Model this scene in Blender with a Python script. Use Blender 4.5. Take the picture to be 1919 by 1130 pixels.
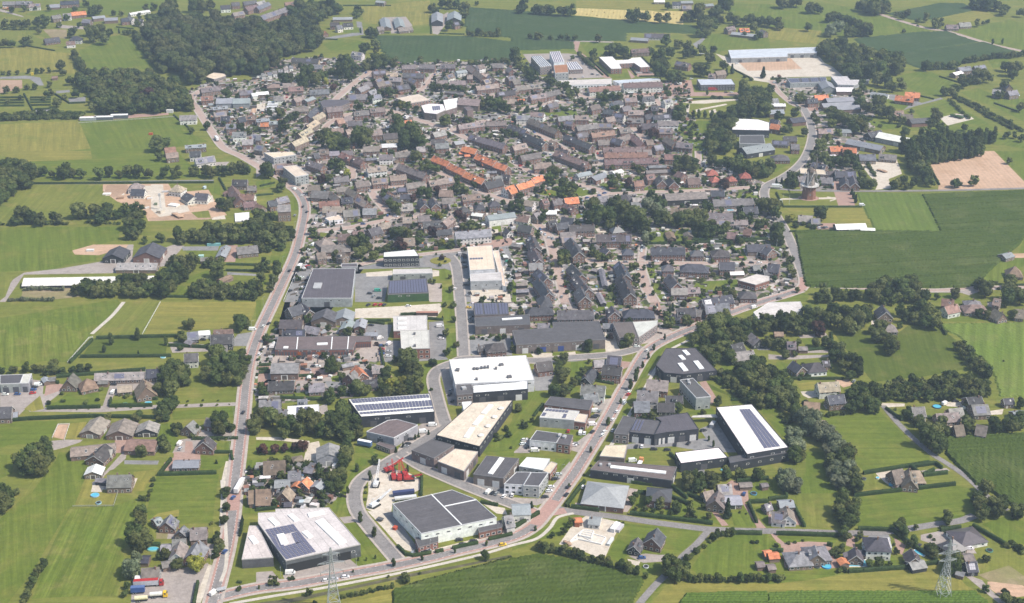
import bpy, math, random
import numpy as np
from mathutils import Vector, Matrix
for o in list(bpy.data.objects): bpy.data.objects.remove(o)
rnd = random.Random(7); nrs = np.random.RandomState(5)
sc = bpy.context.scene; COL = sc.collection
R = math.radians
# ---------------- camera ----------------
CAM_H = 437.0; PITCH = R(24.3); FPX = 2620.0; PW, PH = 1919.0, 1130.0
cd = bpy.data.cameras.new('camera'); cam = bpy.data.objects.new('camera', cd); COL.objects.link(cam)
cam.location = (0, 0, CAM_H); cam.rotation_euler = (math.pi/2 - PITCH, 0, 0)
cd.sensor_width = 36; cd.sensor_fit = 'HORIZONTAL'; cd.lens = 36*FPX/PW; cd.clip_start = 1; cd.clip_end = 30000
sc.camera = cam
# ---------------- sky, sun, exposure ----------------
SUN_EL, SUN_AZ = R(52), R(114)          # azimuth clockwise from +y (picture depth)
wd = bpy.data.worlds.new('World'); sc.world = wd; wd.use_nodes = True
nt = wd.node_tree; bg = nt.nodes['Background']
sky = nt.nodes.new('ShaderNodeTexSky'); sky.sky_type = 'NISHITA'; sky.sun_disc = False
sky.sun_elevation = SUN_EL; sky.sun_rotation = SUN_AZ; sky.air_density = 1.2; sky.dust_density = 2.0
nt.links.new(sky.outputs[0], bg.inputs[0]); bg.inputs[1].default_value = 0.135
sl = bpy.data.lights.new('sun', 'SUN'); so = bpy.data.objects.new('sun', sl); COL.objects.link(so)
sl.energy = 4.4; sl.angle = R(0.5); sl.color = (1, 0.935, 0.84)
sd = Vector((math.sin(SUN_AZ)*math.cos(SUN_EL), math.cos(SUN_AZ)*math.cos(SUN_EL), math.sin(SUN_EL)))
so.rotation_euler = sd.to_track_quat('Z', 'Y').to_euler(); so.location = (300, 900, 700)
sc.view_settings.view_transform = 'Standard'; sc.view_settings.look = 'None'
sc.view_settings.gamma = 1; sc.view_settings.use_curve_mapping = False
sc.view_settings.exposure = 0.33
sc.render.engine = 'CYCLES'
sc.cycles.max_bounces = 5; sc.cycles.diffuse_bounces = 2; sc.cycles.glossy_bounces = 2
sc.cycles.transmission_bounces = 2; sc.cycles.volume_bounces = 0; sc.cycles.transparent_max_bounces = 4
sc.cycles.use_denoising = True
# ---------------- pixel of the photograph -> point of the place ----------------
_cf, _sf = math.cos(PITCH), math.sin(PITCH)
def at(px, py, z=0.0):
    u, v = px - PW/2, py - PH/2
    d = (u, FPX*_cf - v*_sf, -FPX*_sf - v*_cf)
    t = (z - CAM_H)/d[2]
    return Vector((d[0]*t, d[1]*t, z))
def to_px(x, y, z=0.0):
    zz = z - CAM_H
    depth = y*_cf - zz*_sf; up = y*_sf + zz*_cf
    return (PW/2 + FPX*x/depth, PH/2 - FPX*up/depth)
def scale_at(x, y, z=0.0): return FPX/(y*_cf + (CAM_H - z)*_sf)     # pixels per metre
TX = {'0': 0, '1': 480, '2': 960, '3': 1440}; TY = {'A': 0, 'B': 283, 'C': 566, 'D': 847}
def tp(tile, x, y):
    if tile == 'F': return x, y
    return TX[tile[1]] + x/3.9935, TY[tile[0]] + y/3.9935
# ---------------- materials ----------------
def newmat(name):
    m = bpy.data.materials.new(name); m.use_nodes = True
    t = m.node_tree; b = t.nodes['Principled BSDF']; return m, t, b
def nd(t, kind, **kw):
    n = t.nodes.new(kind)
    for k, v in kw.items():
        if k in n.inputs: n.inputs[k].default_value = v
        else: setattr(n, k, v)
    return n
def ramp(t, fac, stops):
    r = t.nodes.new('ShaderNodeValToRGB'); e = r.color_ramp.elements
    while len(e) < len(stops): e.new(0.5)
    for i, (p, c) in enumerate(stops): e[i].position = p; e[i].color = (*c, 1) if len(c) == 3 else c
    t.links.new(fac, r.inputs[0]); return r.outputs[0]
def mix(t, a, b, fac, mode='MIX'):
    n = t.nodes.new('ShaderNodeMix'); n.data_type = 'RGBA'; n.blend_type = mode
    for s, v in ((n.inputs[0], fac), (n.inputs[6], a), (n.inputs[7], b)):
        if hasattr(v, 'is_output'): t.links.new(v, s)
        elif isinstance(v, (int, float)): s.default_value = v
        else: s.default_value = (*v, 1)
    return n.outputs[2]
def noise(t, vec, scale, detail=3, rough=0.6):
    n = nd(t, 'ShaderNodeTexNoise', Scale=scale, Detail=detail, Roughness=rough)
    t.links.new(vec, n.inputs['Vector']); return n.outputs['Fac']
def gpos(t): return t.nodes.new('ShaderNodeNewGeometry').outputs['Position']
def bump(t, b, h, strength, dist):
    n = nd(t, 'ShaderNodeBump', Strength=strength, Distance=dist); t.links.new(h, n.inputs['Height']); t.links.new(n.outputs[0], b.inputs['Normal'])
def tinted(name, rough=0.8, lo=0.72, hi=1.2, s1=0.35, s2=3.0, spec=0.3, metal=0.0, streak=None, attr=None):
    """material whose own colour comes from the object, weathered by noise"""
    m, t, b = newmat(name)
    if attr: oc = nd(t, 'ShaderNodeAttribute', attribute_name=attr).outputs['Color']
    else: oc = t.nodes.new('ShaderNodeObjectInfo').outputs['Color']
    p = gpos(t); n1 = noise(t, p, s1, 4); n2 = noise(t, p, s2, 2)
    w = ramp(t, n1, [(0.3, (lo,)*3), (0.7, (hi,)*3)]); w2 = ramp(t, n2, [(0.25, (0.82,)*3), (0.75, (1.15,)*3)])
    c = mix(t, mix(t, oc, w, 1.0, 'MULTIPLY'), w2, 1.0, 'MULTIPLY')
    t.links.new(c, b.inputs['Base Color']); b.inputs['Roughness'].default_value = rough
    b.inputs['Specular IOR Level'].default_value = spec; b.inputs['Metallic'].default_value = metal
    return m
M = {}
M['wall'] = tinted('wall_render_and_brick', 0.9)
M['roof'] = tinted('roof_covering', 0.75, 0.58, 1.32, 0.42, 3.0, 0.3)
M['glazed'] = tinted('glazed_tile', 0.33, 0.75, 1.2, 0.5, 4.0, 0.9)
M['flatroof'] = tinted('bitumen_roof', 0.8, 0.84, 1.08, 0.14, 0.9, 0.2)
M['trim'] = tinted('painted_trim', 0.6, 0.9, 1.05)
M['paint'] = tinted('car_paint', 0.28, 0.95, 1.03, 0.3, 1.0, 0.5)
M['plain'] = tinted('plain_surface', 0.7, 0.88, 1.08); M['mass'] = tinted('weathered_mix', 0.85, attr='tint')
def flatmat(name, col, rough=0.6, metal=0, spec=0.5):
    m, t, b = newmat(name); b.inputs['Base Color'].default_value = (*col, 1); b.inputs['Roughness'].default_value = rough
    b.inputs['Metallic'].default_value = metal; b.inputs['Specular IOR Level'].default_value = spec
    p = gpos(t); c = mix(t, tuple(x*0.9 for x in col), tuple(min(1, x*1.1) for x in col), noise(t, p, 1.5)); t.links.new(c, b.inputs['Base Color'])
    return m
M['glass'] = flatmat('window_glass', (0.035, 0.042, 0.05), 0.12)
M['frame'] = flatmat('white_frame', (0.72, 0.71, 0.68), 0.5)
M['solar'] = flatmat('solar_cell', (0.135, 0.135, 0.195), 0.35, 0.0, 0.6)
M['tyre'] = flatmat('rubber', (0.02, 0.02, 0.02), 0.9)
M['steel'] = flatmat('galvanised_steel', (0.42, 0.44, 0.45), 0.55, 0.3)
M['bark'] = flatmat('bark', (0.09, 0.065, 0.045), 0.95)
M['water'] = flatmat('pool_water', (0.10, 0.42, 0.55), 0.08)
M['skylight'] = flatmat('skylight_plastic', (0.80, 0.80, 0.78), 0.4)
def foliage(name, attr=None):
    m, t, b = newmat(name)
    oc = nd(t, 'ShaderNodeAttribute', attribute_name=attr).outputs['Color'] if attr else t.nodes.new('ShaderNodeObjectInfo').outputs['Color']
    p = gpos(t); n1 = noise(t, p, 0.35, 2); n2 = noise(t, p, 1.6, 2)
    c = mix(t, oc, ramp(t, n1, [(0.3, (0.68, 0.74, 0.75)), (0.7, (1.3, 1.22, 1.1))]), 1.0, 'MULTIPLY')
    c = mix(t, c, ramp(t, n2, [(0.3, (0.7,)*3), (0.7, (1.3,)*3)]), 1.0, 'MULTIPLY')
    t.links.new(c, b.inputs['Base Color']); b.inputs['Roughness'].default_value = 0.75; b.inputs['Specular IOR Level'].default_value = 0.08
    tr = nd(t, 'ShaderNodeBsdfTranslucent'); t.links.new(mix(t, c, (1.0, 1.15, 0.5), 1.0, 'MULTIPLY'), tr.inputs[0])
    ms = nd(t, 'ShaderNodeMixShader'); ms.inputs[0].default_value = 0.22
    t.links.new(b.outputs[0], ms.inputs[1]); t.links.new(tr.outputs[0], ms.inputs[2])
    t.links.new(ms.outputs[0], t.nodes['Material Output'].inputs[0])
    return m
M['leaf'] = foliage('foliage'); M['leafmass'] = foliage('foliage_mass', 'tint')
def ground(name, c1, c2, c3=None, stripe=0.0, sscale=0.12, s1=0.02, s2=0.25, rough=0.95, fine=1.2, patch=None, streak=0.0):
    """ground cover: two tones by broad noise, optional third in patches, optional straight rows along local x"""
    m, t, b = newmat(name); p = gpos(t)
    c = mix(t, c1, c2, ramp(t, noise(t, p, s1, 5, 0.65), [(0.35, (0,)*3), (0.65, (1,)*3)]))
    if c3: c = mix(t, c, c3, ramp(t, noise(t, p, patch or s1*2.7, 4), [(0.52, (0,)*3), (0.68, (0.85,)*3)]))
    if stripe:
        oc = t.nodes.new('ShaderNodeTexCoord').outputs['Object']
        dn = nd(t, 'ShaderNodeTexWave', Scale=sscale, Distortion=1.2, Detail=2.0); dn.bands_direction = 'Y'; dn.inputs['Detail Scale'].default_value = 0.3
        t.links.new(oc, dn.inputs['Vector'])
        c = mix(t, c, ramp(t, dn.outputs['Fac'], [(0.2, (1-stripe,)*3), (0.8, (1+stripe,)*3)]), 1.0, 'MULTIPLY')
    if streak:
        oc = t.nodes.new('ShaderNodeTexCoord').outputs['Object']
        for sc_, am in (((0.012, 0.22, 1), streak), ((0.03, 0.75, 1), streak*.7)):
            mp_ = nd(t, 'ShaderNodeMapping'); mp_.inputs['Scale'].default_value = sc_; t.links.new(oc, mp_.inputs[0])
            c = mix(t, c, ramp(t, noise(t, mp_.outputs[0], 1.0, 3, 0.6), [(0.3, (1-am, 1-am*.9, 1-am)), (0.7, (1+am*1.15, 1+am*.9, 1+am))]), 1.0, 'MULTIPLY')
    n2 = noise(t, p, s2, 4, 0.7); n3 = noise(t, p, fine, 3, 0.7)
    c = mix(t, c, ramp(t, n2, [(0.25, (0.82,)*3), (0.75, (1.18,)*3)]), 1.0, 'MULTIPLY')
    c = mix(t, c, ramp(t, n3, [(0.25, (0.84,)*3), (0.75, (1.15,)*3)]), 1.0, 'MULTIPLY')
    t.links.new(c, b.inputs['Base Color']); b.inputs['Roughness'].default_value = rough; b.inputs['Specular IOR Level'].default_value = 0.05
    return m
G = {}
G['m'] = ('meadow', ground('meadow_grass', (0.13, 0.155, 0.03024), (0.165, 0.175, 0.03744), (0.2, 0.185, 0.0504), streak=0.16))
G['l'] = ('lawn', ground('green_grass', (0.09936, 0.1398, 0.0212), (0.1242, 0.1546, 0.0265), (0.1518, 0.1638, 0.03444), 0.02, 0.05, streak=0.17))
G['h'] = ('mown_field', ground('mown_grass', (0.103, 0.1472, 0.02252), (0.138, 0.1638, 0.03047), (0.1886, 0.1886, 0.05299), 0.07, 0.022, streak=0.26))
G['o'] = ('rough_grass', ground('rough_grass', (0.0736, 0.103, 0.01722), (0.092, 0.1159, 0.0212), (0.1196, 0.1288, 0.03312), streak=0.14))
G['v'] = ('dry_meadow', ground('dry_grass', (0.185, 0.18, 0.04176), (0.225, 0.205, 0.0504), (0.155, 0.17, 0.036), 0.03, 0.03, streak=0.18))
G['a'] = ('straw_field', ground('straw', (0.42, 0.34, 0.13), (0.48, 0.39, 0.16), None, 0.06, 0.06, streak=0.08))
G['s'] = ('bare_soil', ground('sandy_soil', (0.44, 0.30, 0.205), (0.50, 0.345, 0.24), (0.40, 0.265, 0.17), 0.04, 0.08, streak=0.06))
G['n'] = ('brown_soil', ground('brown_soil', (0.33, 0.22, 0.15), (0.4, 0.28, 0.2)))
G['d'] = ('dirt_patch', ground('dirt', (0.26, 0.2, 0.12), (0.22, 0.2, 0.09), (0.32, 0.25, 0.17)))
G['x'] = ('pale_paving', ground('pale_paving', (0.50, 0.44, 0.36), (0.57, 0.51, 0.43), (0.44, 0.37, 0.29), 0, 0.1, 0.06, 0.4))
G['p'] = ('paved_yard', ground('paved_yard', (0.30, 0.26, 0.235), (0.36, 0.315, 0.285), (0.27, 0.235, 0.21), 0, 0.1, 0.05, 0.4))
G['g'] = ('paved_square', ground('paved_square', (0.34, 0.29, 0.26), (0.40, 0.34, 0.30), (0.3, 0.25, 0.22), 0, 0.1, 0.05, 0.4))
G['k'] = ('brick_paving', ground('brick_paving', (0.33, 0.215, 0.175), (0.37, 0.25, 0.205), (0.32, 0.23, 0.2), 0, 0.1, 0.06, 0.4))
G['w'] = ('asphalt_yard', ground('asphalt_yard', (0.20, 0.195, 0.195), (0.255, 0.25, 0.245), (0.165, 0.16, 0.16), 0, 0.1, 0.07, 0.4))
G['c'] = ('crop_field', ground('blue_green_crop', (0.04232, 0.07176, 0.02517), (0.0506, 0.07912, 0.02848), (0.0644, 0.09016, 0.03709), 0.05, 0.05, 0.012, streak=0.13))
G['b'] = ('maize_field', ground('maize_leaves', (0.05152, 0.07912, 0.01457), (0.06072, 0.08648, 0.01722), (0.0874, 0.1086, 0.0318), 0.07, 0.08, 0.015, 0.5, 0.95, 1.2, 0.035, streak=0.15))
G['q'] = ('ditch', ground('ditch_bank', (0.085, 0.085, 0.045), (0.11, 0.10, 0.06), (0.16, 0.14, 0.10), 0, 0.1, 0.08, 0.5))
G['t'] = ('light_crop_field', ground('light_crop', (0.0966, 0.1398, 0.0265), (0.1104, 0.1509, 0.03047), (0.1288, 0.1564, 0.03974), 0.05, 0.06, 0.015, 0.5, streak=0.13))
G['i'] = ('bright_crop_field', ground('bright_crop', (0.115, 0.1674, 0.02915), (0.1334, 0.1766, 0.03577), (0.1518, 0.1794, 0.04769), 0.07, 0.04, 0.015, 0.5, streak=0.15))
G['e'] = ('maize_strip', ground('maize_rows', (0.075, 0.122, 0.02016), (0.092, 0.138, 0.02448), None, 0.14, 0.16, 0.03, 0.6))
M['asphalt'] = ground('road_asphalt', (0.205, 0.19, 0.183), (0.26, 0.243, 0.232), (0.18, 0.166, 0.16), 0, 0.1, 0.09, 0.6)
M['lane'] = ground('red_cycle_lane', (0.36, 0.225, 0.19), (0.40, 0.255, 0.215), None, 0, 0.1, 0.05, 0.5)
M['pavement'] = ground('pavement_slabs', (0.385, 0.335, 0.295), (0.43, 0.375, 0.33), None, 0, 0.1, 0.08, 0.5)
M['street'] = ground('brick_street', (0.36, 0.265, 0.225), (0.41, 0.31, 0.265), (0.38, 0.3, 0.26), 0, 0.1, 0.05, 0.5)
M['path'] = ground('concrete_path', (0.46, 0.42, 0.36), (0.52, 0.475, 0.41), None, 0, 0.1, 0.08, 0.5)
M['marking'] = flatmat('road_paint', (0.78, 0.77, 0.74), 0.7)
def garden_mat():
    m, t, b = newmat('garden_plots'); p = gpos(t)
    v = nd(t, 'ShaderNodeTexVoronoi', Scale=0.24, Randomness=1.0); t.links.new(p, v.inputs['Vector'])
    sep = nd(t, 'ShaderNodeSeparateColor'); t.links.new(v.outputs['Color'], sep.inputs[0])
    r = nd(t, 'ShaderNodeValToRGB'); r.color_ramp.interpolation = 'CONSTANT'; e = r.color_ramp.elements
    cols = [(0, (0.095, 0.12, 0.034)), (0.16, (0.25, 0.22, 0.20)), (0.30, (0.055, 0.066, 0.026)), (0.44, (0.33, 0.285, 0.26)), (0.55, (0.19, 0.165, 0.15)), (0.68, (0.12, 0.14, 0.045)), (0.78, (0.28, 0.21, 0.18)), (0.90, (0.46, 0.42, 0.385))]
    while len(e) < len(cols): e.new(0.5)
    for i, (q, c) in enumerate(cols): e[i].position = q; e[i].color = (*c, 1)
    t.links.new(sep.outputs[0], r.inputs[0])
    c = mix(t, r.outputs[0], ramp(t, noise(t, p, 0.7, 4), [(0.25, (0.65,)*3), (0.75, (1.3,)*3)]), 1.0, 'MULTIPLY')
    t.links.new(c, b.inputs['Base Color']); b.inputs['Roughness'].default_value = 0.95; b.inputs['Specular IOR Level'].default_value = 0.1
    return m
M['garden'] = garden_mat()
# ---------------- object helpers ----------------
def mesh(name, v, f, mats=(), fm=None):
    me = bpy.data.meshes.new(name); me.from_pydata(v, [], f)
    for m in mats: me.materials.append(m)
    if fm is not None: me.polygons.foreach_set('material_index', fm)
    me.update(); return me
def npmesh(name, V, Q, mat, tint=None, flat=False):
    """fast mesh from arrays: V (n,3), Q (m,4) quads or (m,3) triangles"""
    V = np.ascontiguousarray(V, np.float32); Q = np.ascontiguousarray(Q, np.int32); k = Q.shape[1]
    me = bpy.data.meshes.new(name); me.vertices.add(len(V)); me.vertices.foreach_set('co', V.ravel())
    me.loops.add(Q.size); me.loops.foreach_set('vertex_index', Q.ravel())
    me.polygons.add(len(Q)); me.polygons.foreach_set('loop_start', np.arange(0, Q.size, k, dtype=np.int32))
    me.materials.append(mat); me.update(calc_edges=True)
    if flat: me.shade_flat()
    if tint is not None:
        a = me.color_attributes.new('tint', 'FLOAT_COLOR', 'POINT')
        a.data.foreach_set('color', np.concatenate([tint, np.ones((len(V), 1))], 1).astype(np.float32).ravel())
    return me
def add(name, me, parent=None, loc=None, rot=None, scl=None, col=None):
    o = bpy.data.objects.new(name, me); COL.objects.link(o)
    if parent is not None: o.parent = parent
    if loc is not None: o.location = loc
    if rot is not None: o.rotation_euler = rot
    if scl is not None: o.scale = scl
    if col is not None: o.color = (*col, 1)
    return o
def empty(name, loc, rz=0):
    o = bpy.data.objects.new(name, None); COL.objects.link(o); o.empty_display_size = 0.5
    o.location = loc; o.rotation_euler = (0, 0, rz); return o
def copy_tree(o, parent=None):
    c = o.copy(); COL.objects.link(c); c.parent = parent
    for ch in o.children: copy_tree(ch, c)
    return c
def boxv(x0, x1, y0, y1, z0, z1):
    return [(x0,y0,z0),(x1,y0,z0),(x1,y1,z0),(x0,y1,z0),(x0,y0,z1),(x1,y0,z1),(x1,y1,z1),(x0,y1,z1)]
BOXF = [(0,3,2,1),(4,5,6,7),(0,1,5,4),(1,2,6,5),(2,3,7,6),(3,0,4,7)]
class MB:
    def __init__(s): s.v = []; s.f = []; s.m = []
    def add(s, v, f, mi=0):
        n = len(s.v); s.v += [tuple(p) for p in v]; s.f += [tuple(i+n for i in q) for q in f]; s.m += [mi]*len(f)
    def box(s, x0, x1, y0, y1, z0, z1, mi=0): s.add(boxv(x0,x1,y0,y1,z0,z1), BOXF, mi)
    def bar(s, a, b, w, mi=0):
        a, b = Vector(a), Vector(b); d = (b-a).normalized()
        u = d.cross(Vector((0,0,1))); u = u.normalized() if u.length > 1e-4 else Vector((1,0,0)); w2 = d.cross(u)
        c = [u+w2, w2-u, -u-w2, u-w2]; h = w/2
        s.add([a+q*h for q in c]+[b+q*h for q in c], BOXF, mi)
    def tube(s, a, b, r0, r1, n=8, mi=0, cap=True):
        a, b = Vector(a), Vector(b); d = (b-a).normalized()
        u = d.cross(Vector((0,0,1))); u = u.normalized() if u.length > 1e-4 else Vector((1,0,0)); w = d.cross(u)
        v = []
        for p, r in ((a, r0), (b, r1)):
            for k in range(n):
                t = 2*math.pi*k/n; v.append(p + (u*math.cos(t) + w*math.sin(t))*r)
        f = [(k, (k+1) % n, n+(k+1) % n, n+k) for k in range(n)]
        if cap: f += [tuple(range(n-1, -1, -1)), tuple(range(n, 2*n))]
        s.add(v, f, mi)
    def mesh(s, name, *mats): return mesh(name, s.v, s.f, mats, s.m)
def prism(poly, z0, z1):
    n = len(poly); v = [(x, y, z0) for x, y in poly] + [(x, y, z1) for x, y in poly]
    return v, [tuple(range(n, 2*n)), tuple(range(n-1, -1, -1))] + [(i, (i+1) % n, n+(i+1) % n, n+i) for i in range(n)]
def ccw(p):
    a = sum(p[i][0]*p[(i+1) % len(p)][1] - p[(i+1) % len(p)][0]*p[i][1] for i in range(len(p)))
    return p if a > 0 else p[::-1]
def inside(poly, X, Y):
    X = np.asarray(X); Y = np.asarray(Y); r = np.zeros(X.shape, bool); n = len(poly)
    for i in range(n):
        x1, y1 = poly[i][:2]; x2, y2 = poly[(i+1) % n][:2]
        if y1 == y2: continue
        c = ((y1 > Y) != (y2 > Y)) & (X < (x2-x1)*(Y-y1)/(y2-y1) + x1); r ^= c
    return r
# ---------------- labels ----------------
THINGS = []      # (object, look, category, group) whose place in words is worked out at the end
MARKS = []       # (reference phrase, pixel x, pixel y)
def thing(o, label, cat, group=None):
    o['label'] = label; o['category'] = cat
    if group: o['group'] = group
    return o
def later(o, look, cat, group): THINGS.append((o, look, cat, group)); return o
def struct(o, kind='structure'): o['kind'] = kind; return o
def ordinal(n):
    w = ['', 'first', 'second', 'third', 'fourth', 'fifth', 'sixth', 'seventh', 'eighth', 'ninth', 'tenth', 'eleventh', 'twelfth']
    if n < len(w): return w[n]
    return f"{n}{'th' if 10 <= n % 100 <= 20 else {1:'st',2:'nd',3:'rd'}.get(n % 10,'th')}"
def write_labels():
    marks = np.array([(m[1], m[2]) for m in MARKS]); groups = {}
    for (o, look, cat, grp) in THINGS:
        w = o.location; px, py = to_px(w.x, w.y, w.z)
        d = marks - (px, py); d[:, 1] *= 1.5; k = int(np.argmin((d**2).sum(1))); dx, dy = px - marks[k][0], py - marks[k][1]
        side = ('right of' if dx > 0 else 'left of') if abs(dx) > abs(dy)*1.2 else ('behind' if dy < 0 else 'in front of')
        groups.setdefault((look, k, side), []).append((dx*dx + dy*dy*2.25, o, cat, grp))
    for (look, k, side), rows in groups.items():
        rows.sort(key=lambda r: r[0])
        for i, (_, o, cat, grp) in enumerate(rows):
            s = f"{look} {side} {MARKS[k][0]}" if len(rows) == 1 else (f"{look} nearest {side} {MARKS[k][0]}" if i == 0 else f"{look}, {ordinal(i+1)} nearest {side} {MARKS[k][0]}")
            thing(o, s, cat, grp)
# occupancy of the ground, 1.5 m cells, so that small garden things do not stand in walls or on roads
OX, OY, OC = -900.0, 480.0, 1.5; OCC = np.zeros((1200, 1200), bool)
def occ_rect(c, ang, L, W, pad=0.6):
    r = math.hypot(L, W)/2 + 2; i0, i1 = int((c[0]-r-OX)/OC), int((c[0]+r-OX)/OC)+1; j0, j1 = int((c[1]-r-OY)/OC), int((c[1]+r-OY)/OC)+1
    i0, j0 = max(i0, 0), max(j0, 0); i1, j1 = min(i1, 1199), min(j1, 1199)
    if i1 <= i0 or j1 <= j0: return
    I, J = np.meshgrid(np.arange(i0, i1), np.arange(j0, j1), indexing='ij'); x = OX+(I+.5)*OC - c[0]; y = OY+(J+.5)*OC - c[1]
    ca, sa = math.cos(ang), math.sin(ang); u = x*ca + y*sa; v = -x*sa + y*ca
    OCC[i0:i1, j0:j1] |= (abs(u) < L/2+pad) & (abs(v) < W/2+pad)
def occ_at(x, y):
    i, j = int((x-OX)/OC), int((y-OY)/OC); return not (0 <= i < 1200 and 0 <= j < 1200) or OCC[i, j]

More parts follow.
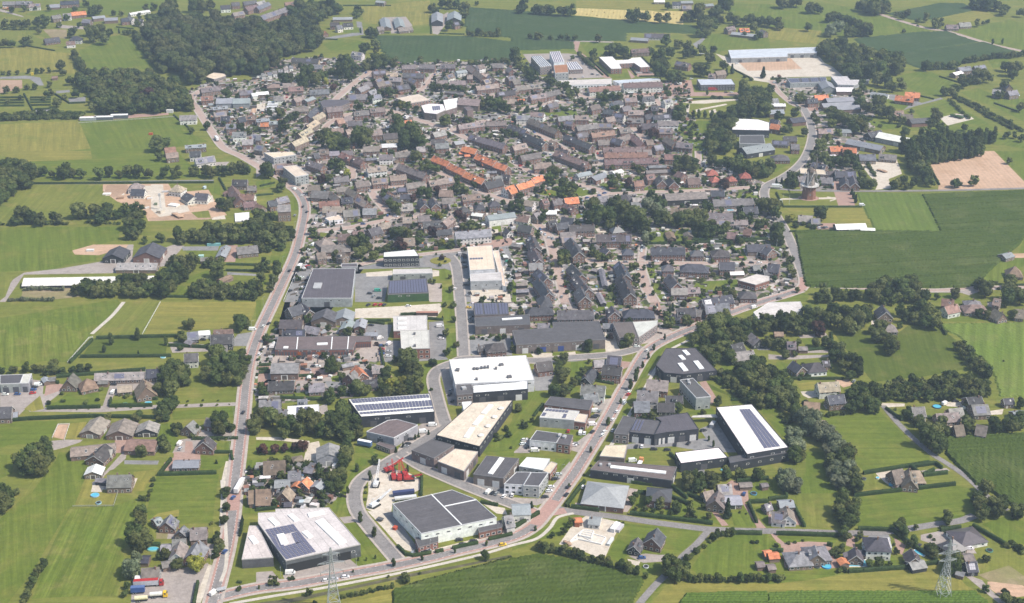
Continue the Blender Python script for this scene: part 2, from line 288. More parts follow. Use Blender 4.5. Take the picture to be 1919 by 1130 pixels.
HAZE = 0.00013
SURVEY = '''
@A0
H 20 12 110 10 gb; 120 8 240 10 gb; 215 30 300 25 gw; 365 35 445 30 lb 14 3; 450 10 590 2 dr 12 5; 530 92 640 82 or 12 4; 385 118 450 108 gb; 470 103 530 98 gw
H 690 125 780 115 lb 10 4; 780 135 880 130 lb 12 4; 620 142 680 147 gb; 905 138 960 132 dr; 960 123 1000 133 gw; 1010 142 1070 142 dw; 968 97 1115 74 ww 8 3
H 1285 185 1400 185 br 12 9; 1415 175 1445 180 bw 8 9; 1650 42 1720 37 dw 10 5; 1740 97 1820 82 gr; 1835 57 1917 32 rr 10 5; 1820 12 1917 2 dr; 1730 20 1790 15 dr
H 330 292 440 277 dr 10 3; 495 312 560 307 rw 8 4; 520 268 610 268 dwh 10 5; 390 572 430 570 rb 7 2.5
H 1500 662 1650 642 bb; 1505 722 1590 717 rr; 1620 738 1740 735 lg 16 5; 1745 738 1870 735 lg 16 5; 1590 802 1700 792 lb; 1600 842 1690 832 gr; 1655 872 1720 872 dr; 1780 882 1830 872 dr
H 1840 862 1910 862 br; 1345 865 1470 860 gw 9 5; 1740 990 1840 985 gw; 1810 1048 1890 1043 gr; 1890 1005 1925 1005 gw; 1385 1088 1540 1078 lb; 1230 1108 1310 1098 rb; 1880 700 1917 695 ww 10 4
H 1790 680 1890 672 br; 1690 930 1760 925 gb; 1560 775 1590 772 lb 6 3
T b 40 175 35, 100 170 35, 150 175 25, 200 165 35, 270 165 40, 340 165 40, 690 70 45, 745 65 35, 590 185 22, 665 220 50, 740 230 50, 800 240 36, 760 285 48, 700 262 50, 30 320 36, 85 325 30, 175 310 36, 220 300 33, 455 490 42
T b 1265 30 45, 1300 25 40, 1450 40 50, 1510 40 50, 1570 25 46, 540 240 40, 440 180 25, 470 540 28, 520 600 36, 370 630 25, 430 765 38, 1170 1075 60, 1245 1055 58, 1550 940 33, 1430 972 28, 1730 955 33, 1690 690 50, 1860 980 30
T b 25 540 20, 70 545 20, 130 540 18, 215 530 20, 275 530 22, 320 525 22, 365 525 20, 45 670 30, 120 665 28, 200 645 25, 260 645 25, 285 230 25, 965 235 25, 930 235 20, 1910 960 25
T c 890 232 11, 835 232 14
T b 60 760 22, 150 730 20, 330 735 20, 345 700 26, 380 690 24, 300 840 28, 480 720 24, 560 700 34, 200 860 30, 120 870 30, 30 870 32, 500 130 24, 440 130 22, 320 130 22, 850 95 22, 905 100 22, 1030 170 26, 1090 60 30, 1150 50 30, 1040 120 24, 360 60 22, 180 60 24, 90 70 24, 260 55 20, 560 60 22, 620 90 18, 480 25 24, 640 25 28
R b 26 1010 250 1060 330 1120 410 1180 480 1230 530
R b 26 545 390 575 440 600 480 620 515
R s 14 0 215 130 218 280 215
W b 40 590 560 640 530 760 510 960 500 1150 535 1300 590 1420 720 1440 820 1260 815 1200 835 900 845 700 850 700 700 560 660
W s 24 0 905 0 850 200 830 400 820 620 830 620 890 300 895
T u 975 690 55, 1110 695 55, 860 640 45, 900 660 35
W f 50 1100 115 1220 85 1400 85 1640 112 1930 135 1930 540 1720 560 1640 520 1560 540 1500 610 1420 620 1300 540 1220 470 1130 330 1095 270 1085 190
K 40 0 728 180 726; 0 748 180 746; 0 768 180 766; 0 790 180 788; 225 728 380 726; 225 746 380 744; 225 764 380 762; 225 785 380 783; 180 700 250 830; 410 700 520 770; 260 815 380 812; 520 770 640 765
K 30 180 338 410 378; 870 200 1000 215; 1300 860 1420 960
G m 0 235 210 230 340 280 110 320 0 310
G v 0 355 200 345 400 385 530 400 560 550 400 545 0 540
G l 590 380 820 275 900 265 1000 290 1170 530 960 505 800 545 640 500
G l 180 105 420 60 700 0 1230 0 1220 70 1000 110 640 120 300 130
G n 0 598 165 598 168 660 0 700
G w 0 575 200 565 300 580 330 640 290 640 220 590 0 590
G d 320 220 500 220 500 290 380 280
G l 850 205 1010 195 1000 215 860 230
G w 260 815 370 805 390 860 280 870; 420 680 520 672 525 690 420 700; 510 735 640 725 640 760 520 765
G k 570 870 1260 845 1265 860 600 915
G p 0 65 170 120 180 130 0 85; 420 180 500 190 640 200 640 220 440 210
G s 1900 760 1917 760 1930 850 1880 840
G v 0 930 590 905 690 915 700 1130 0 1140
G l 590 905 1310 872 1450 1010 1560 1060 1380 1090 1240 1120 690 1140
@A1
H 0 52 90 12 gr 9 5; 30 118 240 48 gr 11 5; 0 18 60 2 gr; 215 18 290 12 rr; 555 168 620 168 dr; 600 192 640 187 gw; 650 174 720 169 dw 9 4; 430 215 520 238 or 9 3; 575 130 720 128 lb 10 3
H 960 130 975 198 lb 13 3; 1060 130 1080 192 lb 13 3; 1060 208 1165 198 bb 12 3; 905 203 950 198 bb; 1355 88 1355 150 ld 15 5; 1485 82 1480 132 ld 19 5; 1475 168 1515 162 dr; 900 3 965 8 lb
H 270 432 470 442 dy 9 6; 360 478 500 486 gy 9 4; 80 628 175 623 bbh 14 3; 200 624 280 622 gb; 240 652 350 647 rb; 400 674 545 668 gb 9 3; 280 735 350 718 br; 360 745 425 722 lr; 130 724 200 718 gw; 0 690 90 685 wb 9 3.5
H 720 385 800 395 gw; 40 550 70 548 gw 6 4; 85 540 115 538 gw 6 4; 125 530 155 528 gw 6 4; 165 520 195 518 gw 6 4; 205 503 235 500 gw 6 4; 245 492 270 489 gw 6 4
H 525 805 640 795 br 12 7; 760 662 830 632 gr; 840 684 890 664 gr; 690 708 830 703 bb 11 4; 860 714 930 704 gw; 790 622 860 612 br; 870 533 970 523 dr; 975 545 1060 545 yy 10 3; 1090 488 1190 483 br; 1100 545 1260 550 dr 9 5
H 1225 480 1340 485 br; 1380 480 1490 480 br; 1495 533 1570 523 lw; 1590 485 1640 520 br; 1645 525 1705 570 br; 1655 490 1700 480 bw; 1770 475 1850 475 br; 1880 575 1930 565 br; 1420 563 1470 548 bw; 1350 604 1430 600 br; 1450 604 1570 604 br
H 1645 645 1810 625 br; 1800 692 1930 674 dr; 1830 745 1930 740 br; 1045 642 1135 627 dr 13 4; 1150 575 1205 603 br; 1520 735 1680 745 bb 20 6; 730 834 840 824 gr; 850 810 960 800 br; 1000 855 1080 855 br; 1110 903 1160 898 or; 1170 952 1230 962 or
H 640 884 700 864 br; 600 895 650 885 rr; 685 908 790 903 dr; 560 965 650 958 br; 670 972 720 963 br; 850 980 940 973 br; 950 1003 1060 993 dy 10 4; 940 1078 1050 1073 wr 10 5; 800 1098 920 1093 br 8.5 5
H 420 880 495 838 yb; 375 940 450 892 yb; 315 1000 400 952 yb; 265 1065 370 1020 yb; 1320 993 1410 973 gr; 1310 1043 1410 1038 dr; 1480 1060 1550 1050 lb 9 4; 1510 933 1700 908 br n6; 1720 908 1870 903 br n5; 1605 1005 1865 1080 br n8; 1550 1092 1655 1118 or
H 0 893 95 884 lb; 35 918 95 918 ob 7 3; 100 908 200 908 lb; 0 1012 35 1012 gb; 0 1083 60 1092 gb; 290 805 390 800 bb 8 3; 1420 680 1560 700 gb 5 2.6; 1150 870 1120 860 wb; 970 940 1030 935 wb 6 3; 1060 1140 1130 1120 br; 470 1120 540 1115 br; 640 1130 720 1125 br; 1200 1100 1260 1095 gr; 380 860 440 800 dr; 700 1030 760 1028 br; 1340 1075 1440 1070 gr
H 1740 560 1800 600 br; 1580 560 1620 560 br; 1890 500 1917 520 br; 1700 600 1740 590 br; 900 620 1000 600 br; 1000 575 1090 580 gb; 940 655 1020 650 dr; 890 600 930 580 br
T b 505 1000 65, 590 1040 75, 650 1070 60, 560 1070 60, 790 1005 60, 820 1040 60, 750 1035 60, 1160 1020 75, 1215 1050 65, 1110 1060 60, 1060 930 56, 1410 890 52, 1590 890 38, 1700 760 48, 1750 770 48, 1800 780 48, 1850 790 45, 1880 810 40
T b 850 230 45, 880 250 36, 800 345 52, 890 330 38, 900 370 30, 1225 450 30, 900 460 55, 960 450 55, 1030 470 45, 830 480 45, 640 450 45, 690 480 50, 640 520 60, 720 500 40, 700 570 45, 380 560 55, 440 590 50, 500 560 45, 340 610 50, 560 540 40, 760 520 35, 760 790 40, 200 590 45, 250 580 35, 180 840 45, 210 930 48, 300 860 35, 250 880 35
T u 583 650 36
T y 525 615 24, 65 470 40, 1090 790 30
T b 1080 780 32, 1130 790 34, 1040 780 26, 1320 640 30, 1370 650 32, 1420 650 32, 1470 655 30, 1520 660 30, 1560 660 26, 760 70 34, 740 100 34, 780 95 30, 1320 50 40, 1345 90 30, 1400 20 40, 1450 25 40, 1500 20 40, 1555 50 45, 1555 90 40, 1440 190 38, 1535 180 25, 1650 20 18, 860 740 30, 930 690 32, 1000 690 40
R b 24 1590 245 1700 245 1770 250 1850 250
R b 20 1600 470 1740 465 1850 455 1917 455
W f 50 -10 130 60 150 240 130 420 170 490 240 500 320 420 370 300 390 200 420 120 500 20 560 -10 560
W b 42 270 40 330 0 560 20 700 30 720 70 560 110 500 150 440 190 380 180 280 140 250 90
K 20 650 40 1010 40; 890 245 1000 245; 780 210 785 245; 1310 130 1310 250; 1370 250 1560 255; 500 290 610 295
G c 885 265 1300 262 1580 270 1930 310 1930 440 1600 440 1080 470 940 380 920 290
G c 1560 50 1930 75 1930 280 1850 270 1580 240 1565 150
G v 780 50 1300 0 1300 180 1180 190 1100 120 940 130 900 180 810 170
G l 500 330 640 290 760 300 860 330 740 390 640 390 560 380
G p 1310 150 1440 90 1420 180 1360 260 1320 250
G p 940 130 1120 125 1170 190 1050 250 1010 250 1000 195 940 195
G l 1050 205 1310 195 1310 248 1060 250
G w 750 160 790 165 805 260 500 300 500 285 760 240
G l 640 210 770 205 775 245 650 248
G x 600 740 820 530 865 530 640 735
G x 0 780 70 770 60 850 0 850
G w 1270 705 1510 715 1480 740 1350 760
G w 1620 870 1830 850 1800 890 1640 890
G p 1140 590 1330 570 1350 555 1300 660 1220 690
S 6 860 530 730 625 600 740 560 830; 560 1000 520 950 620 880 720 850 970 825 1110 865 1300 925 1440 965 1560 950 1720 900
S 5 1220 690 1300 600 1340 550 1400 540; 1400 690 1560 690 1720 715 1800 710; 1440 965 1560 1030 1640 1060; 180 700 250 660 300 610; 200 760 240 710; 1700 550 1740 620 1830 650
@A2
H 20 645 200 625 br n5; 0 663 30 655 br; 130 715 250 695 br; 250 693 350 670 br; 40 745 90 740 ob 5 2.5; 0 603 50 593 br; 580 795 650 780 br; 745 762 815 747 dw; 840 733 930 728 br; 980 724 1060 719 dw; 1130 748 1190 738 gw; 1040 793 1090 793 dr
H 870 825 980 825 br; 690 815 760 825 dr; 760 845 840 855 dw; 340 873 450 863 gr; 140 835 240 845 bw; 30 863 130 863 gw; 470 863 570 863 br; 130 885 345 972 br n7; -20 930 110 975 dr n4; 100 995 250 1065 dr n5; 405 1005 600 1085 dr n6; 480 943 640 923 gb
H 590 995 760 975 rr n5; 640 923 750 923 br; 780 1033 870 1003 br; 900 1000 985 1070 rr; 970 925 1090 925 dr 10 5; 860 884 980 884 br; 800 963 880 953 br; 1090 963 1200 963 br; 1060 863 1180 853 dw; 1090 905 1240 905 gw; 1150 1020 1225 1065 br; 1230 1064 1350 1074 br
H 680 1105 990 1098 rr n8; 570 655 800 640 rw 12 5; 830 622 1120 612 rw 13 6; 1645 238 1830 258 lb 10 3; 1600 205 1660 195 bb; 1700 213 1735 211 ob; 1740 213 1770 211 ob; 1860 220 1900 232 gb; 1060 2 1140 2 wb 8 3; 1200 14 1260 14 dw; 1270 42 1340 42 gb 12 3; 1420 32 1500 27 lb 10 3; 1260 8 1350 6 lb 10 3
H 890 280 1020 288 lb 10 3; 990 250 1180 254 dw 10 3; 890 368 1020 362 rb; 1230 455 1330 473 br 9 5; 1520 534 1590 524 bb; 1475 548 1520 553 bb; 1720 1105 1930 1072 ld 18 5; 820 800 880 790 br; 990 860 1050 850 dr; 750 1030 830 1050 dr; 640 1050 720 1045 br; 480 1000 560 985 br; 280 1050 330 1060 br; 0 1090 100 1070 br; 1280 930 1300 930 gb 5 2.5; 260 780 330 760 br
H 930 1125 1040 1120 br; 1060 1090 1120 1080 gr; 400 900 460 910 br; 560 930 600 920 br; 1000 1050 1050 1045 br; 700 880 760 870 br; 1180 800 1220 790 br; 330 1110 420 1125 dr
T b 720 390 45, 770 360 52, 830 380 50, 860 420 36, 610 400 36, 610 425 30, 930 390 25, 1040 380 30, 1100 430 60, 1130 480 60, 1110 540 60, 1180 390 45, 1190 560 50, 1260 560 48, 1320 350 45, 1250 320 40, 1350 390 36, 1140 300 45, 1300 400 36, 1420 370 40, 1510 370 32, 1480 430 45, 1400 520 50, 1450 530 45, 1580 490 36, 1060 460 40
T b 200 260 36, 130 272 22, 285 275 25, 360 275 25, 410 278 25, 470 280 25, 645 285 32, 90 30 45, 60 60 40, 180 60 45, 240 65 45, 300 75 40, 380 70 50, 440 75 45, 880 110 42, 940 105 45, 1000 110 45, 920 130 40, 1085 135 38, 1150 130 38, 1165 45 28, 1295 130 38, 1340 120 42, 1390 100 55, 1430 150 55, 1450 210 60, 1400 230 45, 1510 110 50, 1530 70 50, 1550 140 40, 1500 180 45
T b 1640 130 42, 1690 150 45, 1740 150 40, 1800 150 45, 1860 160 40, 1905 160 30, 1810 200 36, 1740 255 22, 1840 262 36, 1580 30 60, 1620 10 40
T b 430 690 40, 400 650 40, 300 610 36, 270 600 30, 350 640 30, 660 710 34, 700 700 36, 750 710 38, 800 720 34, 690 740 34, 1165 700 32, 1250 670 22, 1295 680 18, 515 760 36, 1260 820 50, 1270 870 45, 1240 850 40, 1080 720 18, 130 560 42, 90 510 38, 50 480 32, 20 400 50, 40 450 40, 170 570 36, 45 815 24, 450 430 20, 480 680 30
T p 1355 850 20, 1395 850 20, 1442 850 20, 1495 855 20, 1460 690 12
T c 1880 545 26, 1645 520 20, 1605 540 18
T u 1010 850 30, 870 915 30, 1050 1000 34, 960 970 24, 1050 1010 30, 1080 1010 26
T s 1240 725 22, 1530 725 26, 1560 730 24, 1670 720 22, 1740 570 24, 1790 590 22, 1380 1000 20, 1440 1005 20, 1500 720 20
R s 24 240 820 330 820 460 805
R b 18 500 400 560 460 620 500
W b 42 1730 640 1920 640 1930 870 1800 880 1650 870 1640 790 1720 770
W b 42 1540 820 1640 800 1655 880 1630 1140 1450 1140 1490 1000 1500 920
K 30 970 425 1090 545; 880 500 930 560; 950 570 1080 568; 580 440 720 570; 490 390 680 560; 1240 740 1690 735; 1640 510 1800 590
G c -10 80 160 85 500 120 1380 190 1380 250 1200 240 850 240 840 300 500 300 130 285 0 290
G c -10 275 150 285 460 310 450 360 60 370 -10 380
G l 60 370 450 358 480 385 280 395 80 405
G a 480 60 860 75 1100 80 1280 85 1280 185 1130 175 840 165 600 125 470 115
G v 480 0 1060 5 1140 30 1140 95 1000 75 480 55
G l 500 315 750 318 690 410 560 400
G l 1640 25 1930 30 1930 150 1760 170 1600 160
G l 1440 250 1640 250 1920 270 1930 360 1620 365 1520 400 1400 340
G p 80 405 280 400 420 400 500 410 690 580 460 590 330 560 150 500
G k 460 310 510 305 490 380 540 410 740 585 690 585 500 410 455 360
G p 430 300 760 312 755 320 430 310
G l 740 545 860 545 880 580 750 590
G k 860 515 920 575 890 590; 880 530 1000 520 1090 565 940 575
G k 1140 605 1340 600 1360 690 1700 690 1690 720 1200 720 850 730 850 700 1150 690
G m 1200 745 1680 740 1620 800 1480 850 1330 860 1290 790
G x 1265 765 1420 750 1690 735 1690 750 1450 775 1330 775; 1300 790 1330 780 1320 860 1305 860; 1370 820 1600 775 1610 785 1430 820 1380 840; 1470 830 1520 815 1530 840 1480 850
G l 1180 960 1300 905 1500 905 1480 1030 1300 1030
G l 200 800 330 790 480 830 490 870 290 880 200 830
G s 1680 450 1930 435 1930 525 1760 530
G x 1520 400 1680 450 1760 530 1930 525 1930 620 1800 600 1640 500
G l 1300 1040 1480 1035 1450 1140 1290 1140
G w 1350 330 1430 280 1445 290 1380 360
S 5 480 700 620 740 850 720 1200 730; 1060 730 1120 800 1130 840; 30 830 140 800 300 770 460 770; 760 960 900 960 1000 1060 1050 1130; 170 990 300 1060 420 1130; 1340 1035 1480 1035
@A3
H 1330 185 1420 185 bb 10 3; 1425 170 1510 165 gb 10 3; 425 600 455 645 lg 15 5; 505 655 635 655 wb 13 4; 430 735 630 725 ld 13 4; 400 775 650 760 lb 12 4; 510 795 680 785 lb 12 4; 345 714 445 709 ob 9 4; 290 740 365 735 dr; 955 712 1090 728 or 10 4; 1025 688 1135 695 or 10 4; 770 688 900 704 lw 9 3
H 1055 890 1210 880 dr 14 4; 985 855 1080 855 bb 9 3; 940 829 1010 829 bb 9 3; 1380 545 1440 530 wb 9 4; 1420 505 1510 495 gb; 1540 495 1620 485 gb; 1680 668 1740 673 gb; 1790 683 1860 673 gb; 0 825 110 820 lb 12 4; 160 885 260 875 dr 14 4; 20 925 90 935 or 9 5; 25 775 125 775 wb; 5 740 70 735 gw
H 375 963 480 963 bb; 515 968 615 968 lb 10 4; 745 993 840 973 dd 12 4; 830 988 1140 1050 wg 16 5; 600 1040 860 1092 lb 14 4; 460 1098 550 1093 or; 560 1103 660 1108 or; 1760 610 1810 640 db 8 4; 1490 560 1560 540 db 8 4; 30 1050 150 1055 db 8 3; 20 890 80 900 dr; 115 1020 210 1020 db; 170 1080 230 1080 br; 640 930 700 925 gb 6 3
T b 345 45 48, 310 60 40, 385 70 32, 60 165 42, 20 160 42, 85 190 34, 305 200 34, 960 100 26, 1040 100 32, 1000 120 26, 1120 150 26, 1185 130 36, 1240 170 38, 1285 170 36, 1015 228 18, 1725 40 42, 1750 80 36, 1780 70 36, 1890 90 36, 1560 170 28, 1610 172 16, 1640 160 18, 230 730 42, 270 740 32, 20 660 36, 80 860 42, 200 840 45, 340 860 28, 360 900 30
T b 460 830 45, 500 880 50, 560 890 55, 620 910 50, 690 900 60, 700 940 60, 640 950 52, 660 690 45, 700 640 45, 690 760 50, 740 800 50, 800 760 48, 840 790 50, 890 830 50, 820 830 45, 930 640 50, 990 630 45, 820 590 50, 880 600 55, 930 880 40, 1000 890 36, 1250 880 50, 1290 940 40, 1220 920 40, 1470 950 28, 1320 680 38, 1370 680 34, 1410 660 34
T b 1780 480 50, 1830 520 50, 1880 500 45, 1830 560 40, 1580 560 60, 1640 570 45, 1460 600 45, 1480 620 40, 1520 590 40, 1770 630 40, 1890 800 36, 1730 700 36, 1030 985 40, 1160 985 36, 1785 1010 30, 1840 1010 25, 1890 1030 30, 120 970 36, 270 985 34, 430 1040 45, 390 1090 50, 520 1000 34, 160 960 30
T y 475 920 36, 765 470 40
T p 1680 310 13, 1752 310 11
T s 1075 830 24, 980 940 26, 840 940 22, 1720 690 28
R b 36 450 130 520 110 590 140 660 170 710 200 760 240
R b 34 590 240 660 235 740 245
R b 30 1170 500 1240 490 1300 485 1360 490 1410 480
R b 24 1480 450 1600 430 1700 410 1830 410 1913 395
R s 22 1380 700 1460 740 1530 770 1620 820 1700 860 1780 900 1860 950 1913 980
R s 20 1400 730 1480 770 1560 810 1650 870 1740 910 1830 960
R s 20 1500 880 1350 740
W b 44 360 310 450 270 560 300 740 350 770 420 860 360 990 430 1080 530 900 560 740 585 600 575 480 470 380 390
W w 40 430 200 540 170 560 230 460 260
W b 44 570 40 700 0 900 0 930 60 800 100 700 60
W b 40 1500 0 1680 0 1690 50 1560 50
W b 40 0 0 270 0 220 30 100 35
W p 24 980 1060 1100 1010 1400 990 1690 975 1710 1060 1500 1120 1300 1150 1000 1150
K 30 480 850 760 930; 1130 715 1240 740; 1280 570 1440 620; 1690 770 1860 830; 20 590 130 585
G l 0 40 280 40 480 30 840 100 1040 170 1300 220 1140 240 640 280 420 250 0 260
G v 0 200 400 230 360 330 0 290
G c 640 285 1140 235 1340 230 1560 310 980 400 800 370 700 330
G c 980 400 1600 310 1900 400 1700 430 1400 480 1160 510 1050 480
G v 1270 120 1580 75 1720 120 1560 160 1420 170
G c 880 100 1280 20 1450 20 1560 70 1270 130 1120 150
G l 1380 220 1800 150 1930 180 1930 380 1800 350 1600 300
G l 950 580 1100 535 1220 540 1400 620 1290 720 1140 700 1040 650
G s 0 435 150 430 185 440 252 515 0 530
G x 150 420 375 418 420 470 480 500 560 570 0 580 0 530 252 515
G l 880 740 1060 790 1010 815 920 810
G w 740 690 960 710 1150 770 1290 730 1310 740 1080 800 1010 825 1050 790 880 735
G l 1100 830 1310 745 1420 800 1640 920 1740 1010 1913 1060 1913 1110 1700 1080 1300 1000 1200 990 1130 870
G x 1280 880 1400 850 1500 860 1540 890 1340 940
G l 700 870 900 890 1000 960 860 970 760 930
G l 1440 690 1560 660 1760 730 1913 740 1913 910 1700 800 1520 740
G l 1640 450 1800 430 1780 500 1680 510
G p 20 600 130 600 480 650 480 700 350 690 60 640
G k 250 795 360 795 370 825 290 830
G p 580 850 780 840 790 860 640 875; 640 1010 820 1020 830 1060 700 1040
S 5 830 105 1000 160 1200 215 1340 235 1560 300 1700 340 1910 385
S 5 20 600 70 680 170 770 240 800
@B0
H 960 238 1070 235 gwh 11 4; 985 285 1085 288 dw 10 3; 1280 245 1370 255 ywh 11 5; 1395 312 1448 345 dw 12 3; 1465 315 1560 320 dw 10 4; 840 775 895 712 dd 17 4; 1090 760 1145 685 dr 22 4; 880 838 1180 838 ab 14 3; 180 952 1150 935 wd 15 2.5; 1650 780 1690 705 lb 8 3; 1770 720 1925 705 gb 13 3.5
H 1735 258 1800 360 rr 11 3; 1800 320 1905 325 rw 9 3; 1740 215 1850 215 db 10 4; 1850 262 1917 260 gb 7 3; 1240 18 1330 8 bb; 1460 55 1600 35 gw 10 4; 1640 960 1720 925 tb 7 2.5; 1420 5 1500 2 dw; 1820 385 1917 375 rb 8 3; 1500 800 1560 795 gb 7 2.5; 1690 300 1700 310 rb 6 2.5
T b 320 150 40, 385 170 30, 470 145 62, 540 160 36, 605 170 38, 740 165 48, 815 160 35, 890 170 35, 955 145 48, 1030 150 50, 1105 165 40, 1230 155 46, 1320 155 46, 1455 140 45, 1530 150 45, 1580 160 45, 1640 140 42, 1690 145 40, 1740 130 45, 1810 110 52, 1840 130 40, 260 160 36
T b 110 510 45, 160 480 60, 230 480 60, 290 510 50, 400 490 45, 430 510 40, 580 440 62, 620 460 45, 720 440 62, 790 450 62, 750 500 50, 880 460 45, 940 440 50, 1000 430 50, 1050 450 48, 1000 500 70, 950 540 55, 1040 550 55, 980 600 55, 1010 620 45, 1205 650 38, 1080 665 28, 1660 390 50, 1700 400 45, 1740 370 34, 1620 890 58, 1640 930 40, 1190 35 36
W b 52 -20 60 130 40 230 110 240 200 180 280 70 340 -20 420
W b 40 1290 660 1340 600 1600 545 1930 530 1930 680 1600 690 1300 690
W b 44 520 1020 620 955 900 940 1150 930 1250 830 1280 760 1470 770 1470 860 1330 1000 1250 1090 900 1090 560 1090
W b 36 1440 980 1560 960 1640 1000 1800 970 1930 950 1930 1110 1440 1100
W b 30 1500 830 1560 810 1660 800 1680 850 1520 870
R w 16 190 1030 260 1025 330 1025 400 1030 480 1030
R w 14 60 1112 140 1110 220 1108 300 1108 390 1112
R s 20 0 545 60 545; 340 540 520 540; 640 530 900 540
K 40 1690 845 1917 850; 1690 890 1917 895; 240 240 1600 232; 1240 1085 1450 1090; 1640 200 1690 290
G l 30 40 700 -20 1300 -20 1420 100 1580 200 700 222 250 225 200 130 50 50
G v -10 0 680 0 690 60 200 80 -10 30
G w 250 236 700 228 1600 215 1600 235 700 248 250 250
G m 0 470 210 255 760 250 870 370 840 420 660 430 470 460 300 520 0 530
G l 0 570 900 565 890 660 740 700 500 760 720 770 720 820 500 850 400 890 0 905
G m 1090 530 1660 515 1600 545 1330 600 1240 670 1060 660
G s 770 250 1260 245 1300 310 1560 290 1620 390 1700 480 1560 510 1110 525 1070 440 880 380 770 300
G x 780 290 930 290 930 330 790 335; 1130 250 1220 250 1240 420 1400 400 1420 450 1200 500 1130 440; 1080 260 1140 260 1140 340 1080 340; 1440 390 1590 330 1600 380 1480 410; 1580 500 1680 480 1690 510 1590 515
G n 800 255 950 252 965 285 900 335 850 350 780 310; 1110 505 1300 480 1450 470 1600 500 1560 512 1120 522; 1470 360 1540 400 1430 420
G m 1430 460 1560 445 1580 500 1480 500
G l 1530 240 1650 235 1650 330 1580 310
G s 540 745 700 700 960 700 960 720 740 780 560 775
G p 0 1090 100 960 180 910 450 880 740 830 900 800 960 700 1000 700 990 800 1190 740 1300 700 1380 710 1240 860 1180 870 1150 910 180 925 40 1130 0 1130
G l 1380 740 1640 750 1640 800 1500 800 1400 760
G w 1360 715 1640 712 1630 745 1370 745
G k 1700 705 1780 705 1760 830 1680 830
G l 1420 940 1560 890 1570 920 1480 980 1390 990
G d 170 1040 560 1020 600 1090 420 1110 160 1090
G l 1260 1080 1330 1010 1420 1010 1430 1070
G m 0 940 100 935 40 1090 0 1120
G w 1700 905 1917 920 1917 935 1700 925
G p 1560 85 1720 80 1690 110 1580 110
@B1
H 390 65 505 105 br n3; 430 18 465 12 dr; 140 104 280 94 br; 640 8 720 40 rr; 725 35 805 70 rr; 920 30 1020 25 bw; 1040 10 1150 4 br; 830 124 970 109 bw n4; 740 234 840 219 br; 865 209 980 199 br; 1000 184 1120 174 br; 1120 245 1255 225 br; 1070 95 1275 170 br n6; 1290 224 1470 194 br n4
H 1330 35 1450 82 or n5; 1450 92 1570 147 or n5; 1570 155 1712 212 or n6; 1655 20 1795 78 or n6; 1800 84 1885 114 or n3; 1520 8 1560 8 ob 5 2.4; 1560 28 1600 26 ob 5 2.4; 1640 68 1690 64 ob 5 2.4; 1690 94 1740 90 ob 5 2.4; 1710 235 1830 205 dr 11 4; 1860 275 1925 252 ow 9 5; 1375 290 1470 295 bb 10 3
H 1540 334 1680 319 br n4; 1390 354 1490 349 br; 1235 352 1260 400 dr 8 4; 1315 347 1345 395 dr 8 4; 1520 415 1590 405 drh 9 6; 1640 395 1700 390 drh 9 6; 1740 370 1820 364 drh 9 6; 690 275 765 315 br; 760 340 840 385 br; 420 294 545 304 bb 11 4; 385 259 475 254 br; 470 380 620 370 rr 9 3; 500 415 660 415 bb 9 3; 640 350 720 345 db
H 650 444 770 434 gb 10 3.5; 800 430 900 430 gb 9 3.5; 530 455 600 455 gb 8 3; 950 274 1005 305 br; 970 315 1090 375 br n3; 1070 400 1170 395 gb 10 3; 1080 324 1150 324 db 7 3; 150 354 232 335 gr 9 5; 90 374 150 364 dr; 160 405 255 400 gb 13 9; 910 545 1000 530 br; 1010 554 1090 550 bb; 1100 495 1165 495 bb; 1210 484 1295 479 br; 1250 530 1385 520 db
H 1395 530 1460 478 br; 840 585 925 565 db 13 3; 610 624 700 619 rb; 720 604 800 594 rb; 1730 484 1930 458 lw 11 6; 1490 606 1752 584 gw 10 6 n6; 1350 594 1460 584 db 7 3; 460 664 565 644 bbh 13 3; 490 706 705 700 bb 15 3.5; 450 764 515 754 bb; 620 750 670 765 bb; 870 694 975 690 bb 8 3; 1080 654 1185 650 tb 9 3; 1530 520 1600 560 gb 6 3; 1620 460 1700 470 wb 7 3
H 600 275 690 268 gb 7 3; 580 195 690 185 gb 9 3.5; 1050 275 1130 272 db 7 3; 1440 400 1500 390 gb 6 3; 1870 580 1900 600 dw 6 3; 990 40 1050 60 gb 6 2.6; 560 300 620 350 bb; 1770 190 1840 185 gb; 1840 175 1900 180 db; 820 55 900 50 gb 6 2.6; 540 5 620 0 gb 7 3; 0 395 50 410 rb 9 3; 1730 150 1800 150 gb 5 2.6; 1590 100 1640 95 gb 5 2.6
T b 90 150 52, 60 140 40, 195 240 48, 180 270 36, 540 200 36, 520 190 30, 600 80 45, 560 100 36, 640 110 36, 1190 35 50, 1260 100 45, 1340 120 50, 1300 110 40, 1500 210 32, 1500 250 30, 1550 290 45, 1240 300 45, 1290 320 34, 1060 430 48, 1020 410 36, 790 460 25, 425 590 36, 430 620 30, 180 590 75, 100 590 70, 240 610 55, 60 640 60, 130 660 60, 200 650 60, 30 480 60, 0 560 60, 100 500 50
T b 740 690 60, 800 680 60, 770 740 60, 830 720 40, 720 660 40, 1060 600 60, 1110 600 55, 1140 630 40, 1220 665 34, 1600 560 45, 1560 560 40, 1640 560 30, 960 330 45, 1000 380 34, 30 720 40, 190 710 34, 590 790 36, 350 740 24, 1460 700 30, 1360 690 30, 880 780 45, 910 740 36, 970 720 36, 1630 250 30, 680 190 30, 1010 690 30
T u 490 215 32, 1175 345 28, 1520 480 40, 1550 500 30, 1320 610 36, 1070 690 45, 1100 710 36, 1360 300 34
T y 1480 410 30, 1330 470 30, 1370 485 30, 1395 680 26, 1290 460 25, 600 20 24, 680 160 30, 1400 445 18
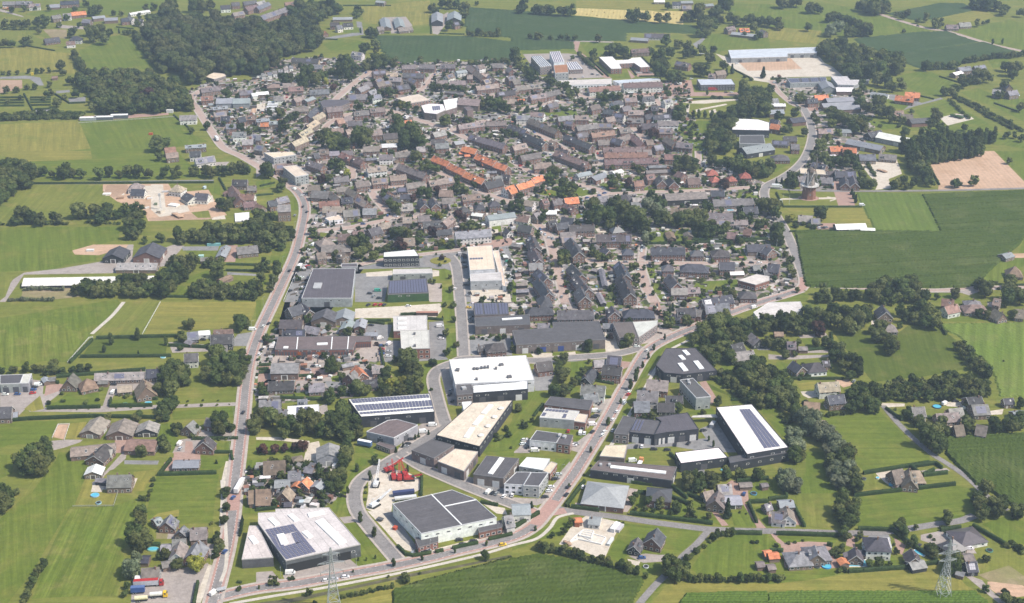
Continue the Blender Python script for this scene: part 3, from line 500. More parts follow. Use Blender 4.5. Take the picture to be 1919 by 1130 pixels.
T b 110 1020 34, 40 940 36, 130 960 38, 20 1040 40, 160 900 40, 80 860 45, 150 850 36, 20 860 40, 60 820 30, 1460 1030 26, 1450 940 18, 1335 975 20, 1300 970 18, 1390 780 12, 1375 850 14, 1345 770 10, 95 730 28
T c 1385 1010 12, 580 540 12, 635 580 12, 535 540 12
R s 20 870 760 1000 740 1120 735 1300 720 1440 700
R s 14 560 830 640 825 750 822
K 30 920 490 1000 470; 840 520 950 500; 1200 250 1360 320; 560 250 690 240; 1240 740 1470 715; 0 330 130 320; 30 260 140 235
G l 0 230 100 210 140 260 0 300; 230 350 310 340 325 440 270 445; 120 750 250 735 230 800 190 870 100 830; 440 640 480 610 580 615 480 650; 700 510 790 500 800 530 710 550; 840 520 940 490 960 510 860 530
G l 0 930 100 920 60 1020 0 1030; 760 820 950 780 960 810 780 840; 1220 750 1480 710 1480 740 1230 780; 1350 880 1440 875 1465 900 1460 980 1380 970; 1400 1020 1480 1020 1480 1120 1400 1115; 1210 590 1310 585 1310 610 1230 620
G l 1760 560 1830 555 1850 660 1790 665
G x 1760 590 1810 585 1815 620 1765 625
G p 400 480 520 470 540 520 510 570 400 560 390 510
G w 350 860 420 860 330 1130 210 1130 300 900
G w 740 920 1020 900 1020 930 990 980 960 1130 740 1130
G x 820 910 1020 895 1020 935 825 940
G x 1320 890 1370 895 1370 935 1320 940
G w 770 870 950 830 1240 800 1260 770 1510 765 1550 1130 1480 1130 1470 900 1380 870 770 885
G w 1520 755 1580 750 1610 1130 1545 1130
G w 1790 740 1880 700 1930 850 1930 1000 1870 1010
G x 1600 1020 1890 1010 1910 1130 1610 1130
G k 1480 700 1917 650 1917 700 1760 730 1590 710 1500 725
G x 1730 890 1870 860 1890 1010 1840 1010
G g 1210 990 1390 990 1390 1130 1300 1130
G g 0 100 40 60 60 160 0 200; 220 260 400 245 420 300 300 300
G p 0 20 120 0 180 120 100 130 0 60
G g 400 300 480 310 480 400 420 400
S 6 460 595 640 580 800 555 920 525 1000 492 960 430 890 350 865 300
S 5 865 300 1010 268 1160 252 1280 262; 1000 492 1110 502 1250 482 1420 452 1530 432 1640 420; 1640 290 1700 310 1860 365 1930 400; 470 -10 560 40 640 60 715 130 715 210 600 215; 1290 210 1260 160 1300 130 1500 220 1640 270
S 4 780 850 950 815 1240 775 1480 745 1590 725
@B2
H 60 35 205 10 br n4; 160 95 290 85 br; 330 -5 570 85 br n7; 690 64 1090 50 rr 9 5 n9; 690 14 1010 9 rr n7; 1140 25 1240 25 rr; 30 255 142 220 or n3; 142 204 222 180 or n3; -30 285 15 270 or; 480 170 580 150 lw 9 3; 595 195 690 160 lr 11 4; 750 155 812 135 ww 8 3.5; 910 225 980 220 rr; 1000 180 1060 170 rr
H 1100 182 1122 222 dr 9 4.5; 1180 192 1212 232 dr 9 4.5; 1310 205 1400 200 rr 10 3.5; 1460 135 1535 135 erh 10 4; 1485 190 1555 185 erh 9 5; 1605 184 1675 180 erh 9 5; 1705 155 1785 155 erh 10 5; 1140 322 1445 305 gd 16 5; 1500 364 1800 354 bb 13 3; 1490 295 1585 295 dr 9 4; 800 315 895 325 drh 11 5; 890 384 1000 379 gd 9 3; 900 350 980 345 gb
H 620 345 710 335 gw; 390 354 490 344 or 9 4; 400 390 470 425 rr 8 3; 300 365 365 355 br; 220 365 262 355 rr; 100 365 165 375 bw; 255 445 330 445 wb; 370 494 462 504 dw 8 3; 270 525 325 515 dr; 330 544 412 534 dr; 430 555 612 550 dr 9 5.5 n4; 740 566 830 556 drhz 9 5; 630 625 890 625 dr 10 5.5 n5; 50 550 150 565 dr 9 5
H 1190 425 1410 435 tb 13 3; 1450 460 1650 470 bb 20 4; 1730 420 1832 415 dd 10 4; 1610 606 1685 610 rr 9 3; 1735 578 1790 584 rr 9 4; 1175 600 1195 645 tb 7 2.5; 1310 605 1325 632 tb 7 2.5; 140 630 178 720 dr 9 5.5 n3; 155 720 200 810 dr 9 5.5 n3; 125 840 225 838 gr 9 5; 190 880 262 950 dr 9 5.5 n3; 195 950 275 1060 dr 9 5.5 n4; 230 1060 255 1125 drh 10 5
H 435 650 500 755 dr 10 5.5 n4; 680 715 725 745 dr 9 4.5; 835 725 895 725 drhz 9 5; 445 845 520 925 dr 10 5.5 n3; 480 925 570 1030 dr 10 5.5 n4; 510 1020 545 1090 dr 10 5.5 n2; 800 825 850 925 dr 10 5.5 n4; 820 920 885 1065 dr 10 5.5 n5; 665 880 695 1005 gd 4 2.4; 645 1060 685 1135 gd 4 2.4; 1040 722 1290 722 dr 10 5.5 n6; 1335 735 1430 735 drhz 9 5; 1490 735 1625 735 drh 13 5
H 1260 838 1470 846 drh 11 5 n4; 1125 845 1205 845 drhz 9 5; 1550 832 1662 832 dr 10 5; 1755 700 1930 700 db 15 4; 1180 920 1235 990 dr 10 5; 1190 1028 1310 1028 gr 8 4; 1310 1026 1400 1020 gr 7 3; 1800 860 1850 855 gd 6 3; 1880 885 1930 880 dd 8 3; 1700 1046 1825 1046 drh 12 4; 1420 1110 1640 1075 dr 10 5; 1000 148 1190 138 gb 7 2.6; 360 610 470 605 gb 9 3; 370 645 470 640 gb 8 3
H 1630 905 1730 902 wb 6 2.6; 530 660 580 660 gb 5 2.6; 620 700 650 730 gb 5 2.6; 0 470 130 490 rw 9 3; 1250 95 1310 100 dr 7 3; 160 470 210 450 gb; 1530 520 1760 515 gb 7 3; 0 690 70 700 gb 6 2.6; 20 920 60 915 gb 5 2.6; 30 990 110 985 gd 5 2.6; 30 1040 120 1035 gd 5 2.6; 600 880 640 890 gd 4 2.4; 720 930 760 925 gd 4 2.4; 1240 150 1290 170 rr; 1020 110 1150 105 gb 6 2.6
T b 300 170 60, 280 200 45, 380 240 45, 440 270 50, 370 300 45, 440 310 45, 230 280 30, 740 230 50, 770 250 36, 960 130 40, 1240 80 50, 1300 100 55, 1360 90 50, 1230 130 45, 1360 130 36, 760 370 60, 800 400 50, 620 400 60, 580 400 50, 640 470 70, 600 510 55, 560 480 45, 720 480 65, 730 540 45, 820 470 70, 870 450 60, 890 520 70, 950 490 70, 980 550 65, 1010 600 40
T b 1040 330 45, 1090 370 45, 1130 400 40, 1460 410 48, 1100 500 60, 1170 500 60, 1240 510 60, 1310 500 60, 1370 490 60, 1420 490 55, 1390 560 60, 1440 590 60, 1500 600 50, 1560 580 50, 1480 550 40, 1600 560 40, 1720 490 40, 1780 500 40, 1850 540 45, 1860 410 60, 1890 390 50, 380 780 52, 370 820 45, 400 810 45, 910 850 34, 930 860 25, 850 680 34, 690 790 34, 730 790 32, 640 790 34, 600 760 30
T b 940 930 24, 295 790 18, 300 850 22, 325 945 18, 400 990 24, 410 1050 20, 395 940 18, 330 690 30, 890 890 16, 905 950 16, 985 870 20, 985 1000 18, 1050 1060 20, 985 1080 18, 950 970 16, 1050 1000 14, 1540 1030 30, 1600 1030 30, 1650 1070 36, 1590 1080 30, 1420 965 20, 1690 750 18, 1720 840 22, 1740 900 22, 1500 820 20, 1500 920 22, 1130 960 22, 1220 800 18, 610 850 20, 700 850 20, 910 120 30, 820 110 22, 750 120 25, 60 410 45, 20 400 45, 230 460 40, 220 500 36
T w 1020 420 55, 1060 440 45, 1130 460 45, 970 600 30, 990 650 36, 1000 680 25, 1560 640 22, 1480 625 24, 1080 420 40
T u 870 220 34, 860 250 26, 1590 230 40, 1600 260 30, 170 20 20
T s 740 260 25, 780 270 25, 1490 620 24, 1800 625 20, 1850 620 22, 1890 615 22, 1440 230 30, 1480 250 26, 1720 240 34, 1440 210 30
W b 40 1440 30 1700 40 1917 100 1930 200 1800 200 1600 140 1450 90
K 40 1010 690 1830 668; 1350 660 1917 655; 1170 390 1430 370; 1640 720 1740 815; 1380 1060 1420 1090; 880 260 910 300; 740 300 900 290
G l 160 320 330 260 480 265 620 310 560 335 300 340; 670 250 760 220 880 250 900 295 720 300; 900 200 1000 180 1000 210 920 215; 1000 600 1350 590 1460 640 1820 665 1020 690; 950 720 1010 720 1000 830 950 830
G l 1640 730 1720 720 1760 810 1680 820; 1380 980 1680 960 1690 1000 1560 1060 1340 1130 1300 1110; 980 870 1060 870 1080 950 1000 955; 1020 990 1100 985 1110 1060 1050 1060; 1060 1080 1140 1080 1150 1130 1070 1130; 1700 310 1880 295 1860 355 1680 350
G l 1350 0 1430 0 1420 140 1400 160 1340 100; 940 296 1040 255 1120 278 1280 282 1420 264 1425 282 950 302; 470 460 540 440 550 490 480 500; 0 950 30 1000 30 1130 0 1130
G x 540 360 600 330 560 330 510 345; 620 840 690 830 690 860 620 870; 620 580 720 575 700 610 640 610
G g 1150 290 1400 290 1420 330 1180 330; 350 430 400 470 530 420 540 350 480 430; 600 80 700 60 680 110 600 110
S 5 -10 70 150 165 260 195; 470 245 640 285 720 318 1000 308 1430 295 1860 268; 535 355 610 340 720 318; 440 815 720 835 1000 835 1400 842 1917 835; 230 650 350 648 620 640; 640 -5 660 60; 880 180 1000 150 1020 140
S 7 180 540 240 600 280 660 330 860 370 1000 395 1135; 950 850 985 960 1010 1040 1070 1135
S 4 1390 0 1395 120; 980 720 965 830
@B3
H 335 82 435 104 dr 8 3; 220 190 285 185 gb; 370 195 480 200 gb 9 3; 500 150 650 150 dd 13 4; 570 190 578 240 dr 9 3.5; 630 185 650 240 dr 9 3.5; 680 25 800 25 gb 10 4; 25 25 155 25 drh 13 3.5; 225 480 330 485 gb 9 3; 320 504 385 504 gb 8 3; 500 548 725 542 wd 12 3; 1750 775 1815 758 lb 9 3; 1790 855 1905 862 tbh 12 3; 0 840 85 850 dr 11 5
H 1300 1104 1390 1114 rb; 1470 1110 1600 1115 gbh 12 3; -20 715 30 735 dr 12 5; 830 20 960 30 gb 9 3; 440 150 490 150 db 6 3; 690 575 795 578 wb 5 2.6; 1690 1100 1740 1110 bb
T b 175 190 50, 190 230 45, 150 220 36, 350 220 45, 370 240 30, 600 30 55, 640 60 50, 580 80 45, 670 110 40, 690 160 45, 700 200 42, 740 230 45, 780 240 40, 700 240 40, 390 470 52, 420 450 40, 80 590 55, 60 640 50, 40 420 60, 20 380 60, 60 460 45, 90 670 36, 130 770 28, 150 830 28, 160 880 30, 180 900 30, 190 930 26, 500 60 45, 530 80 40, 440 80 40, 400 30 50, 350 40 45, 20 120 50, 10 90 45
T b 1400 230 42, 1425 240 34, 1535 225 40, 1550 210 28, 1810 70 28, 1600 980 50, 1570 1000 40, 1630 1040 55, 1600 1020 40, 1810 960 52, 1800 990 45, 1840 1050 85, 1780 1090 70, 1890 1090 60, 1400 1060 40, 215 1040 22, 410 1040 50, 440 1080 50, 380 1090 45, 1260 1090 25, 40 590 36
T y 180 490 42, 150 500 34, 1650 1050 30
T c 625 300 18, 640 330 18, 655 365 16, 60 230 12, 100 220 12
T s 200 555 34, 260 540 30, 310 550 34, 340 570 26, 240 495 20, 1700 985 22, 1720 1030 18, 50 120 24
W b 44 1000 20 1150 30 1250 200 1280 240 1250 280 1180 240 1100 150 1030 80
W b 36 920 210 1000 180 1160 230 1180 275 930 285
W b 46 780 990 900 940 1000 950 1080 920 1150 990 1200 1060 1210 1140 820 1140 770 1060
W b 40 480 1060 560 1040 750 1030 780 1100 500 1110
W p 26 1020 -20 1700 -40 1600 20 1200 90 1050 60
R s 20 680 30 740 90 800 180
K 30 110 415 700 415; 60 310 110 410; 1480 1005 1560 1005; 410 270 490 275; 1860 1000 1917 1000; 1200 100 1280 250; 160 600 490 592
G m 60 305 490 305 525 410 120 410
G k 490 305 620 305 650 410 525 415
G x 70 355 500 345 510 360 80 365; 440 340 500 350 500 356 440 346; 460 370 500 358 505 364 460 378
G v 130 430 700 425 780 550 720 560 690 540 490 560 400 560 340 500 330 470 200 470
G s 1160 100 1600 0 1690 0 1917 230 1917 275 1270 290 1280 220
G b@440,705,1560,640 200 590 800 590 1290 595 1150 315 1917 290 1917 640 1560 980 1480 1010 1200 1010 400 1010 280 1000
G t 660 310 1150 315 1290 595 800 590
G x 690 100 760 70 960 60 1000 170 900 210 920 280 800 290 820 250 760 190
G l 200 590 170 660 280 990 340 1020 400 1010 240 640
G l 1540 1000 1740 810 1860 800 1917 640 1930 850 1780 920 1700 1000
G s 1790 770 1917 765 1917 800 1800 800
G l 1700 0 1917 0 1917 210 1750 50
G l 120 1130 180 1090 260 1060 310 1090 280 1130; 30 90 160 85 60 160 30 160; 140 60 230 50 190 90 150 90
G k 340 540 500 540 500 590 370 590; 490 210 560 220 560 290 490 290
G p 1180 1040 1560 1020 1917 1010 1917 1030 1600 1045 1500 1080 1440 1060 1190 1060
G l 1215 1060 1400 1060 1440 1130 1220 1130
G w 390 240 490 230 490 275 390 280
S 4 340 1010 600 1020 1200 1045 1500 1030 1917 1015
@C0
H 0 788 88 784 db 11 4; 505 590 545 530 tb 10 2.8; 620 575 680 562 tbh 11 2.8; 710 533 1080 522 gb 8 3; 1095 505 1195 500 db 12 3; 880 632 985 622 yb 10 2.6; 1072 575 1092 640 tb 13 2.8; 1400 228 1480 220 gd 9 3; 1580 245 1740 240 dd 11 5; 1600 208 1740 204 rb 8 4; 1570 335 1700 325 gb 10 3; 1380 388 1478 382 dw 9 5
H 665 960 748 858 ab 13 3; 885 965 932 872 ab 16 3; 1090 950 1115 888 ad 13 3; 950 1035 1172 1042 rb 14 3; 530 1095 860 1062 ab 12 3; 720 1110 840 1105 ab 10 3; 1520 1048 1548 1003 dr 11 4; 1395 930 1445 885 gb 10 3; 1545 865 1605 875 gb 8 3.5; 330 560 350 590 lb 4 2.5; 370 565 410 562 gb 6 2.5; 80 830 130 825 lb 7 2.5; 1395 285 1445 300 gb 5 2.6; 735 590 810 588 gb 5 2.6
T b 1410 150 45, 1430 170 34, 1810 130 60, 1800 165 55, 1840 150 45, 15 510 28, 105 500 36, 190 495 34, 255 490 36, 320 490 40, 390 450 45, 400 500 40, 460 510 36, 540 510 36, 600 500 36, 660 490 32, 350 520 30
T b 1630 410 70, 1720 420 70, 1800 400 60, 1840 430 50, 1600 480 70, 1540 530 60, 1680 520 75, 1760 530 75, 1810 510 60, 1620 560 60, 1700 570 55, 1780 580 45, 1310 470 60, 1250 510 60, 1330 540 70, 1260 590 75, 1210 640 60, 1280 650 60, 1380 570 55, 1390 520 45, 1210 560 50, 1220 760 62, 1280 770 62, 1220 820 55, 1300 740 45, 1200 870 34, 1240 860 34
T b 1640 910 68, 1690 900 50, 1630 950 55, 1730 930 38, 1460 940 38, 1325 930 48, 1320 970 34, 1440 990 26, 1210 1040 50, 1240 1080 45, 1060 1115 45, 330 1060 60, 280 1090 70, 230 1110 60, 360 1100 40, 1040 830 45, 1020 860 40, 800 870 36, 1900 920 62, 1910 880 50, 1370 270 40, 1350 240 32
T p 1028 240 26, 830 280 24, 778 345 20, 1240 295 18
T c 1035 380 10
T s 465 680 24, 470 740 22, 365 750 30, 640 750 24, 728 725 26, 755 650 24, 760 600 24, 1405 740 14, 1395 770 16, 1520 735 13, 1510 770 16, 1630 735 13, 1622 768 16, 1715 765 8, 870 790 12, 980 788 12, 1085 786 12, 665 800 10, 575 805 8, 1600 1030 18, 1640 1028 16, 1690 1025 14, 1350 350 30, 945 700 30, 900 690 24
K 60 720 265 1320 250; 600 405 1280 400; 420 555 1090 500; 520 450 690 280; 350 790 750 780; 820 775 1140 768; 820 770 830 720; 1260 320 1560 335; 1000 715 1180 720; 350 590 440 600
K 70 80 880 200 870 680 850 1180 860
K 40 1440 1020 1780 1015; 1610 1120 1740 1120; 1600 1120 1610 1060
G l 0 120 880 -20 905 10 690 240 500 450 340 440 0 520
G h 0 170 260 120 510 200 640 240 500 450 340 440 0 480
G m 910 0 1190 0 1060 240 690 245
G v 1200 0 1920 0 1900 90 1840 210 1740 200 1580 200 1400 210 1300 245 1080 240
G o 700 275 1260 260 1240 390 620 400
G m 640 420 1280 405 1290 450 1160 490 700 500
G p 0 620 240 580 330 590 320 690 560 630 490 650 340 770 330 790 750 780 830 770 1790 750 1800 775 1140 800 750 825 220 820 200 790 140 850 0 850
G k 350 600 440 610 570 635 460 660 330 705
G l 500 690 560 655 740 680 740 770 400 790 350 770 420 750
G p 760 800 830 600 1060 560 1190 580 1160 620 850 700 820 790
G l 840 735 1180 710 1180 770 820 775
G m 1340 620 1810 610 1790 745 1280 770 1300 700
G l 1280 820 1790 780 1790 870 1300 880
G l 1380 460 1480 455 1500 490 1430 510
G w 1780 240 1910 220 1870 330 1740 330 1740 290
G p 1260 300 1560 320 1740 300 1740 360 1560 370 1290 380
G l 0 900 430 890 390 1020 390 1060 0 1090
G s 395 1010 435 915 520 910 480 1030
G p 380 1040 480 1030 620 1030 600 1050 480 1090 400 1110
G v 490 1020 520 910 650 895 610 1000 600 1030
G m 60 1070 280 1060 260 1130 0 1130 0 1100
G l 760 900 830 900 800 1020 760 1020
G k 860 1130 860 1030 950 1020 1000 910 1050 910 1020 1000 950 1040 930 1130
G l 1170 920 1290 900 1300 1000 1330 1030 1300 1130 1180 1100
G p 1290 1130 1340 1030 1500 1010 1480 1000 1470 960 1580 950 1790 960 1760 1130 1730 1130 1740 1040 1600 1030 1540 1130
G k 1380 1130 1390 1040 1440 1045 1450 1130
G l 1620 1060 1740 1040 1740 1130 1615 1130
G v 300 700 330 800 240 820 180 800
@C1
H 240 45 335 15 db 11 5; 180 135 345 135 db 15 5; 200 208 365 206 db 9 4; 370 175 480 195 gb 8 3; 500 112 530 48 db 18 4; 648 112 668 48 lb 14 4; 660 195 700 132 lb 8 4; 772 180 790 122 lr 8 4; 115 465 318 462 gb 15 5; 95 596 282 590 db 12 3; 395 612 508 606 gb 9 3; 748 475 795 530 or 9 4; 690 545 735 510 gr 10 4.5
H 800 585 905 580 db 8 3; 868 480 950 475 gb 8 3; 25 735 182 730 gd 12 4; 100 805 232 805 gd 9 3; 1715 310 1860 298 drh 13 5; 330 0 400 60 db 8 4; 1660 330 1700 325 db 6 3; 480 215 510 205 lb 5 2.5; 545 1055 545 1140 gg 15 5; 310 730 380 725 gd 7 3; 640 470 720 455 gb 5 2.6; 820 230 910 228 lb 6 3
T b 565 480 52, 540 500 36, 610 480 34, 960 540 55, 940 570 40, 980 500 34, 1110 420 52, 1150 400 52, 1180 450 50, 1100 480 55, 1160 510 55, 1210 520 45, 1200 570 45, 1180 620 55, 1130 640 55, 1220 640 40, 1090 660 50, 1040 430 30, 1170 560 50, 950 640 55, 920 610 36, 770 640 60, 820 650 45, 720 650 36, 1020 660 40, 980 690 40, 550 710 50, 560 690 40
T b 1420 230 32, 1430 365 34, 1500 310 28, 1480 125 25, 1475 15 28, 1410 15 20, 1325 445 36, 1310 650 15, 690 220 40, 790 220 24, 540 190 24, 50 660 40, 30 640 34, 850 490 30, 640 660 40
T b 70 840 70, 30 880 60, 120 860 70, 180 900 70, 240 920 70, 200 970 55, 370 890 70, 420 920 65, 330 950 60, 440 860 55, 600 830 80, 660 850 80, 560 890 70, 700 900 70, 740 930 70, 620 940 80, 560 960 60, 500 920 60, 690 990 60, 760 980 50, 640 800 60, 480 960 50, 640 1010 40, 660 1100 45, 700 1110 40, 680 1060 40
T y 1090 580 40, 1010 600 34, 1060 600 30
T u 60 1105 36, 140 1100 36, 210 1090 34, 285 1080 34, 355 1080 45, 365 1060 36, 20 1110 26
T c 1290 975 12, 1215 995 14, 1190 1010 14, 1100 1070 14, 1045 1105 16, 1395 110 8
T s 345 570 12, 380 565 13, 420 562 12, 455 560 13, 490 562 12, 315 625 20, 640 555 20, 1890 990 36, 1830 1010 36, 1870 950 30, 1800 1030 25, 1790 1000 28, 150 150 24, 80 690 30, 1905 1090 16, 1270 105 20
K 50 20 470 110 465; 20 500 95 497; 20 525 95 520; 320 550 430 545; 150 710 500 725; 90 670 130 680; 80 265 140 258; 80 295 140 290; 930 340 955 470; 580 700 700 690; 730 140 1010 135; 1080 90 1240 85; 1280 120 1400 130; 1600 270 1640 270; 500 140 590 160; 820 140 960 160
G l 0 -10 100 -20 60 60 10 200 0 220
G p 100 250 170 240 140 400 120 440 30 430 60 330
G g 130 400 740 380 860 290 980 290 960 440 640 450 340 460 120 445
G x 740 50 1080 30 1380 10 1390 60 1340 120 1010 120 740 120
G w 800 160 1020 170 980 300 870 290 800 250; 980 290 1080 290 1090 380 1000 450 960 450
G w 1290 150 1400 140 1430 300 1410 400 1440 430 1200 445 1210 410 1300 400
G l 1400 50 1490 40 1490 135 1410 140; 1420 240 1500 225 1520 390 1430 400; 1250 470 1440 430 1450 465 1320 500 1280 560 1330 690 1240 690; 1405 170 1490 160 1500 195 1420 200
G p 20 450 130 440 320 460 720 470 850 460 960 480 900 600 640 620 500 640 320 660 280 640 300 590 80 580 10 640
G k 20 480 110 470 80 580 10 640; 340 500 500 490 640 530 500 570 300 590 290 640 470 650 320 670 270 650
G l 120 680 470 665 490 700 480 720 140 700; 560 560 620 545 620 600 570 610; 850 650 900 640 910 670 860 675; 0 1040 130 1030 220 1060 380 1080 300 1130 0 1130
G x 380 1060 470 1040 490 1130 380 1130
G w 510 590 640 600 660 640 690 660 560 670
G p 470 780 530 760 540 840 480 840
G p 1210 930 1340 840 1390 960 1310 1020 1200 1060 1080 1130 1040 1130 1100 1050 1210 1000
G l 740 1080 800 1060 900 1110 860 1130 740 1130
G p 1370 490 1450 480 1480 620 1530 740 1530 780 1440 770
G l 1660 1130 1760 1000 1830 1040 1930 860 1930 1130
G w 1590 280 1720 260 1900 250 1917 400 1640 400 1600 390
G w 1570 20 1620 0 1640 180 1640 240 1590 260
G p 940 290 975 290 950 460 930 460
G x 0 1010 160 1010 400 1040 400 1060 200 1040 0 1030
@C2
H 340 65 605 58 dr 11 5.5 n5; 100 38 305 30 drh 10 5 n3; 745 30 765 75 dr 9 5.5; 830 48 1062 48 drh 11 5.5 n4; 1235 48 1370 46 dr 10 5; 1440 20 1620 8 gr 11 6; 180 455 290 440 dr 10 4; 610 435 705 428 gr 8 4; 715 400 815 408 dr 10 6; 680 475 820 488 dr 12 6; 545 565 605 490 dd 8 3; 520 615 695 628 gw 11 5; 535 690 635 680 gw 9 3
H 1010 578 1168 590 gr 11 5; 940 660 1092 670 gw 11 5; 910 745 1025 742 gr 11 4; 1090 755 1212 758 dd 9 3; 1150 702 1272 702 dd 8 3; 1200 90 1260 100 dd 6 3; 1340 50 1420 60 gr 8 4; 190 160 280 158 gd 6 3; 680 160 750 160 gd 6 3; 1640 320 1720 300 dd 10 3.5; 1640 380 1800 360 gw 12 3.5; 1790 230 1850 280 gd 9 3; 40 150 100 150 gd 6 3; 400 640 420 640 gb 5 2.5
T b 205 360 28, 495 325 30, 570 330 40, 870 290 45, 840 310 36, 10 345 30, 340 430 36, 385 430 36, 390 520 50, 370 560 45, 350 500 40, 540 500 34, 320 660 50, 380 650 52, 430 640 45, 460 600 36, 490 590 34, 530 520 30, 1240 790 40, 920 810 36, 1540 740 34, 580 440 20, 1170 140 50, 1150 100 30, 1300 140 36, 1330 150 30, 60 70 30, 270 90 30
T b 1440 200 70, 1490 150 75, 1550 170 80, 1620 160 80, 1580 110 55, 1690 170 70, 1740 200 65, 1650 230 70, 1560 260 75, 1480 260 60, 1700 270 60, 1400 250 50, 1780 150 50, 1830 160 50, 1880 180 60, 1880 130 50, 1900 290 50, 1560 320 60, 1620 330 50, 1640 410 55, 1600 380 50, 1460 380 55, 1510 430 55, 1700 480 60, 1740 520 70, 1790 470 65, 1860 460 65, 1800 560 75, 1870 540 70, 1720 570 50, 1900 610 60, 1840 630 60
T b 1360 290 40, 1440 320 40, 1490 350 45, 150 880 20, 95 915 30, 80 905 25, 45 790 34, 1050 850 34, 990 850 28, 1430 820 25
T p 925 555 22, 885 620 22, 940 520 14, 1060 335 15, 1018 405 14, 975 470 15, 1140 265 11, 718 890 20, 810 740 13, 588 1105 13, 1470 1020 12, 1505 1065 12
T c 1180 50 20, 1200 40 18, 810 110 18, 150 375 7, 300 370 7
T s 1430 230 40, 1010 240 24, 1500 560 40, 1560 580 45, 1610 620 45, 1660 660 45, 1700 690 45, 1750 730 40, 1640 590 40, 1580 540 40, 1680 620 40, 1540 530 36, 1780 740 36
K 30 1110 180 1250 190; 600 580 760 610; 640 700 740 710; 910 880 980 860; 150 130 290 128; 1640 730 1740 725; 230 760 160 850
G l 440 450 560 440 540 520 500 600 440 610 430 560; 260 680 440 620 500 640 500 690 280 700 240 760 150 850 0 1000 0 860 120 680 160 660
G l 200 960 460 958 590 980 510 1080 440 1060 450 1005; 0 1010 150 855 200 905 60 1050 0 1130; 640 0 760 0 760 60 640 70; 1160 310 1340 230 1440 330 1420 400 1360 340 1160 340; 840 370 970 345 960 380 860 390
G l 1140 160 1210 190 1150 140; 470 370 700 360 710 385 480 400; 300 380 390 378 390 400 310 410; 150 390 240 390 240 415 160 420
G l 1090 340 1150 330 1000 560 960 580 950 540; 880 700 980 560 960 610 1000 590 920 690; 820 840 860 780 890 830 830 860
G o 1450 600 1650 700 1700 760 1650 770 1620 700 1480 650
G l 1800 770 1930 740 1930 900 1850 800; 1570 440 1680 470 1640 530 1560 520; 1310 820 1500 790 1520 840 1330 850
G x 700 180 750 190 790 330 830 380 700 390 690 280; 140 385 300 380 300 410 160 415; 390 380 470 370 480 400 420 410
G g 1080 200 1120 170 1200 220 1100 290 950 320 960 260
G k 1060 0 1100 -10 1130 120 1210 220 1160 190 1090 100
G w 0 420 130 430 560 410 810 380 830 395 600 430 470 445 130 450 0 445
G w 150 510 180 470 320 530 270 660 170 665
G p 610 740 740 720 640 870 560 950 560 880 620 830; 440 1080 600 960 510 1130 440 1110
G w 680 1130 880 1060 1450 1020 1400 950 1530 900 1800 1130 1450 1120 1200 1080 880 1100 700 1130
G k 1400 600 1450 590 1530 720 1490 770
G p 40 1100 110 1010 140 1040 130 1130 0 1130
G w 1800 310 1930 290 1930 360 1840 360
G k 810 440 900 450 900 470 820 510
G w 1030 520 1080 480 1140 550 1010 550
R b 40 1560 520 1640 590 1720 660 1800 725 1890 770
@C3
R b 42 60 720 160 800 220 850
R w 52 240 860 330 920 430 1000 520 1080 580 1130
H 850 25 882 75 db 11 3.5; 865 158 955 158 gbh 10 3; 140 296 205 296 bb; 185 440 255 485 db 9 3.5; 290 455 405 445 dwh 13 3.5; 370 605 522 595 yw 10 5; 445 700 562 690 db 9 5; 270 745 385 755 tb 9 3; 1075 788 1165 783 gw 10 4; 1255 836 1420 826 gb 9 3; 1350 800 1450 790 gb 9 3; 1485 715 1590 705 db 12 3.5; 1520 770 1640 765 gb 13 3.5
H 1390 925 1455 918 tb 9 3; 1560 915 1640 930 tb 9 3; 1830 825 1910 815 lb 9 3; 1760 724 1830 719 db 6 3; 1320 36 1412 16 rw 9 4; 1460 16 1635 16 bbh 13 3; 1690 50 1760 88 tb 9 3; 1850 52 1915 60 tb 9 3; 45 225 110 225 tb 7 2.5; 225 335 290 335 gb 6 2.5; 410 440 450 438 db 6 3; 390 895 420 890 tb 6 2.5; 1380 865 1410 860 tb 5 2.5
T b 840 180 55, 820 240 60, 870 260 45, 800 200 45, 920 300 55, 910 340 55, 950 320 45, 1040 110 50, 1000 60 50, 1060 60 50, 1130 60 60, 1190 50 60, 1230 120 65, 1180 140 55, 1250 160 50, 1100 120 45, 985 175 24, 720 110 65, 660 150 65, 750 60 55, 690 60 55, 620 100 60, 560 80 65, 600 180 60, 640 200 50, 520 140 55, 480 60 60, 450 130 55, 350 60 60, 400 100 55, 300 120 55, 290 60 50, 300 180 50, 220 150 60, 160 120 60, 130 170 55, 100 140 55, 200 200 50, 40 160 50, 10 130 45, 260 200 45
T b 360 305 36, 430 300 40, 30 300 45, 90 310 50, 130 300 30, 225 300 28, 130 390 36, 200 385 24, 500 320 45, 530 370 55, 490 400 45, 590 430 55, 570 480 50, 640 470 60, 670 510 50, 610 540 45, 570 420 45, 1330 225 14, 1580 80 36, 1640 90 36, 1830 90 40
T b 30 520 60, 90 560 60, 60 620 65, 130 620 60, 170 670 60, 100 680 70, 40 680 60, 20 740 55, 190 720 55, 280 770 34, 640 700 60, 700 690 60, 660 760 60, 730 740 60, 780 770 60, 830 680 50, 780 670 50, 700 620 45, 640 640 40, 800 800 40, 620 790 50, 510 720 45, 560 710 36, 1040 820 50, 1060 850 36, 1130 880 40, 1110 900 36
T b 1180 930 70, 1240 960 75, 1280 1010 70, 1200 1020 75, 1270 1070 65, 1300 900 40, 1230 1060 60, 1330 960 45, 1500 880 60, 1480 930 50, 1510 950 45, 1700 900 55, 1710 940 45, 1820 880 60, 1830 930 55, 1790 920 50, 1890 860 50, 1890 920 45, 1480 760 34, 1890 760 36, 1760 440 10
T u 370 190 50, 390 220 40
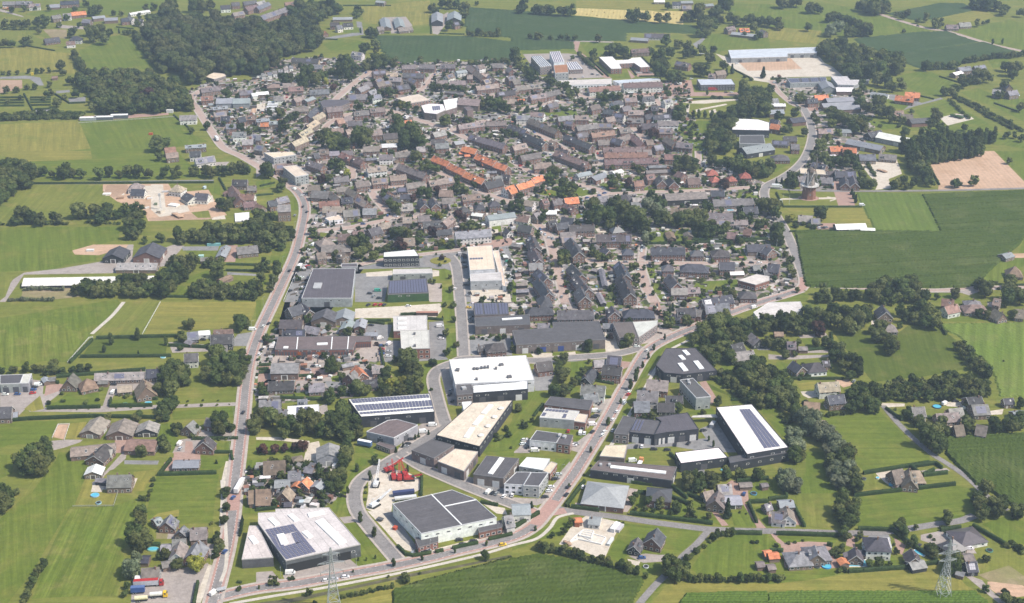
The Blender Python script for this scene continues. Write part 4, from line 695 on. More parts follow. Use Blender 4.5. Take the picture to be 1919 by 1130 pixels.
T w 280 870 75, 220 850 50, 340 910 70, 400 950 70, 440 990 60, 370 990 55, 190 1000 70, 180 1060 70, 230 1070 60, 490 1070 75, 560 1090 70, 440 1110 60, 510 1120 60, 180 720 40, 300 940 60
T s 150 880 45, 120 890 36, 100 850 36, 400 840 36, 450 840 34, 500 830 34, 560 830 30, 250 540 36, 290 550 28, 460 745 30, 520 740 30, 780 640 45, 730 620 40, 820 640 40, 950 800 18, 260 460 20, 1310 740 20
W b 40 860 590 960 560 1190 560 1380 520 1500 520 1660 620 1690 700 1500 720 1200 745 900 740 860 660
W b 36 1410 280 1460 270 1540 380 1640 440 1680 540 1640 600 1540 520 1480 430 1410 350
K 50 880 790 1000 880; 470 230 480 300; 160 570 560 570; 1060 830 1240 870; 240 360 460 340; 1290 180 1330 240; 480 340 470 490; 170 470 240 580
G o 480 220 740 210 880 300 1080 150 1280 190 1400 280 1490 500 1380 520 1150 560 860 590 780 600 700 500 560 330
G i 1290 160 1917 150 1917 700 1740 700 1690 540 1640 440 1540 380 1440 260 1340 210
G l 400 860 640 830 840 820 1100 1080 1200 1130 600 1130 500 1020
G b 1340 1000 1917 970 1917 1130 1330 1130
G l 0 760 180 870 190 930 110 1010 0 880; 60 440 150 460 240 570 160 590 60 520; 280 520 440 500 510 550 350 570
G v 210 610 360 590 340 650 240 660
G x 240 670 440 660 440 700 300 720 260 700; 410 770 590 740 600 800 430 800
G x 840 755 1020 760 1020 780 860 790; 1290 750 1500 740 1500 790 1340 780; 1560 830 1760 800 1750 840 1560 850; 1330 890 1400 900 1380 980 1340 970
G s 510 580 600 580 640 620 560 640 520 610
G l 240 280 340 270 430 340 300 350; 1290 100 1450 90 1917 110 1917 150 1300 145; 900 800 1000 800 1030 880 990 870
G p 0 390 120 400 450 395 460 410 200 430 0 430; 130 360 450 360 450 380 130 380; 220 250 320 240 430 232 475 300 460 350 440 262 240 270
G x 770 140 850 125 830 170 770 190
G p 1440 30 1500 70 1440 70 1400 40; 1640 0 1720 0 1700 50 1640 30
@D0
H 700 30 790 -60 dr 12 3.5; 690 148 718 92 wb 10 3; 805 175 985 170 gb 11 4; 1300 70 1490 66 lb 9 3; 1150 510 1200 490 lr 8 3; 1240 530 1275 470 gr 9 3; 1345 595 1375 552 gb 7 3; 1425 570 1545 562 gb 10 4; 1290 655 1390 648 gb 8 3; 1315 760 1348 668 gw 8 4; 1430 760 1490 662 gr 10 4; 1205 700 1295 695 gd 7 2.6; 1060 870 1190 862 tg 9 2.8; 1060 785 1115 785 db 7 2.5; 1215 830 1265 820 gb 6 2.6; 1860 290 1930 285 tb 10 3
H 720 200 800 205 gd 4 2.5; 1015 930 1080 928 wg 6 2.8
T b 170 90 85, 250 80 85, 200 50 80, 310 60 75, 150 60 60, 350 20 60, 290 110 70, 230 120 60, 40 330 70, 20 380 70, 10 300 60, 60 370 50, 120 290 30, 1690 290 45, 1685 320 30, 1690 410 36, 1670 505 38, 1060 430 45, 1040 440 40, 1050 510 52, 1030 530 40, 1040 620 80, 1000 640 70, 1080 660 70, 1040 700 60, 1320 830 52, 1240 760 45, 1200 770 36, 1640 670 45, 1640 710 40, 1610 760 34, 1620 640 34, 950 1000 30, 940 1050 34
T w 990 830 72, 970 880 70, 1020 790 50, 1000 900 55
T y 1480 790 50, 1470 840 55, 1500 830 48, 1440 830 45
T s 1145 205 24, 1135 245 24, 1125 285 24, 1115 320 24, 1105 355 24, 1060 350 34, 1785 1020 30, 1790 970 24, 1180 570 16, 1620 770 24, 1580 530 25, 1320 490 14
T c 1618 70 13
R b 30 320 840 290 890 260 930 230 980 210 1030 190 1080 170 1120
R c 14 1815 500 1805 540 1800 580 1790 620
K 60 1180 165 1620 150; 1190 165 1280 50; 1730 10 1740 50; 1120 690 1200 690; 1510 665 1590 665; 1480 970 1450 1130
G l 0 20 120 20 90 160 0 200
G l 260 260 420 0 690 0 660 120 560 400 520 420 240 900 60 1130 0 1130 0 500
G h 520 430 850 405 1100 320 1080 480 940 640 900 1000 880 1080 560 1080 240 1100 340 800
G m 0 440 180 300 400 0 440 0 420 60 240 300 0 480
G v 560 400 640 200 800 220 1020 200 1120 190 1080 290 880 300 850 400
G l 1130 290 1170 180 1640 165 1620 280 1590 530 1340 540 1120 540 1100 450
G v 1180 460 1340 430 1340 480 1100 520; 1000 150 1180 130 1120 240 1000 200
G p 740 200 830 100 920 0 950 0 940 50 850 130 820 140 790 170 760 210; 690 225 790 228 800 280 690 290
G x 970 200 1030 195 1000 270 940 285; 700 220 800 230 760 300 680 300
G w 930 62 1190 65 1180 95 930 92
G k 1230 80 1300 40 1300 0 1500 0 1500 60 1300 140 1220 140
G l 1500 30 1720 25 1720 60 1640 130 1500 130
G x 1690 70 1760 70 1700 200 1700 340 1660 560 1640 560 1660 200
G p 980 1130 990 960 1060 940 1200 930 1190 880 1360 870 1560 830 1540 900 1480 1130
G x 1560 840 1630 860 1500 1130 1450 1130
G m 1100 570 1180 580 1170 650 1130 660; 1550 560 1640 560 1630 650 1560 650
G p 1200 560 1320 550 1320 650 1200 650; 1510 680 1600 690 1590 780 1520 780
G l 1840 60 1930 60 1930 170 1840 170; 1820 400 1930 400 1930 460 1820 460
G d 1170 600 1260 600 1250 650 1170 650
@D1
H 55 70 215 62 tb 11 3; 240 145 332 140 gb 9 3; 140 218 252 213 lr 9 3; 195 308 232 252 tr 9 3.5; 0 282 105 278 tb 12 3; 345 225 382 188 or 8 3; 295 255 320 220 or 5 2.5; 440 258 490 210 lr 8 3; 280 40 340 30 tbh 6 2.6; 1858 480 1917 470 gw 10 4; 370 110 430 120 gb 5 3; 220 380 255 378 db 5 2.5
T b 670 40 60, 650 70 55, 620 20 45, 600 170 52, 640 160 50, 560 200 60, 590 240 60, 540 230 50, 640 210 45, 560 270 45, 620 250 45, 890 50 32, 900 70 26, 1115 950 36, 1110 920 30, 1715 780 38, 395 1050 32, 1225 905 12, 440 1125 20, 140 950 28, 110 970 30, 150 980 25, 180 360 28, 340 320 24, 530 350 16, 990 930 12
T p 1027 825 21, 1240 790 14, 1725 680 14, 1485 740 11, 885 600 24, 780 490 22, 850 185 18, 755 115 20, 685 285 15, 825 800 9, 893 785 9, 765 800 9, 1232 180 12, 22 1010 10, 270 900 9, 1135 130 14, 725 890 8
T s 820 260 18, 820 300 18, 820 350 20, 530 385 16, 565 380 14, 270 945 24, 105 930 18, 250 945 22
R b 20 640 1080 720 1065 800 1050 880 1030 960 1010 1040 1000
R s 12 1160 985 1300 945 1500 895 1700 840 1917 780
K 50 0 165 150 170; 60 400 140 395; 1060 700 1120 760 1180 775; 1180 772 1310 750; 1340 745 1400 732; 1470 715 1660 675; 1740 650 1917 610; 1680 370 1810 395; 1240 180 1235 320; 0 430 150 415
G l 0 70 50 60 60 160 0 165; 130 130 240 110 240 170 150 170; 380 350 420 310 510 310 500 410 370 410; 0 400 90 395 90 430 0 430
G p 0 180 130 170 150 310 60 390 0 395; 270 260 420 260 380 380 260 360
G x 370 0 450 -40 460 70 420 150 350 150 360 40; 420 110 600 130 560 180 420 170
G l 730 20 860 60 920 100 740 220 700 440 740 470 620 485 560 420 660 250 740 100; 800 -20 1000 45 980 55 880 30; 660 540 820 525 1000 780 960 820 780 865 700 800 760 780 780 690
G p 620 490 760 475 780 520 660 535
G x 840 170 1000 120 1150 160 1230 210 1230 280 1020 380 1010 470 880 450 820 420 840 300
G x 830 440 1000 460 1060 560 1180 720 1200 760 1080 720 960 580
G w 950 460 1020 450 1190 690 1220 730 1180 730 1080 640
G x 1200 760 1520 680 1680 640 1830 590 1917 560 1917 600 1680 670 1300 750
G p 220 960 200 930 230 880 530 840 700 800 780 870 700 890 440 930
G p 0 900 120 890 180 960 0 980
G m 0 1075 500 985 1000 885 1917 690 1930 780 1500 895 1160 985 1040 1010 640 1100 400 1130 0 1130
G q 0 1130 240 1100 700 1010 1100 920 1500 850 1900 770 1917 780 1500 870 1100 945 700 1030 300 1120 200 1140
G v 250 1130 600 1070 640 1100 620 1130
G v 1030 1020 1040 1130 640 1130 640 1100
G x 1100 60 1160 20 1320 130 1560 230 1640 270 1917 370 1917 420 1860 400 1500 240 1240 140
G x 1700 390 1860 420 1880 470 1800 460
G w 1560 180 1620 190 1880 260 1917 350 1700 300 1540 240
G l 1700 -20 1930 -40 1930 30 1720 20
@D2
H 0 405 132 400 lw 11 5; 630 250 765 265 lrh 24 4; 1035 278 1165 288 drhz 14 5; 1430 300 1500 285 bb 8 3; 1540 245 1637 240 gr 9 3; 1520 365 1545 292 bb 10 3.5; 1575 338 1710 335 lb 10 3; 1085 572 1045 645 dr 10 4; 940 642 908 705 dd 7 3; 1700 235 1790 230 bb 5 2.5; 580 490 660 500 lw 8 2.8; 1890 745 1930 740 ob 5 2.5; 1830 830 1880 825 bb 5 2.5; 470 500 510 495 ob 5 2.5; 1870 240 1900 235 bb 4 2.5; 1890 390 1930 380 gb 6 3
T b 1340 190 60, 1310 230 55, 1380 210 55, 1400 260 50, 1360 250 45, 1320 180 50, 1480 190 50, 1520 210 45, 1500 230 40, 1610 170 40, 1600 150 36, 1700 160 40, 1720 180 34, 1830 170 45, 1870 160 36, 920 320 30, 900 360 34, 1025 370 42, 1105 380 45, 1080 370 34, 1225 405 40, 1230 430 34, 1335 420 30, 1335 380 24, 1350 460 28, 1430 405 26, 1470 475 28, 995 420 24, 930 420 20, 1060 430 20, 1185 455 20, 1120 450 18, 785 425 16, 1305 470 20, 1370 485 18
T c 1615 440 38, 1615 400 30, 145 390 20
T p 425 245 12, 172 570 14
T b 1180 850 65, 1170 830 55, 1200 900 60, 1270 860 60, 1280 900 55, 1220 930 60, 1160 890 45, 1520 620 40, 1000 920 26, 385 590 32, 440 520 32, 430 540 26, 300 620 24
T s 1380 740 34, 1400 720 30, 1440 700 30, 1330 790 34, 1340 770 30, 1300 790 30, 1480 670 24, 1490 640 28, 1800 670 26, 1830 670 24, 420 400 18, 540 170 16, 590 100 16, 1750 460 12, 1700 450 14, 800 520 16, 830 525 14
R b 36 200 700 280 720 330 720 420 750 480 770 560 780 640 810 720 830 800 850 880 880 940 900
R b 30 1330 940 1400 950 1480 940 1560 950 1640 940 1720 950 1800 940 1880 945 1930 940
R b 26 1540 600 1600 605 1650 605
K 70 880 455 1500 530; 1190 250 1310 340; 1290 240 1350 300; 1310 310 1450 365; 1190 330 1310 380; 940 300 1000 300; 890 220 1060 240; 1680 215 1917 190; 1770 370 1917 365; 440 405 650 430; 400 400 540 215; 1660 600 1870 605; 10 560 200 450; 1180 10 1290 100; 1770 380 1830 520
G l 320 50 440 50 430 80 370 150 320 120; 0 60 50 40 110 30 50 100; 550 50 590 0 600 40 560 85; 430 380 540 200 560 220 470 340 460 390; 0 560 190 450 180 480 30 580
G p 0 340 200 350 330 220 360 150 430 70 440 90 330 260 300 360 180 400 0 380
G g 470 380 660 390 780 400 830 330 880 270 940 280 900 400 860 450 480 440
G l 890 440 940 350 1040 330 1180 420 1330 360 1450 390 1560 550 1500 530
G w 1300 100 1440 120 1440 180 1300 170
G k 1450 360 1640 210 1760 250 1770 360 1740 380 1900 570 1830 570 1720 380 1500 410 1620 550 1570 555 1460 400
G l 1620 400 1720 380 1830 560 1660 550; 1700 210 1917 200 1917 350 1800 370 1770 250; 1810 420 1917 380 1917 540 1880 530
G x 440 560 560 470 820 530 760 640 700 780 640 790 480 720 350 690
G l 840 530 1400 590 1390 640 1240 770 1080 770 1110 720 1000 770 860 770 820 820 700 790 780 650
G p 870 780 1000 760 1100 770 1210 770 1130 820 980 830
G x 860 800 960 820 940 860 880 830
G l 960 840 1120 820 1120 880 1080 900 980 930
G l 0 700 320 520 440 470 540 480 440 560 380 620 200 660 0 740
G m 0 740 180 690 200 760 0 800
G v 1040 1130 1170 980 1917 985 1917 1040 1300 1050 1250 1130
G l 1340 870 1460 690 1660 620 1917 620 1917 930 1400 930
G e 1250 1130 1300 1050 1917 1035 1917 1130
G l 1020 1090 1040 1070 1050 1110 990 1130; 1040 1020 1120 960 1150 970 1080 1050
@D3
H 925 140 1000 125 tb 11 3; 1010 150 1130 150 tbh 14 3; 1050 125 1068 215 tb 9 3; 30 445 130 455 bw 9 3; 132 405 150 480 bw 9 3; 78 370 185 365 lb 8 3; 170 755 280 748 gbh 13 3; 300 715 430 708 gbh 13 3.5; 345 700 370 770 gb 9 3.5; 648 715 660 775 db 8 3; 750 640 885 645 dwh 13 6; 1070 725 1100 795 db 8 3; 1055 830 1162 812 gd 8 2.6; 1340 668 1430 634 dbhz 11 3; 1395 610 1590 575 dwhz 15 3
H 1460 775 1530 768 bb 7 2.6; 1480 825 1555 820 dd 8 2.8; 0 762 75 757 ob 6 2.6; 545 790 575 830 ob 5 2.6; 0 850 40 845 bb 5 2.4; 590 750 600 780 bb 4 2.4; 1420 895 1455 905 gb 4 2.2; 690 740 720 740 db 5 2.6
T b 480 60 70, 560 50 75, 620 90 60, 590 20 70, 650 220 60, 660 260 55, 640 170 60, 570 290 45, 570 330 36, 550 390 60, 600 410 60, 520 430 60, 630 460 60, 560 480 60, 610 510 55, 580 540 50, 660 390 40, 640 500 55, 560 590 45, 590 620 40, 1630 250 60, 1620 290 52, 1590 370 62, 1570 410 60, 1620 420 60, 1560 340 50, 1600 470 50, 1700 380 60, 1740 390 50, 1720 440 55, 1750 350 45, 1850 430 45, 1870 460 45, 1890 420 36, 1335 500 45, 1340 480 36, 990 560 55, 1000 540 45, 1010 600 45, 1110 560 25
T b 1385 810 60, 1400 850 60, 1380 760 50, 1370 870 50, 1420 800 50, 1220 720 50, 1240 750 45, 1200 710 36, 1790 1090 50, 1840 1110 36, 1900 1120 36, 1630 1020 32, 1780 1050 36, 1060 680 36, 1090 670 36, 760 830 36, 830 820 40, 910 830 22, 860 770 24, 960 740 26, 850 790 20, 1020 820 20, 940 690 14, 680 640 30, 690 610 25, 200 30 55, 240 20 50, 180 10 50, 1640 800 34, 1620 790 25
T w 110 180 60, 160 170 60, 190 220 60, 110 230 55, 150 250 55, 210 270 40, 500 120 60, 540 150 65, 520 210 60, 560 220 55, 470 160 45, 600 120 50, 630 130 50
T s 60 940 50, 100 940 45, 30 930 45, 540 880 40, 570 880 36, 480 760 40, 500 730 36, 540 740 40, 550 700 34, 520 780 30, 260 660 15, 60 700 25, 1300 560 26, 1790 700 36, 1850 700 40, 1880 720 40, 1910 740 40, 1830 680 36, 1210 630 22, 1240 655 18, 1340 600 22, 1090 800 14, 150 680 20, 200 675 18
K 60 710 155 1205 75; 640 320 1400 235; 1060 100 1140 160; 1070 105 1250 80 1300 115; 1160 165 1240 130; 1160 170 1340 150; 60 605 530 620; 600 890 1030 860 1270 820; 670 570 940 580; 0 350 140 335; 60 180 140 330; 180 380 270 550; 930 580 1120 720; 1120 720 1260 810; 1290 580 1440 560; 1530 545 1780 690; 440 685 480 695; 10 735 110 735
G l 280 0 440 0 520 340 440 580 280 550 190 380 150 310 230 240 280 150
G m 150 310 500 310 540 560 440 575 280 550 200 390
G l 620 0 1200 -20 1210 70 720 150 640 60
G l 690 330 1400 250 1540 280 1540 480 1290 530 940 575 660 555 620 450
G x 800 150 920 135 940 260 1060 250 1160 230 960 290 820 190
G m 710 160 800 160 940 290 730 300; 1100 90 1240 80 1290 110 1160 140; 1160 180 1340 155 1430 230 1200 240 1160 240
G p 1140 140 1330 120 1360 140 1170 165
G b 1330 0 1917 -60 1917 420 1800 370 1680 290 1560 230
G l 1600 540 1780 480 1917 520 1917 690 1790 680
G m 1530 560 1640 560 1780 690 1917 790 1917 980 1660 970 1580 930 1540 820 1560 760 1480 700
G s 1640 970 1880 975 1917 1010 1917 1080 1760 1100 1640 1010
G d 1570 920 1800 850 1917 930 1917 1000 1660 970
G k 0 590 60 620 130 660 440 670 470 700 500 780 560 860 480 870 120 865 110 740
G k 590 600 640 600 650 720 580 700; 940 640 1030 700 1000 770 960 740
G l 60 630 520 630 500 680 300 670 120 680; 700 780 1010 770 1030 840 700 880; 0 870 120 865 490 880 500 920 300 960 0 990
G l 0 640 90 690 100 730 0 740; 0 780 110 770 120 860 0 890
G p 1140 620 1290 590 1380 630 1340 660 1270 700 1200 680 1140 660; 1400 720 1560 690 1540 730 1560 760 1440 760; 1450 860 1520 930 1600 960 1640 1010 1740 1100 1780 1130 1720 1130 1560 1000 1440 900
G v 0 990 300 960 600 910 1270 840 1290 1040 0 1040
G v 1330 900 1420 930 1480 1000 1540 1030 1340 1040
G e 0 1040 1300 1035 1540 1030 1660 1130 0 1130
G k 190 450 200 400 260 540 210 550; 0 460 40 480 30 540 0 540
G l 110 510 180 510 190 545 100 545
G w 720 660 760 620 900 620 920 660
G l 0 200 60 200 70 330 0 340
@F
A 7.4 395 1140 410 1085 425 1025 435 965 441 900 448 840 455 780 461 720 470 670 487 620 508 575 530 528 552 480 563 440 571 400 569 378 558 360 545 350
S 6.5 545 350 525 333 500 322 478 308 450 292 420 278 400 252 385 228 370 205 358 186 372 172 395 162
A 7.4 405 1120 480 1103 560 1093 640 1078 720 1064 800 1047 860 1032 920 1018 970 1003 1000 985 1018 965 1040 938 1058 912 1078 884 1098 852 1118 820 1140 782 1162 742 1184 704 1200 676 1215 656 1240 640 1280 622 1330 602 1380 582 1430 565 1470 553 1500 543
B 7 1500 543 1507 532 1505 515 1496 490 1484 460 1470 430 1452 400 1435 375 1432 358 1440 346 1465 333 1490 316 1508 296 1519 270 1522 245 1515 220 1505 202
B 7 842 480 855 500 862 560 866 610 869 668
B 5.5 808 480 800 488 806 498 825 502 845 496 850 486 840 478 820 476 808 480
B 7 1205 650 1150 664 1060 671 1000 676 880 672 850 680 822 692 812 710 818 740 826 770 836 800
B 7 836 800 800 822 760 846 720 870 690 888 672 905 664 930 670 958 690 985 715 1015 745 1050
B 6.5 752 851 790 875 830 893 870 910 920 930 960 945 1005 962
B 5.5 1030 950 1080 960 1150 968 1210 977 1270 985 1330 992 1400 995 1480 996 1580 999 1660 997 1740 985 1800 976 1826 966
B 4 1888 957 1850 930 1815 897 1780 872 1745 850 1710 820 1680 790 1655 760
B 4 1330 992 1305 1020 1280 1042 1250 1075 1225 1100 1195 1135
B 4.5 1440 350 1480 356 1560 358 1660 358 1760 357 1850 355 1925 353
B 4 1130 1140 1190 1140
E 2.2 430 1132 520 1116 600 1103 700 1084 800 1063 900 1040 960 1022 1005 1010 1030 990 1045 970 1075 962
E 2.4 1107 893 1135 850 1160 812 1185 768 1210 725 1230 690 1250 660 1290 638
E 3 232 566 212 590 190 610 172 626
E 2 414 1090 425 1040 416 900
J 9.5 1003 984 1018 965 1040 938
J 6 985 950 1018 962 1060 957
J 8.5 1493 546 1507 532 1505 520
J 8 436 957 439 925
G b@760,1125,1180,1095 737 1103 770 1093 830 1077 960 1045 1005 1037 1040 1040 1120 1058 1200 1077 1205 1085 1178 1134 736 1134
'''
